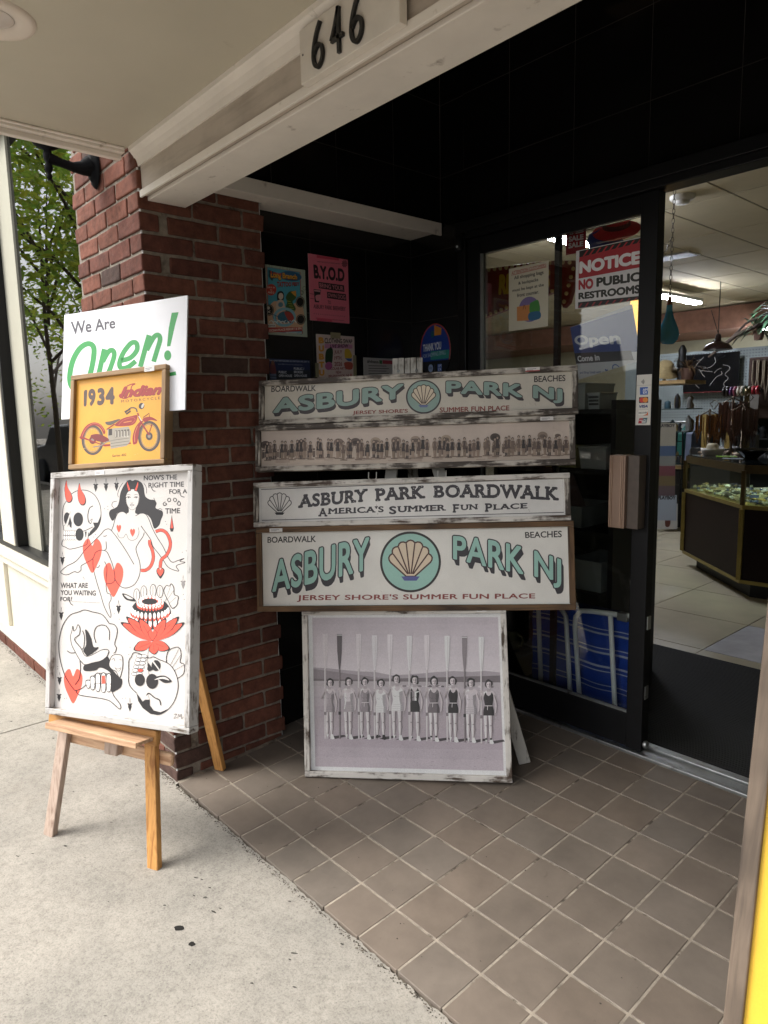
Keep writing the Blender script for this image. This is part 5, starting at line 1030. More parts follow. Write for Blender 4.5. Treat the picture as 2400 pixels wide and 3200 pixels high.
def d_white(a):
    a.base('#b9b6b4'); a.text('alvinson', [(952, 945), (1045, 950), (1045, 972), (952, 968)], '#2a2a2a', .03); a.poly([(1052, 948), (1075, 950), (1075, 974), (1052, 972)], '#2f6a3a'); a.poly([(1078, 948), (1160, 950), (1160, 974), (1078, 973)], '#a83a48')
    for i in range(8): a.quadf(962, 985+17*i, 1110+20*(i % 2), 990+17*i, '#55524f')
flyer('flyer', 'white printed letter half hidden behind the easel head', WL_(.9, 1.364), .2, .253, [(921, 933), (1190, 938), (1190, 1300), (930, 1300)], d_white)
t_ = thing('round_sticker', 'round blue sticker reading thank you for shopping small', 'sticker', M=T(-1.309, 1.2075, 1.647), group=None)
KS, OS = .48222, (1280, 640)
a = Art(.2, .252, [(55, 808), (252, 808), (252, 1090), (55, 1090)], -.1, -.126)
a.disc(153, 948, 97, 138, '#b0413f', 48); a.disc(153, 948, 91, 131, '#1f3f96', 48); a.poly([(62, 1000), (244, 1000), (232, 1040), (205, 1065), (150, 1078), (95, 1062), (72, 1035)], '#14171f'); a.poly([(124, 950), (243, 950), (240, 993), (124, 993)], '#2f8f83'); a.poly([(150, 818), (195, 838), (192, 872), (150, 872)], '#d98f35'); a.disc(138, 862, 12, 17, '#1c5f6e')
a.text('THANK YOU', [(75, 910), (192, 904), (192, 944), (75, 948)], '#e6ecf4', .03); a.text('FOR SHOPPING SMALL', [(74, 962), (221, 950), (221, 972), (74, 980)], '#b9c9e4', .0); a.disc(124, 1036, 15, 20, '#9fb2d8'); a.quadf(168, 1018, 194, 1056, '#3a62b8'); a.text('SHOP SMALL', [(114, 1030), (134, 1030), (134, 1042), (114, 1042)], '#1f2a4a'); a.text('AM', [(172, 1020), (192, 1020), (192, 1034), (172, 1034)], '#e6ecf4'); a.text('EX', [(172, 1038), (192, 1038), (192, 1052), (172, 1052)], '#e6ecf4'); a.stroke([(150, 1018), (150, 1054)], 2, '#5a6688', False)
a.build('printed_face', PRP, t_)
mb = MB(); mb.lathe((0, .0014, 0), [(.098, 0), (.098, .001)], 40, ax=(0, -1, 0)); o = obj('backing', mb, M_tag, t_); o.scale = (1, 1, 1.26)
def d_att(a):
    a.base('#cfc9b4'); a.text('ATTENTION CUSTOMERS:', [(652, 430), (880, 388), (880, 410), (652, 452)], '#a8323a', .015)
    a.stroke([(650, 455), (880, 412)], 3, '#a8323a', False)
    for s_, qd in (('All shopping bags', [(668, 462), (860, 432), (862, 462), (668, 490)]), ('& backpacks', [(696, 500), (826, 478), (828, 506), (696, 524)]), ('must be kept at the', [(657, 545), (862, 514), (864, 540), (657, 570)]), ('front counter.', [(688, 576), (832, 556), (832, 580), (688, 600)])): a.text(s_, qd, '#28262a', .02)
    a.disc(770, 680, 70, 82, '#7a6a9c', 36); a.poly([(687, 662), (772, 650), (772, 752), (688, 754)], '#c9854a'); a.stroke([(728, 680), (735, 650), (745, 678)], 4, '#8a4a30'); a.poly([(772, 650), (790, 632), (828, 625), (834, 700), (776, 706)], '#3f8a3a', True); a.poly([(768, 705), (836, 696), (838, 740), (770, 752)], '#23628a', True)
def dsheet(name, label, cat, x, z, w, h, quad, draw, y=1.1975, rz=0, mat=None, group=None, clips=()):
    t = thing(name, label, cat, M=Matrix.Translation((x, y, z)) @ Matrix.Rotation(rz, 4, 'Y'), group=group); mb = MB(); mb.box(0, w, .0003, .0014, 0, h); obj('sheet', mb, M_tag, t)
    a = Art(w, h, quad); draw(a); a.build('printed_face', mat or PRP, t); return t
dsheet('notice', 'cream notice on the door about shopping bags and backpacks', 'notice', -.871, 1.691, .194, .25, [(634, 413), (893, 372), (889, 792), (633, 820)], d_att)
def d_not(a):
    a.base('#d8d6d8'); a.poly([(1097, 330), (1490, 250), (1486, 400), (1092, 482)], '#a8232e'); a.poly([(1097, 305), (1490, 225), (1490, 252), (1097, 345)], '#17120f')
    for i in range(9): x = 1120+42*i; y = 300-8.4*i; a.tris([[(x, y+38), (x+12, y+36), (x+40, y-2), (x+28, y+0)]], '#b5232c')
    a.text('NOTICE', [(1098, 372), (1486, 300), (1486, 380), (1096, 452)], '#ecebec', .05, 0, False, 1.0); a.text('NO', [(1092, 490), (1192, 472), (1192, 540), (1092, 555)], '#a8232e', .05); a.text('PUBLIC', [(1212, 472), (1486, 426), (1486, 482), (1212, 530)], '#2b2b26', .045); a.text('RESTROOMS', [(1092, 572), (1484, 502), (1484, 555), (1092, 615)], '#2b2b26', .045)
    a.poly([(1090, 632), (1480, 570), (1480, 610), (1090, 670)], '#17120f')
    for i in range(9): x = 1090+44*i; y = 640-7*i; a.tris([[(x, y+26), (x+12, y+24), (x+30, y-4), (x+18, y-2)]], '#8e2129')
dsheet('notice', 'large red and white notice about no public restrooms', 'notice', -.553, 1.742, .262, .212, [(1075, 305), (1492, 220), (1480, 592), (1070, 676)], d_not)
def d_come(a):
    a.base('#c3c6cc'); a.poly([(1035, 790), (1470, 660), (1480, 880), (1060, 965)], '#24438f'); a.poly([(1060, 965), (1432, 885), (1440, 930), (1075, 1030)], '#20222c'); a.text('Open', [(1066, 846), (1380, 790), (1385, 880), (1072, 926)], '#dfe3ec', .03); a.text('Come in', [(1085, 978), (1248, 935), (1250, 972), (1090, 1014)], '#dfe3ec', .03)
    a.text('and Shop Small with us', [(1100, 1072), (1275, 1022), (1276, 1042), (1102, 1090)], '#2d3f7a', .01); a.heart(1288, 1022, 18, 20, '#23428f'); a.disc(1345, 1000, 24, 28, '#3a5a9c'); a.disc(1345, 1000, 19, 22, '#c3c6cc'); a.text('SHOP SMALL', [(1328, 994), (1362, 990), (1362, 1004), (1328, 1008)], '#2d3f7a', .02); a.poly([(1405, 960), (1450, 948), (1454, 996), (1408, 1006)], '#2a55ad'); a.text('AM', [(1416, 966), (1446, 958), (1447, 974), (1417, 980)], '#e6ecf4', .03); a.text('EX', [(1418, 984), (1448, 977), (1449, 992), (1419, 998)], '#e6ecf4', .03)
dsheet('door_sign', 'tilted blue and grey sign reading Open Come in behind the glass', 'sign', -.541, 1.477, .262, .205, [(1035, 790), (1462, 640), (1475, 925), (1090, 1125)], d_come, 1.212, R(-12))
def d_sale(a):
    a.base('#a81f2a')
    for y in (208, 240): a.text('SALE', [(982, y-10), (1075, y-16), (1076, y+10), (984, y+16)], '#e6dcdc', .04)
    a.text('SALE', [(982, 166), (1075, 160), (1076, 184), (984, 190)], '#e6dcdc', .04)
dsheet('sale_sign', 'small red sale sign hanging inside behind the door glass', 'sign', -.64, 1.962, .088, .105, [(965, 150), (1088, 140), (1092, 275), (970, 288)], d_sale, 1.26)
def d_card(a):
    a.base('#d5d2ca'); a.quadf(1488, 1143, 1575, 1145, '#8f8c86')
    for r in (8, 16, 24, 32): a.stroke([(1515+r*.6, 1130-r*.5), (1515+r*.95, 1130), (1515+r*.6, 1130+r*.5)], 3.5, '#26262a')
    B = (100, 0)
dc = dsheet('card_sticker', 'white strip of payment card emblems on the door frame', 'sticker', -.282, 1.302, .056, .177, [(1000, 460), (1100, 460), (1100, 790), (1000, 790)], lambda a: None, 1.1785)
a = Art(.056, .177, [(1056, -60), (1214, -60), (1198, 527), (1036, 527)]); a.y = -.0003; a.base('#d9d6ce'); a.quadf(1050, 60, 1214, 63, '#9a978f')
for i in range(4): r = 9+9*i; a.stroke([(1098+r*.75, 20-r*.75), (1098+r, 20), (1098+r*.75, 20+r*.75)], 5, '#26262a')
a.quadf(1088, 82, 1174, 169, '#2a59b0'); a.text('AM', [(1118, 98), (1170, 96), (1170, 124), (1118, 126)], '#e8edf5', .03); a.text('EX', [(1122, 130), (1166, 129), (1166, 156), (1122, 157)], '#e8edf5', .03)
a.quadf(1078, 196, 1177, 264, '#1c1a1c'); a.disc(1110, 230, 28, 30, '#d8392f'); a.disc(1146, 230, 28, 30, '#e58a2a'); a.text('VISA', [(1080, 290), (1173, 287), (1173, 319), (1080, 322)], '#1f2f78', .05, .25)
a.quadf(1068, 345, 1176, 414, '#e6e3dc'); a.stroke([(1068, 345), (1176, 345), (1176, 414), (1068, 414)], 2, '#8a8782', False, True); a.poly([(1120, 412), (1160, 395), (1174, 360), (1174, 412)], '#d8692c'); a.text('DISCOVER', [(1074, 372), (1164, 368), (1164, 388), (1074, 392)], '#26262a', .02)
a.poly([(1080, 445), (1170, 440), (1156, 505), (1066, 508)], '#b02a35'); a.poly([(1122, 443), (1170, 440), (1156, 505), (1110, 506)], '#1f5a6a'); a.text('UnionPay', [(1082, 462), (1160, 456), (1158, 476), (1080, 482)], '#eceae6', .03); a.quadf(1105, 482, 1150, 496, '#eceae6')
a.build('printed_face', PRP, dc)
for o in [o for o in dc.children if o.name.startswith('printed_face') and len(o.data.polygons) == 0]: bpy.data.objects.remove(o)
# ================================================================ SHOP INTERIOR
M_wall = plain('shop wall', '#aaa58a', .8, .05); M_ceil = plain('ceiling tile', '#b8ab8d', .85, .06, 3, .15, 200); M_tbar = plain('ceiling grid', '#6f6859', .6)
M_floor = plain('marble floor', '#a8a08a', .38, .12, 3.5, .03, 20, dirt=('#7d7a72', 2.4, .62)); M_marb = plain('white marble', '#b9b9bd', .2, .2, 5)
mb = MB(); n = 0
for i in range(-17, 6):
    for j in range(0, 21):
        x0, y0 = -1.19+.61*i, 1.29+.61*j
        mb.box(x0+.003, x0+.607, y0+.003, y0+.607, .04, .06, 1 if (i, j) in ((1, 2), (-3, 9), (-6, 12)) else 0)
mb.box(-12, 3, 1.286, 14, .0, .056, 2); mb.box(-12, -1.52, -.04, 1.285, .0, .057, 0)
obj('shop_floor', mb, [M_floor, M_marb, M_bgrout], kind='structure')
mb = MB()
for i in range(-17, 6):
    for j in range(-1, 12): mb.box(-1.597+.61*i, -1.597+.61*(i+1)-.02, 1.43+1.22*j, 1.43+1.22*(j+1)-.02, 3.12, 3.14)
mb.box(-12, 3, -.02, 14, 3.124, 3.2, 1); obj('shop_ceiling', mb, [M_ceil, M_tbar], kind='structure')
mb = MB(); mb.box(-12, 3, 13.2, 13.3, 0, 3.2); mb.box(-12.1, -12, -.05, 13.3, 0, 3.2); mb.box(1.9, 2, 1.3, 13.3, 0, 3.2); mb.box(1.5, 2, 1.26, 1.3, 0, 3.2); mb.box(-12, -6, -.05, .05, 0, 3.2)
mb.box(-1.6, -1.51, .02, 1.26, 0, 3.2); mb.box(-1.51, -1.13, 1.2605, 1.3, 0, 3.2); mb.box(-1.13, 1.6, 1.2625, 1.3, 2.17, 3.2); mb.box(-2.03, -1.51, -.02, .019, 0, 3.2)
tag(obj('shop_wall', mb, M_wall), 'plain olive grey walls of the shop interior', 'wall')
mb = MB(); mb.box(-12, 3, 11.6, 13.19, 2.72, 3.1); tag(obj('ceiling_bulkhead', mb, plain('rust bulkhead', '#8a6350', .8)), 'rust coloured dropped bulkhead at the far end of the shop ceiling', 'bulkhead')
mb = MB(); mb.box(-1.0, .9, 1.292, 2.395, .0605, .068)
for i in range(70): mb.box(-.995, .895, 1.295+.0157*i, 1.295+.0157*i+.008, .068, .0705)
tag(obj('door_mat', mb, plain('rubber mat', '#141414', .8, .2, 30, .3, 200, dirt=('#3a3836', 120, .74))), 'black ribbed rubber mat inside the open doorway', 'mat')
# lamps
TUBE = emit('fluorescent tube', '#eef3ff', 85.)
def tube_light(label, x, y, z, L=1.22, along='y'):
    t = thing('fluorescent_light', label, 'ceiling light', (x, y, z), 0 if along == 'y' else math.pi/2, 'fluorescent ceiling lights')
    mb = MB(); mb.box(-.07, .07, 0, L, .03, .08); obj('housing', mb, plain('white housing', '#c9cac8', .4), t, bevel=.004)
    for dx in (-.035, .035):
        mb = MB(); mb.tube([(dx, .02, .012), (dx, L-.02, .012)], .019, 10); obj('tube', mb, TUBE, t)
tube_light('lit fluorescent light left of the doorway ceiling above the blue glass lamp', -4.0, 8.55, 2.93)
tube_light('small far fluorescent light at the right edge above the hanging plants', -3.6, 11.2, 2.62)
tube_light('fluorescent light seen high through the left door glass', -3.0, 3.9, 2.95)
t_ = thing('smoke_detector', 'round white smoke detector on the shop ceiling', 'smoke detector', (-1.9, 4.8, 3.12)); W_ = plain('white plastic', '#c5c2bb', .4, .04)
mb = MB(); mb.lathe((0, 0, 0), [(.1, 0), (.1, -.02), (.085, -.035), (.06, -.04)], 28); obj('base', mb, W_, t_)
mb = MB(); mb.lathe((0, 0, -.04), [(.06, .0), (.055, -.02), (.04, -.025), (0, -.026)], 24); obj('sensor', mb, W_, t_)
t_ = thing('ceiling_vent', 'dark slotted air vent in the ceiling above the blue lamp', 'vent', (-3.1, 7.0, 3.118)); mb = MB(); mb.box(-.3, .3, -.15, .15, -.01, 0)
obj('frame', mb, W_, t_); mb = MB()
for i in range(5): mb.box(-.28, .28, -.13+.055*i, -.09+.055*i, -.016, -.0105)
obj('louvre', mb, M_blkmet, t_)
M_blue = glassy('blue glass', '#56b4d6', .35); M_chain = plain('bronze chain', '#4d4030', .4, .2, 30, metal=.6)
t_ = thing('hanging_lamp', 'teardrop blue glass lamp hanging on chains in the doorway', 'lamp', (-1.33, 3.5, 1.79))
mb = MB(); pr = [(.0, .0), (.035, .003), (.06, .03), (.068, .065), (.062, .1), (.046, .14), (.03, .18), (.021, .22), (.018, .26)]; mb.lathe((0, 0, 0), pr, 28); obj('glass_shade', mb, M_blue, t_)
mb = MB(); mb.lathe((0, 0, .26), [(.02, 0), (.017, .02), (.008, .06), (.004, .075)], 14); obj('cap', mb, plain('copper cap', '#6a3f2a', .35, .1, metal=.6), t_)
mb = MB(); mb.tube([(0, 0, .05), (0, 0, .22)], .006, 8); mb.lathe((0, 0, .05), [(.0, 0), (.02, .01), (.022, .04), (.008, .07)], 12); obj('bulb', mb, plain('amber bulb', '#8a6a2a', .3), t_)
def chain(a, b, r=.009, L=.03):
    m_ = MB(); a, b = V(a), V(b); n = max(2, int((b-a).length/L)); t = (b-a).normalized(); s1 = t.orthogonal().normalized(); s2 = t.cross(s1)
    for i in range(n):
        c = a+(b-a)*(i+.5)/n; s = s1 if i % 2 else s2; p = [c+t*L*.62*math.cos(k*.785)+s*r*math.sin(k*.785) for k in range(9)]; m_.tube(p, .0022, 5, cap=False)
    return m_
obj('chain', chain((0, 0, .335), (.01, .0, 1.33)), M_chain, t_); obj('chain', chain((0, 0, .7), (-.12, .0, .45)), M_chain, t_)
t_ = thing('pendant_lamp', 'dark enamel pendant lamp with warm light over the shop', 'lamp', (-2.495, 7.0, 2.0))
mb = MB(); mb.lathe((0, 0, 0), [(.155, 0), (.15, .02), (.12, .06), (.06, .09), (.035, .1), (.03, .16), (.02, .18), (0, .18)], 28); obj('shade', mb, plain('brown enamel', '#2a1a18', .3), t_)
mb = MB(); mb.lathe((0, 0, .012), [(.13, 0), (.0, .002)], 20); obj('diffuser', mb, emit('warm diffuser', '#ffb88a', .7), t_)
mb = MB(); mb.tube([(0, 0, .18), (0, 0, .75)], .005, 6); mb.tube([(0, 0, .18), (-.09, 0, .45)], .004, 6); mb.tube([(0, 0, .18), (-.12, 0, .0)], .004, 6); obj('cord', mb, M_blkmet, t_)
t_ = thing('table_lamp', 'glowing yellow lamp shade behind the door glass edge', 'lamp', (-1.03, 2.6, 1.74))
mb = MB(); mb.lathe((0, 0, 0), [(.085, .0), (.08, .09), (.07, .235)], 24, sm=True); obj('lamp_shade', mb, emit('lit yellow shade', '#ffc25a', .75), t_)
mb = MB(); mb.tube([(0, 0, .0), (0, 0, -.3)], .012, 8); mb.lathe((0, 0, -.42), [(.07, 0), (.065, .02), (.02, .06), (.012, .12)], 18); obj('stand', mb, M_chain, t_)
# things behind the door glass
M_dark = plain('black shelving', '#121213', .5, .2); M_red = plain('red felt', '#c0202e', .8, .15, 20)
t_ = thing('red_hat', 'red felt hat hung high behind the door glass', 'hat', (-.80, 1.9, 2.19))
mb = MB(); mb.lathe((0, 0, 0), [(.105, -.01), (.108, -.004), (.06, .015), (.06, .07), (.05, .1), (.03, .115), (0, .112)], 28, ax=(.25, -.5, .8)); obj('crown', mb, M_red, t_)
mb = MB(); mb.lathe((-.0, -.0, 0), [(.062, .014), (.063, .035), (.061, .036)], 28, ax=(.25, -.5, .8)); obj('band', mb, plain('dark red band', '#4a0d16', .6), t_)
t_ = thing('blue_hat', 'blue hat under the red hat behind the door glass', 'hat', (-.87, 1.92, 2.1)); mb = MB(); mb.lathe((0, 0, 0), [(.1, 0), (.09, .02), (.055, .03), (.05, .09), (.03, .11), (0, .11)], 24, ax=(-.2, -.5, .9)); obj('felt_body', mb, plain('blue felt', '#2a3f94', .8), t_)
t_ = thing('marquee_sign', 'red arrow marquee sign with round bulbs inside the shop', 'sign', M=T(-2.66, 3.0, 2.05, R(8)))
o_ = [(0, .0), (.02, .33), (.08, .38), (.62, .36), (.84, .33), (.87, .28), (.80, .05), (.76, .02), (.7, .14), (.3, .06)]
mb = MB(); mb.prism(o_, 0, .06); obj('panel', mb, plain('marquee red', '#7a1f17', .5, .15), t_, bevel=.008)
a = Art(.9, .4); a.y = -.001; a.text('RENTALS', [(.24, .32), (.66, .3), (.66, .16), (.24, .17)], '#d9b52e', .06, .1); obj('lettering', a.mb, PRP, t_)
BULB = plain('unlit bulb', '#c9b98c', .3); q3 = [V(p) for p in o_]; pts = []
for p, q_ in zip(q3, q3[1:]+q3[:1]):
    k = max(1, int((q_-p).length/.05)); pts += [p+(q_-p)*i/k for i in range(k)]
cc = V((.43, .2))
for p in pts[:60]:
    p = cc+(p-cc)*.92; mb = MB(); mb.lathe((p.x, -.001, p.y), [(.014, 0), (.013, .008), (.007, .014), (0, .016)], 8, ax=(0, -1, 0)); obj('bulb', mb, BULB, t_)
t_ = thing('black_shelving', 'black open shelving filled with bins behind the sliding door', 'shelving', (0, 0, 0))
for z in (.52, .81, 1.09, 1.36):
    mb = MB(); mb.box(-1.25, -.62, 1.6, 2.0, z-.02, z); obj('shelf', mb, M_dark, t_, bevel=.002)
for x in (-1.27, -.615):
    mb = MB(); mb.box(x-.012, x+.012, 1.6, 2.0, .06, 1.4); obj('side_panel', mb, M_dark, t_)
mb = MB(); mb.box(-1.27, -.615, 2.0, 2.02, .06, 1.4); obj('back_panel', mb, M_dark, t_)
def bin_(name, label, x, y, z, w, d, h, m, taper=.85, holes=False, group=None):
    t = thing(name, label, name.split('_')[-1], (x, y, z), group=group); mb = MB(); k = taper; th = .004
    o = [(-w/2*k, -d/2*k, 0), (w/2*k, -d/2*k, 0), (w/2*k, d/2*k, 0), (-w/2*k, d/2*k, 0), (-w/2, -d/2, h), (w/2, -d/2, h), (w/2, d/2, h), (-w/2, d/2, h)]
    i = [(a*(1-2*th/w), b*(1-2*th/d), c+(th if c == 0 else 0)) for a, b, c in o]
    mb.shape(o+i, [(3, 2, 1, 0), (0, 1, 5, 4), (1, 2, 6, 5), (2, 3, 7, 6), (3, 0, 4, 7), (8, 9, 10, 11), (8, 12, 13, 9), (9, 13, 14, 10), (10, 14, 15, 11), (11, 15, 12, 8), (4, 5, 13, 12), (5, 6, 14, 13), (6, 7, 15, 14), (7, 4, 12, 15)]); obj('body', mb, m, t)
    mb = MB()
    for a_, b_ in (((-w/2, -d/2), (w/2, -d/2)), ((w/2, -d/2), (w/2, d/2)), ((w/2, d/2), (-w/2, d/2)), ((-w/2, d/2), (-w/2, -d/2))): mb.tube([(*a_, h), (*b_, h)], .005, 6)
    obj('rim', mb, m, t)
    if holes:
        mb = MB()
        for r in range(3):
            for c in range(9):
                f = .25+.22*r; xx = (-.4+.1*c)*w*(k+(1-k)*f); yy = -d/2*(k+(1-k)*f)-.001; mb.box(xx-w*.035, xx+w*.035, yy-.001, yy+.001, h*f, h*(f+.14))
        obj('slot', mb, M_dark, t)
    return t
M_wp = plain('white plastic bin', '#a5aaa8', .4, .06); M_yp = plain('yellow plastic basket', '#a39f6e', .4, .06); M_gp = plain('grey plastic tub', '#7f8684', .4, .06)
bin_('plastic_bin', 'clear white bin at the top behind the long boardwalk sign', -.86, 1.75, 1.363, .17, .25, .115, M_wp, .92); bin_('plastic_basket', 'small white slotted basket beside the clear bin', -.745, 1.72, 1.363, .06, .15, .07, M_wp, .9, True)
bin_('plastic_basket', 'pale yellow slotted basket on the middle shelf', -.90, 1.75, 1.0935, .19, .28, .09, M_yp, .88, True); bin_('plastic_bin', 'plain grey white bin beside the yellow basket', -.725, 1.74, 1.0935, .14, .26, .1, M_wp, .9)
bin_('plastic_tub', 'grey tub holding leaning papers on the lower shelf', -.87, 1.75, .8135, .2, .28, .1, M_gp, .82); bin_('storage_box', 'clear storage box with green papers on the bottom shelf', -.76, 1.76, .5235, .18, .28, .14, M_gp, .95)
mb = MB(); mb.box(-.08, .08, 0, .006, 0, .24); tag(obj('picture_board', mb, plain('dull print', '#5d4a45', .5, .3, 20), M=T(-.93, 1.78, .835, .3) @ Matrix.Rotation(R(-22), 4, 'Y')), 'dark framed print leaning in the grey tub', 'picture')
for i, (x, w, h, c, lb) in enumerate(((-.93, .07, .1, '#4a3d2e', 'dim upright small framed picture on the top black shelf'), (-.86, .09, .06, '#3f3530', 'dim tilted frame beside the upright small picture'), (-.74, .06, .05, '#7d7d6a', 'pale green small frame at the shelf end'))):
    t_ = thing('small_frame', lb, 'picture frame', M=T(x, 1.68, 1.112, .2*i-.1) @ Matrix.Rotation(R(-14), 4, 'X'), group=None)
    mb = MB(); mb.box(-w/2, w/2, 0, .012, 0, h); obj('frame', mb, plain('frame wood', c, .5, .2), t_, bevel=.003); mb = MB(); mb.box(-w/2+.01, w/2-.01, -.002, -.0005, .01, h-.01); obj('picture', mb, plain('old print', '#6e5f4a', .5, .35, 40), t_)
t_ = thing('wicker_bowl', 'round wicker bowl of red pieces at the shelf edge', 'bowl', (-.86, 1.68, .525)); mb = MB(); mb.lathe((0, 0, 0), [(.04, 0), (.055, .02), (.07, .06), (.074, .075), (.068, .074), (.05, .02), (0, .012)], 24); obj('basket', mb, plain('wicker', '#8f7a58', .7, .3, 80, .6, 120), t_)
mb = MB()
for _ in range(40): a_, r_ = rnd.uniform(0, 6.28), rnd.uniform(0, .055); mb.lathe((r_*math.cos(a_), r_*math.sin(a_), rnd.uniform(.045, .068)), [(0, -.008), (.009, 0), (0, .008)], 6)
c_ = obj('red_pieces', mb, plain('red pieces', '#6e2420', .4, .4, 60), t_); c_['kind'] = 'stuff'
t_ = thing('mug_rack', 'white wire rack with a pale mug behind the photograph sign', 'mug rack', (-1.27, 1.75, .07)); mb = MB()
mb.tube([(-.12, -.08, .02), (.12, -.08, .02), (.12, .08, .02), (-.12, .08, .02), (-.12, -.08, .02)], .005, 6); mb.lathe((.1, -.08, .012), [(0, -.012), (.012, 0), (0, .012)], 10); obj('rack', mb, plain('white wire', '#a5a39c', .4), t_)
t_ = thing('mug', 'pale yellow mug standing on the white wire rack', 'mug', (-1.27, 1.73, .096)); mb = MB(); mb.lathe((0, 0, 0), [(.045, 0), (.048, .005), (.048, .1), (.043, .1), (.042, .01), (0, .008)], 24); mp = plain('pale glaze', '#a3a080', .25, .05); obj('body', mb, mp, t_); mb = MB(); mb.tube([(.047, 0, .08), (.075, 0, .075), (.08, 0, .05), (.07, 0, .025), (.047, 0, .02)], .006, 8); obj('handle', mb, mp, t_)
# folded cot
t_ = thing('folding_cot', 'blue white striped folding cot with white tube frame behind door glass', 'cot', (0, 0, 0)); mb = MB(); nx, nz = 34, 96
X0, X1, Z0_, Z1 = -.9, -.375, .075, .50
def cz(u, v): return (X0+(X1-X0)*u, 1.42+.005*math.sin(u*17)*(1-.3*v)+.003*math.sin(v*23+u*5)+.008*math.sin(u*3.2), Z0_+(Z1-Z0_)*v+.005*math.sin(u*8))
for i in range(nx):
    for j in range(nz):
        v = (j+.5)/nz; s = (v*5.1) % 1; wht = s < .07 or .25 < s < .32
        c = (.55, .6, .72, 1) if wht else (.02, .07, .42, 1)
        mb.face([cz(i/nx, j/nz), cz((i+1)/nx, j/nz), cz((i+1)/nx, (j+1)/nz), cz(i/nx, (j+1)/nz)], 0, c, True)
obj('striped_fabric', mb, attr_mat('cot fabric', .45, .12, 12, .25, 260, .5), t_); MT = plain('white tube', '#eef3f2', .3, .05)
mb = MB(); mb.box(X0, X1, 1.47, 1.50, .075, .5); obj('folded_fabric', mb, plain('blue cloth', '#0c1a52', .6), t_)
for pts in ([(-.83, 1.395, .07), (-.853, 1.395, .52)], [(-.668, 1.39, .07), (-.70, 1.39, .46), (-.73, 1.392, .49)], [(-.617, 1.385, .07), (-.65, 1.385, .42), (-.648, 1.385, .47), (-.62, 1.385, .502), (-.57, 1.385, .51), (-.39, 1.385, .527)], [(-.445, 1.383, .07), (-.48, 1.383, .51)]):
    mb = MB(); mb.tube(pts, .0105, 10); obj('tube', mb, MT, t_)
mb = MB(); mb.box(-.445, -.40, 1.37, 1.4, .5, .535); obj('hinge', mb, M_alu, t_, bevel=.003)
# ---- glass counter
M_lam = plain('dark red laminate', '#160707', .5, .2, 6, spec=.15); M_brass = plain('brass edging', '#8d7d45', .35, .12, 20, metal=.5)
M_cg = glass('counter glass', (.9, .95, .92), 1.4)
P0, P1, P2, P3 = (-1.62, 4.453), (-.88, 3.724), (.2, 3.80), (1.0, 4.6)
def wallpts(P, Q, off): 
    d = V((Q[0]-P[0], Q[1]-P[1])).normalized(); return d
t_ = thing('display_counter', 'angled glass jewellery counter with dark red base and brass edges', 'counter', (0, 0, 0))
fr_ = [P0, P1, P2, P3]; bk = [(-1.15, 4.93), (-.62, 4.32), (-.1, 4.33), (.4, 4.9)]
poly = fr_+bk[::-1]
def ext(mb, poly, z0, z1, mi=0):
    n = len(poly); tri = tessellate_polygon([[V((x, y, 0)) for x, y in poly]]); mb.shape([(x, y, z) for z in (z0, z1) for x, y in poly], [t for t in tri]+[tuple(n+i for i in t) for t in tri]+[(i, (i+1) % n, n+(i+1) % n, n+i) for i in range(n)], mi)
def inset(P, k): 
    c = V((-.35, 4.35)); return [tuple(c+(V(p)-c)*k) for p in P]
mb = MB(); ext(mb, inset(poly, .9), .06, .158); obj('plinth', mb, M_blkmet, t_)
mb = MB(); ext(mb, inset(poly, .995), .185, .672); obj('base_panel', mb, M_lam, t_)
mb = MB(); ext(mb, poly, .159, .184)
for P in (P0, P1, P2): mb.bar((*P, .184), (*P, .672), .03, .03, 0, (1, 0, 0))
ext(mb, inset(poly, 1.003), .673, .70); obj('brass_trim', mb, M_brass, t_)
for P, Q in ((P0, P1), (P1, P2), (P2, P3)):
    d = (V(Q)-V(P)).normalized(); nr = V((-d.y, d.x)); p, q_ = V(P)+d*.03+nr*.012, V(Q)-d*.03+nr*.012
    mb = MB(); mb.shape([(*(p), .701), (*(q_), .701), (*(q_), .914), (*(p), .914), (*(p+nr*.005), .701), (*(q_+nr*.005), .701), (*(q_+nr*.005), .914), (*(p+nr*.005), .914)], [(0, 1, 2, 3), (4, 5, 6, 7), (0, 1, 5, 4), (2, 3, 7, 6), (1, 2, 6, 5), (0, 3, 7, 4)]); obj('glass_front', mb, M_cg, t_)
M_dbr = plain('tarnished brass', '#4a3c20', .4, .15, 20, metal=.4)
for P in (P0, P1, P2):
    mb = MB(); mb.bar((*P, .701), (*P, .934), .026, .026, 0, (1, 0, 0)); obj('corner_post', mb, M_dbr, t_)
mb = MB()
for P, Q in ((P0, P1), (P1, P2), (P2, P3)):
    d_1 = (V(Q)-V(P)).normalized(); n_1 = V((-d_1.y, d_1.x)); mb.bar((*(V(P)+n_1*.008), .9435), (*(V(Q)+n_1*.008), .9435), .057, .016, 0, (0, 0, 1))
ext(mb, inset(poly, .97), .945, .9715); obj('top_rail', mb, M_dbr, t_)
mb = MB(); ext(mb, inset(poly, .99), .9725, .98); obj('glass_top', mb, plain('dark glass top', '#15191a', .08, .1, spec=.6), t_)
LED = emit('case light', '#e8ffd8', 45.)
for P, Q in ((P0, P1), (P1, P2)):
    d = (V(Q)-V(P)).normalized(); nr = V((-d.y, d.x)); p, q_ = V(P)+d*.06+nr*.022, V(Q)-d*.06+nr*.022
    mb = MB(); mb.tube([(*p, .931), (*q_, .931)], .0035, 8); obj('case_light', mb, LED, t_)
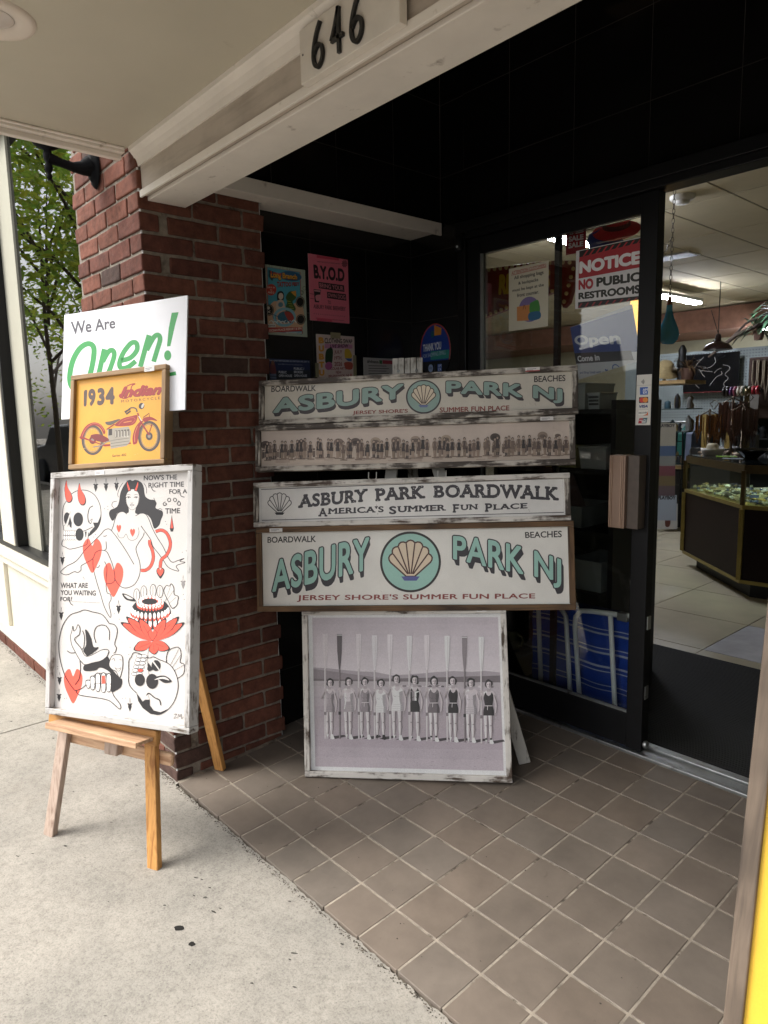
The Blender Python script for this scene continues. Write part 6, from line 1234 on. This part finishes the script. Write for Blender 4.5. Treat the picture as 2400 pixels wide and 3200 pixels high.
mb = MB(); mb.bar((-1.545, 4.45, .70), (-1.545, 4.45, .934), .012, .012); mb.bar((-1.42, 4.55, .70), (-1.42, 4.55, .934), .03, .01); mb.bar((-.86, 3.80, .7), (-.86, 3.8, .934), .02, .012); obj('lit_upright', mb, plain('pale brass', '#b9b07a', .4), t_)
mb = MB(); q2 = random.Random(11)
for _ in range(900):
    k = q2.random(); s, r_ = q2.random(), q2.uniform(.04, .4); P, Q = ((P0, P1) if k < .5 else (P1, P2)); d = V(Q)-V(P); nr = V((-d.y, d.x)).normalized(); p = V(P)+d*s+nr*r_; h = .702+q2.uniform(.0, .035)*(1 if r_ > .1 else .6)
    c = q2.choice([(.5, .45, .3), (.6, .6, .6), (.25, .2, .12), (.1, .12, .25), (.4, .3, .12), (.06, .06, .06), (.5, .5, .45)]); L = q2.uniform(.008, .028); a_ = q2.uniform(0, 3.14)
    mb.box(-L, L, -L*.4, L*.4, 0, q2.uniform(.004, .02), 0, (*c, 1), Matrix.Translation((p.x, p.y, h)) @ Matrix.Rotation(a_, 4, 'Z') @ Matrix.Rotation(q2.uniform(-.5, .5), 4, 'X'))
j_ = obj('heaped_jewellery', mb, attr_mat('trinkets', .25, .2, 60, 0, spec=.8)); j_['kind'] = 'stuff'; tag(j_, 'heaped trinkets and jewellery lying inside the glass counter', 'jewellery')
# ---- on the counter
M_beads = [plain('brown beads', '#4a2c20', .3, .4, 90), plain('pale beads', '#a89c88', .3, .2, 60), plain('amber beads', '#6a4420', .25, .4, 80)]
def strands(mb, c, r, z0, z1, n, seed, mi=0):
    q2 = random.Random(seed)
    for i in range(n):
        a_ = q2.uniform(0, 6.28); x, y = c[0]+r*math.cos(a_), c[1]+r*math.sin(a_); zz0 = z0+q2.uniform(0, (z1-z0)*.35); w = q2.uniform(.01, .025)
        P = [(x-w, y, z1-q2.uniform(0, .03)), (x-w*1.1, y, (z0+z1)/2), (x, y-.004, zz0), (x+w*1.1, y, (z0+z1)/2), (x+w, y, z1)]
        mb.tube(P, q2.uniform(.003, .0055), 5, mi, (q2.uniform(.3, 1),)*3+(1,), False)
def stand(label, x, y, h, seed, mi, n=26):
    t = thing('necklace_stand', label, 'necklace stand', (x, y, .98), group=None); mb = MB(); mb.lathe((0, 0, 0), [(.08, 0), (.075, .015), (.012, .025), (.01, h), (.0, h+.01)], 18)
    for i in range(3): a_ = i*1.05; mb.tube([(-.09*math.cos(a_), -.09*math.sin(a_), h-.05), (0, 0, h-.005), (.09*math.cos(a_), .09*math.sin(a_), h-.05)], .004, 6)
    obj('post', mb, M_chain, t); mb = MB(); strands(mb, (0, 0), .085, .06, h-.04, n, seed); obj('bead_strands', mb, M_beads[mi], t)
    mb = MB(); mb.tube([(.03, 0, h), (.07, 0, h+.05), (.04, 0, h+.08), (.0, 0, h+.05), (.02, 0, h+.02)], .004, 6); obj('scroll', mb, M_chain, t); return t
stand('scrolled stand draped with pale and brown necklaces at the counter end', -1.56, 4.72, .36, 1, 2); stand('tall stand dense with brown bead necklaces', -1.40, 4.78, .46, 2, 0, 40); stand('shorter stand of brown necklaces nearest the card', -1.27, 4.66, .40, 3, 0, 40)
t_ = thing('cat_figure', 'thin bronze cat figurine standing among the necklaces', 'figurine', (-1.36, 4.95, .98)); mb = MB(); mb.lathe((0, 0, 0), [(.045, 0), (.04, .02), (.03, .12), (.035, .25), (.025, .4), (.018, .46), (.028, .49), (.02, .52), (0, .535)], 14)
for s_ in (-1, 1): mb.tube([(s_*.015, 0, .51), (s_*.02, 0, .56)], [.01, .001], 6)
obj('body', mb, plain('bronze', '#5a5038', .35, .2, 20, metal=.7), t_)
t_ = thing('bangle_rack', 'rack of coloured bangles above the counter', 'bangle rack', (-1.62, 5.5, 1.5)); mb = MB(); mb.tube([(-.17, 0, 0), (.17, 0, 0)], .02, 10); mb.tube([(0, 0, 0), (0, 0, -.5)], .015, 8); mb.lathe((0, 0, -.52), [(.09, 0), (.02, .02)], 16); obj('bar', mb, M_dark, t_)
for i, c in enumerate(('#1a1616', '#1a1616', '#4a2a5a', '#7a3a50', '#b9b3a8', '#b9b3a8', '#1f3a26', '#b9b3a8', '#8a1f2a', '#8a1f2a')):
    mb = MB(); x = -.15+.032*i; mb.lathe((x, 0, 0), [(.038, -.013), (.045, -.01), (.045, .01), (.038, .013)], 20, ax=(1, 0, 0)); obj('bangle', mb, plain('bangle '+c, c, .3, .1), t_)
t_ = thing('necklace_board', 'black board hung with white and multicoloured necklaces at right', 'necklace board', (-1.45, 5.6, 1.25)); mb = MB(); mb.box(-.16, .25, 0, .02, 0, .55); obj('board', mb, plain('brown board', '#3a2418', .6), t_, bevel=.01)
for i in range(7):
    mb = MB(); x = -.1+.05*i; L = .2+.1*((i*37) % 5)/5; mb.tube([(x-.018, -.01, .52), (x-.02, -.015, .35), (x, -.016, .5-L-.06), (x+.02, -.015, .35), (x+.018, -.01, .52)], .006, 6, cap=False); obj('necklace', mb, M_beads[1 if i < 4 else 0], t_)
t_ = thing('display_card', 'tall wavy pale display card with a dark cord necklace', 'display card', (-1.42, 5.2, 1.0)); mb = MB(); mb.prism([(-.05, .12), (.06, .12), (.062, .25), (.055, .33), (.06, .46), (-.045, .46), (-.035, .36), (-.05, .25)], 0, .004); obj('card', mb, plain('grey card', '#86827c', .6), t_)
mb = MB(); mb.tube([(-.02, -.004, .14), (-.03, -.004, .2), (-.01, -.004, .3), (.012, -.004, .3), (.03, -.004, .2), (.022, -.004, .13), (-.015, -.004, .135)], .004, 6); obj('cord', mb, M_dark, t_); mb = MB(); mb.box(-.06, .06, -.02, .06, -.02, .12); obj('base', mb, M_dark, t_)
t_ = thing('black_bowl', 'wide black bowl on a thin rim at the counter front', 'bowl', (-1.02, 4.2, .981)); mb = MB(); mb.lathe((0, 0, 0), [(.04, 0), (.045, .008), (.09, .045), (.12, .075), (.115, .075), (.08, .04), (0, .012)], 28); obj('bowl_body', mb, plain('black lacquer', '#0c0d0e', .15), t_)
t_ = thing('white_bowl', 'white scalloped bowl with a dish at the counter end', 'bowl', (-1.45, 4.55, .981)); mb = MB(); mb.lathe((0, 0, 0), [(.07, 0), (.085, .03), (.09, .05), (.084, .05), (.07, .012), (0, .01)], 24); obj('bowl_body', mb, W_, t_); mb = MB(); mb.lathe((.0, .0, .045), [(.05, 0), (.045, .03), (.03, .045), (0, .047)], 18); obj('dish', mb, plain('cream dish', '#aaa38f', .3), t_)
mb = MB(); mb.box(-.07, .07, -.05, .05, 0, .003, M=T(0, 0, 0, .5)); tag(obj('green_leaflet', mb, plain('green paper', '#6f9a2c', .5), M=T(-1.26, 4.36, .981)), 'bright green leaflet lying on the counter', 'leaflet')
mb = MB(); mb.box(-.07, .07, -.03, .03, 0, .003, M=T(0, 0, 0, .3)); tag(obj('price_card', mb, plain('pale card', '#a8b4bc', .5), M=T(-1.13, 4.15, .981)), 'pale blue grey card lying on the counter front', 'card')
# ---- further back
t_ = thing('pegboard_wall', 'blue grey pegboard partition across the back of the shop', 'partition', (0, 0, 0)); mb = MB(); mb.box(-5.6, .5, 10.5, 10.54, .06, 2.28); obj('panel', mb, plain('pegboard', '#747c7c', .7, .05), t_)
mb = MB()
for i in range(64):
    for j in range(24): x, z = -5.2+.045*i, 1.2+.045*j; mb.face([(x-.007, 10.498, z-.007), (x+.007, 10.498, z-.007), (x+.007, 10.498, z+.007), (x-.007, 10.498, z+.007)])
hp = obj('peg_hole', mb, M_dark, t_); hp['kind'] = 'stuff'
t_ = thing('black_picture', 'large black picture with pale curving lines on pegboard', 'picture', M=T(-4.48, 10.38, 1.6)); mb = MB(); mb.box(0, .88, 0, .03, 0, .62); obj('panel', mb, plain('black panel', '#0d0d0f', .2), t_)
a = Art(.88, .62, [(590, 225), (1100, 180), (1090, 580), (585, 605)]); a.y = -.001
for P_ in ([(770, 240), (710, 310), (660, 420), (690, 500), (735, 550)], [(705, 360), (760, 375), (855, 385)], [(745, 380), (760, 410), (785, 440)], [(770, 350), (830, 340), (880, 290), (870, 240)], [(830, 525), (890, 440), (940, 410), (935, 380)], [(870, 400), (900, 365), (935, 350)], [(950, 315), (1005, 330), (1010, 360), (970, 410), (1000, 450), (960, 500), (975, 540)]): a.stroke(P_, 6, '#6a6761')
a.stroke([(590, 600), (1088, 575)], 9, '#5a2020', False); obj('line_drawing', a.mb, PRP, t_)
def foliage(name, label, x, y, z, n, L, seed, col, group=None):
    q2 = random.Random(seed); t = thing(name, label, 'plant', (x, y, z), group=group); mb = MB()
    for i in range(n):
        a_ = q2.uniform(0, 6.28); el = q2.uniform(-.2, 1.2); l = L*q2.uniform(.6, 1.2); d = V((math.cos(a_)*math.cos(el), math.sin(a_)*math.cos(el), math.sin(el))); s = d.cross(V((0, 0, 1))).normalized(); w = l*.07
        p = [V((0, 0, 0)), d*l*.4, d*l*.75+V((0, 0, -l*.12)), d*l+V((0, 0, -l*.4))]
        for k in range(3): wa, wb = w*(.5, 1, .8)[k], w*(1, .8, .05)[k]; mb.face([p[k]-s*wa, p[k]+s*wa, p[k+1]+s*wb, p[k+1]-s*wb], 0, (1, 1, 1, 1), True)
    obj('foliage', mb, plain('leaf '+label[:6], col, .5, .3, 20), t); mb = MB(); mb.lathe((0, 0, -.14), [(.06, 0), (.08, .13), (.075, .13), (0, .1)], 14); obj('pot', mb, plain('clay', '#4a3022', .8), t); return t
foliage('trailing_plant', 'dark spiky plant above the pegboard near the pendant lamp', -3.3, 10.3, 2.5, 40, .4, 4, '#22301a'); foliage('hanging_plant', 'pale green arching plant on top of the pegboard', -2.9, 10.2, 2.7, 70, .5, 6, '#4f7a5a')
mb = MB(); mb.tube([(-4.0, 10.2, 2.15), (-3.6, 10.2, 2.45), (-3.2, 10.2, 2.6), (-2.9, 10.2, 2.75)], [.02, .035, .03, .015], 8); mb.tube([(-3.7, 10.2, 2.38), (-3.45, 10.2, 2.62), (-3.0, 10.2, 2.8)], .018, 7); tag(obj('driftwood_branch', mb, plain('dead wood', '#2f241b', .9, .3, 20)), 'dark bare branches lying above the pegboard', 'branch')
t_ = thing('glass_display_tower', 'tall glass display tower of trinkets behind the door edge', 'display tower', (0, 0, 0))
for z in (.75, 1.1, 1.35): mb = MB(); mb.box(-2.95, -2.5, 6.3, 6.7, z-.006, z+.006); obj('shelf', mb, plain('glass shelf', '#3c4a48', .1), t_)
mb = MB(); mb.box(-3.0, -2.5, 6.25, 6.75, 1.62, 1.66); mb.box(-3.0, -2.5, 6.25, 6.75, .70, .735); obj('wood_shelf', mb, wood('pale shelf', '#8a6f45', '#a58a5c', 0), t_)
mb = MB(); mb.box(-3.0, -2.52, 6.27, 6.73, .06, .7); obj('base', mb, M_dark, t_)
for x, y in ((-2.99, 6.26), (-2.51, 6.26), (-2.99, 6.74), (-2.51, 6.74)): mb = MB(); mb.bar((x, y, .735), (x, y, 1.62), .012, .012); obj('post', mb, M_alu, t_)
q2 = random.Random(21)
TR = [plain('trinket '+c, c, .3, .3, 30) for c in ('#5a4a36', '#6a6a68', '#33261c', '#3f5a66', '#7a6a40', '#222428')]
for z in (.757, 1.107, 1.357):
    for i in range(8):
        h = q2.uniform(.06, .18); r_ = q2.uniform(.018, .04); mb = MB(); mb.lathe((0, 0, 0), [(r_*.8, 0), (r_, h*.2), (r_*q2.uniform(.4, 1), h*.5), (r_*q2.uniform(.5, 1.1), h*.75), (r_*.4, h*.92), (0, h)], 12)
        tag(obj('trinket', mb, TR[i % 6], M=T(-2.93+.058*i+q2.uniform(-.01, .01), 6.36+q2.uniform(0, .25), z)), 'small dark ornament on a shelf of the glass display tower', 'ornament', 'ornaments in the glass display tower')
t_ = thing('straw_hat', 'straw sun hat on a stand atop the display tower', 'hat', (-2.83, 6.45, 1.78)); M_straw = plain('straw', '#a5936a', .8, .2, 60, .5, 150)
mb = MB(); mb.lathe((0, 0, 0), [(.17, -.02), (.172, -.015), (.085, .02), (.08, .08), (.06, .1), (0, .105)], 28, ax=(.35, -.35, .85)); obj('crown', mb, M_straw, t_); mb = MB(); mb.tube([(0, 0, -.12), (0, 0, .05)], .02, 10); mb.lathe((0, 0, -.12), [(.07, 0), (.02, .02)], 16); obj('stand', mb, W_, t_)
t_ = thing('dark_figurine', 'tall dark carved figurine beside the straw hat', 'figurine', (-2.66, 6.5, 1.66)); mb = MB(); mb.lathe((0, 0, 0), [(.05, 0), (.045, .1), (.055, .2), (.04, .27), (.045, .33), (.02, .38), (0, .39)], 10); obj('body', mb, M_dark, t_)
foliage('dried_arrangement', 'dried brown stems in a vase beside the dark figurine', -2.57, 6.45, 1.80, 40, .2, 8, '#5a4630')
# clothes rail
t_ = thing('clothes_rail', 'chrome clothes rail with hanging shirts behind the counter', 'clothes rail', (0, 0, 0)); mb = MB(); mb.tube([(-3.75, 8.0, 1.17), (-2.4, 8.0, 1.17)], .014, 8)
for x in (-3.75, -2.4): mb.tube([(x, 8, .06), (x, 8, 1.17)], .016, 8)
obj('rail', mb, M_alu, t_)
for i, (x, c, nm) in enumerate(((-3.30, '#2f6f66', 'teal shirt hanging on the clothes rail'), (-3.19, '#7a86a0', 'pale blue shirt hanging beside the teal shirt'), (-3.45, '#16181c', 'black jacket hanging left of the teal shirt'), (-3.6, '#1d2026', 'dark coat at the left end of the clothes rail'), (-3.0, '#15171b', 'black top hanging right of the pale blue shirt'))):
    mb = MB(); mb.shape([(x, 7.8, 1.03), (x, 8.0, 1.13), (x, 8.2, 1.03), (x, 8.24, .5), (x, 7.76, .5)]+[(x+.07, 7.8, 1.02), (x+.07, 8.0, 1.13), (x+.07, 8.2, 1.02), (x+.08, 8.24, .5), (x+.08, 7.76, .5)], [(0, 1, 2, 3, 4), (9, 8, 7, 6, 5), (0, 1, 6, 5), (1, 2, 7, 6), (2, 3, 8, 7), (3, 4, 9, 8), (4, 0, 5, 9)]); tag(obj('hanging_garment', mb, plain('cloth '+c, c, .85, .1)), nm, 'garment', 'garments on the clothes rail')
t_ = thing('gold_frame', 'plain gold picture frame standing behind the necklaces', 'picture frame', (-2.05, 6.0, .95)); mb = MB()
for b in ((-.14, -.09, 0, .34), (.09, .14, 0, .34)): mb.box(b[0], b[1], 0, .02, b[2], b[3])
mb.box(-.0895, .0895, 0, .02, .29, .34); obj('moulding', mb, plain('gold paint', '#8a7440', .4), t_); mb = MB(); mb.box(-.2, .2, -.1, .4, -.89, -.0); obj('support', mb, M_dark, t_)
# stock on a back shelf behind the counter
t_ = thing('back_shelf', 'dark back shelf unit crowded with ornaments behind the counter', 'shelf', (0, 0, 0))
for z in (.78, 1.02, 1.26):
    mb = MB(); mb.box(-2.35, -.6, 6.9, 7.2, z-.02, z); obj('shelf_board', mb, M_dark, t_)
mb = MB(); mb.box(-2.35, -.6, 7.2, 7.22, .06, 1.28); obj('back_panel', mb, M_dark, t_)
q2 = random.Random(77)
for z in (.78, 1.02, 1.26):
    for i in range(16):
        h = q2.uniform(.05, .2); r_ = q2.uniform(.02, .045); mb = MB(); mb.lathe((0, 0, 0), [(r_*.8, 0), (r_, h*.2), (r_*q2.uniform(.4, 1), h*.5), (r_*q2.uniform(.5, 1.1), h*.75), (r_*.4, h*.92), (0, h)], 12)
        tag(obj('ornament', mb, TR[q2.randrange(6)], M=T(-2.28+.105*i+q2.uniform(-.02, .02), 6.95+q2.uniform(0, .18), z+.0005)), 'small dark ornament on the back shelf behind the counter', 'ornament', 'ornaments on the back shelf')
for i in range(9):
    mb = MB(); x = -3.4+.19*i; L = q2.uniform(.25, .6); z = 2.0-q2.uniform(0, .3)
    strands(mb, (x, 10.4), .03, z-L, z, 5, 90+i); tag(obj('hanging_necklaces', mb, M_beads[i % 3]), 'bunch of bead necklaces hanging on the blue grey pegboard', 'necklaces', 'necklace bunches on the pegboard')
# magazine rack
t_ = thing('magazine_rack', 'wire rack of old magazines standing beside the door edge', 'magazine rack', M=T(-2.47, 5.9, .06, R(35)))
mb = MB()
for x in (-.14, .14): mb.tube([(x, 0, 0), (x, .12, 1.05)], .008, 6)
for z in (.05, .35, .5, .65, .8, .95): mb.tube([(-.14, z*.115, z), (.14, z*.115, z)], .005, 6)
obj('wire_frame', mb, M_blkmet, t_)
def mag(label, x, z, w, h, bg, tc, wd='PLAYBOY', fig=True):
    t = thing('magazine', label, 'magazine', M=T(-2.47, 5.9, .06, R(35)) @ Matrix.Translation((x, z*.115-.02, z)) @ Matrix.Rotation(R(-7), 4, 'X'), group='magazines in the wire rack'); mb = MB(); mb.box(0, w, .0005, .006, 0, h); obj('pages', mb, M_tag, t)
    a = Art(w, h); a.base(bg); a.text(wd, [(w*.06, h*.97), (w*.94, h*.97), (w*.94, h*.82), (w*.06, h*.82)], tc, .05)
    if fig: a.poly([(w*.42, h*.1), (w*.62, h*.12), (w*.66, h*.4), (w*.56, h*.55), (w*.6, h*.68), (w*.5, h*.74), (w*.42, h*.64), (w*.38, h*.4)], '#5a2f26', True); a.disc(w*.51, h*.71, w*.07, h*.055, '#2a1a16', 12)
    a.build('cover', PRP, t)
mag('white magazine with dark red title at the bottom of the rack', -.1, .03, .2, .27, '#a9a6a2', '#6e1f2e'); mag('pale magazine just above the white cover magazine', -.11, .12, .2, .27, '#8c94a0', '#23262e', 'PLAYBOY', False)
for i, (bg, tc, nm) in enumerate((('#4a3540', '#c58a2a', 'dark magazine with an orange title in the middle of the rack'), ('#5a4a30', '#c58a2a', 'brown magazine with an orange title above the dark one'), ('#5a2634', '#7a2a4a', 'maroon magazine in the middle of the rack'), ('#6a6a68', '#2a2a2a', 'grey magazine with a black title high in the rack'), ('#3a4a66', '#22304a', 'blue magazine near the top of the rack'), ('#8a8578', '#2a2a2a', 'cream magazine at the top of the rack'))): mag(nm, -.13, .38+.105*i, .2, .24, bg, tc, 'PLAYBOY', False)
t_ = thing('music_poster', 'pink and dark poster standing behind the magazine rack', 'poster', M=T(-2.42, 6.16, .08)); a = Art(.2, .5); a.base('#5a3a44'); a.quadf(.01, .35, .19, .48, '#1c1719'); a.disc(.1, .3, .05, .06, '#1c1416');
a.build('printed_face', PRP, t_)
# window display behind the left window
t_ = thing('window_backdrop', 'olive yellow display backdrop inside the shop window', 'display panel', (0, 0, 0)); mb = MB(); mb.box(-5.8, -1.62, .9, .93, .06, 2.9); obj('panel', mb, plain('olive cloth', '#6b5a1e', .8, .2, 3), t_)
mb = MB(); mb.box(-5.8, -2.06, .02, .88, .5, .56); obj('deck', mb, plain('display deck', '#7d7a6c', .6), t_)
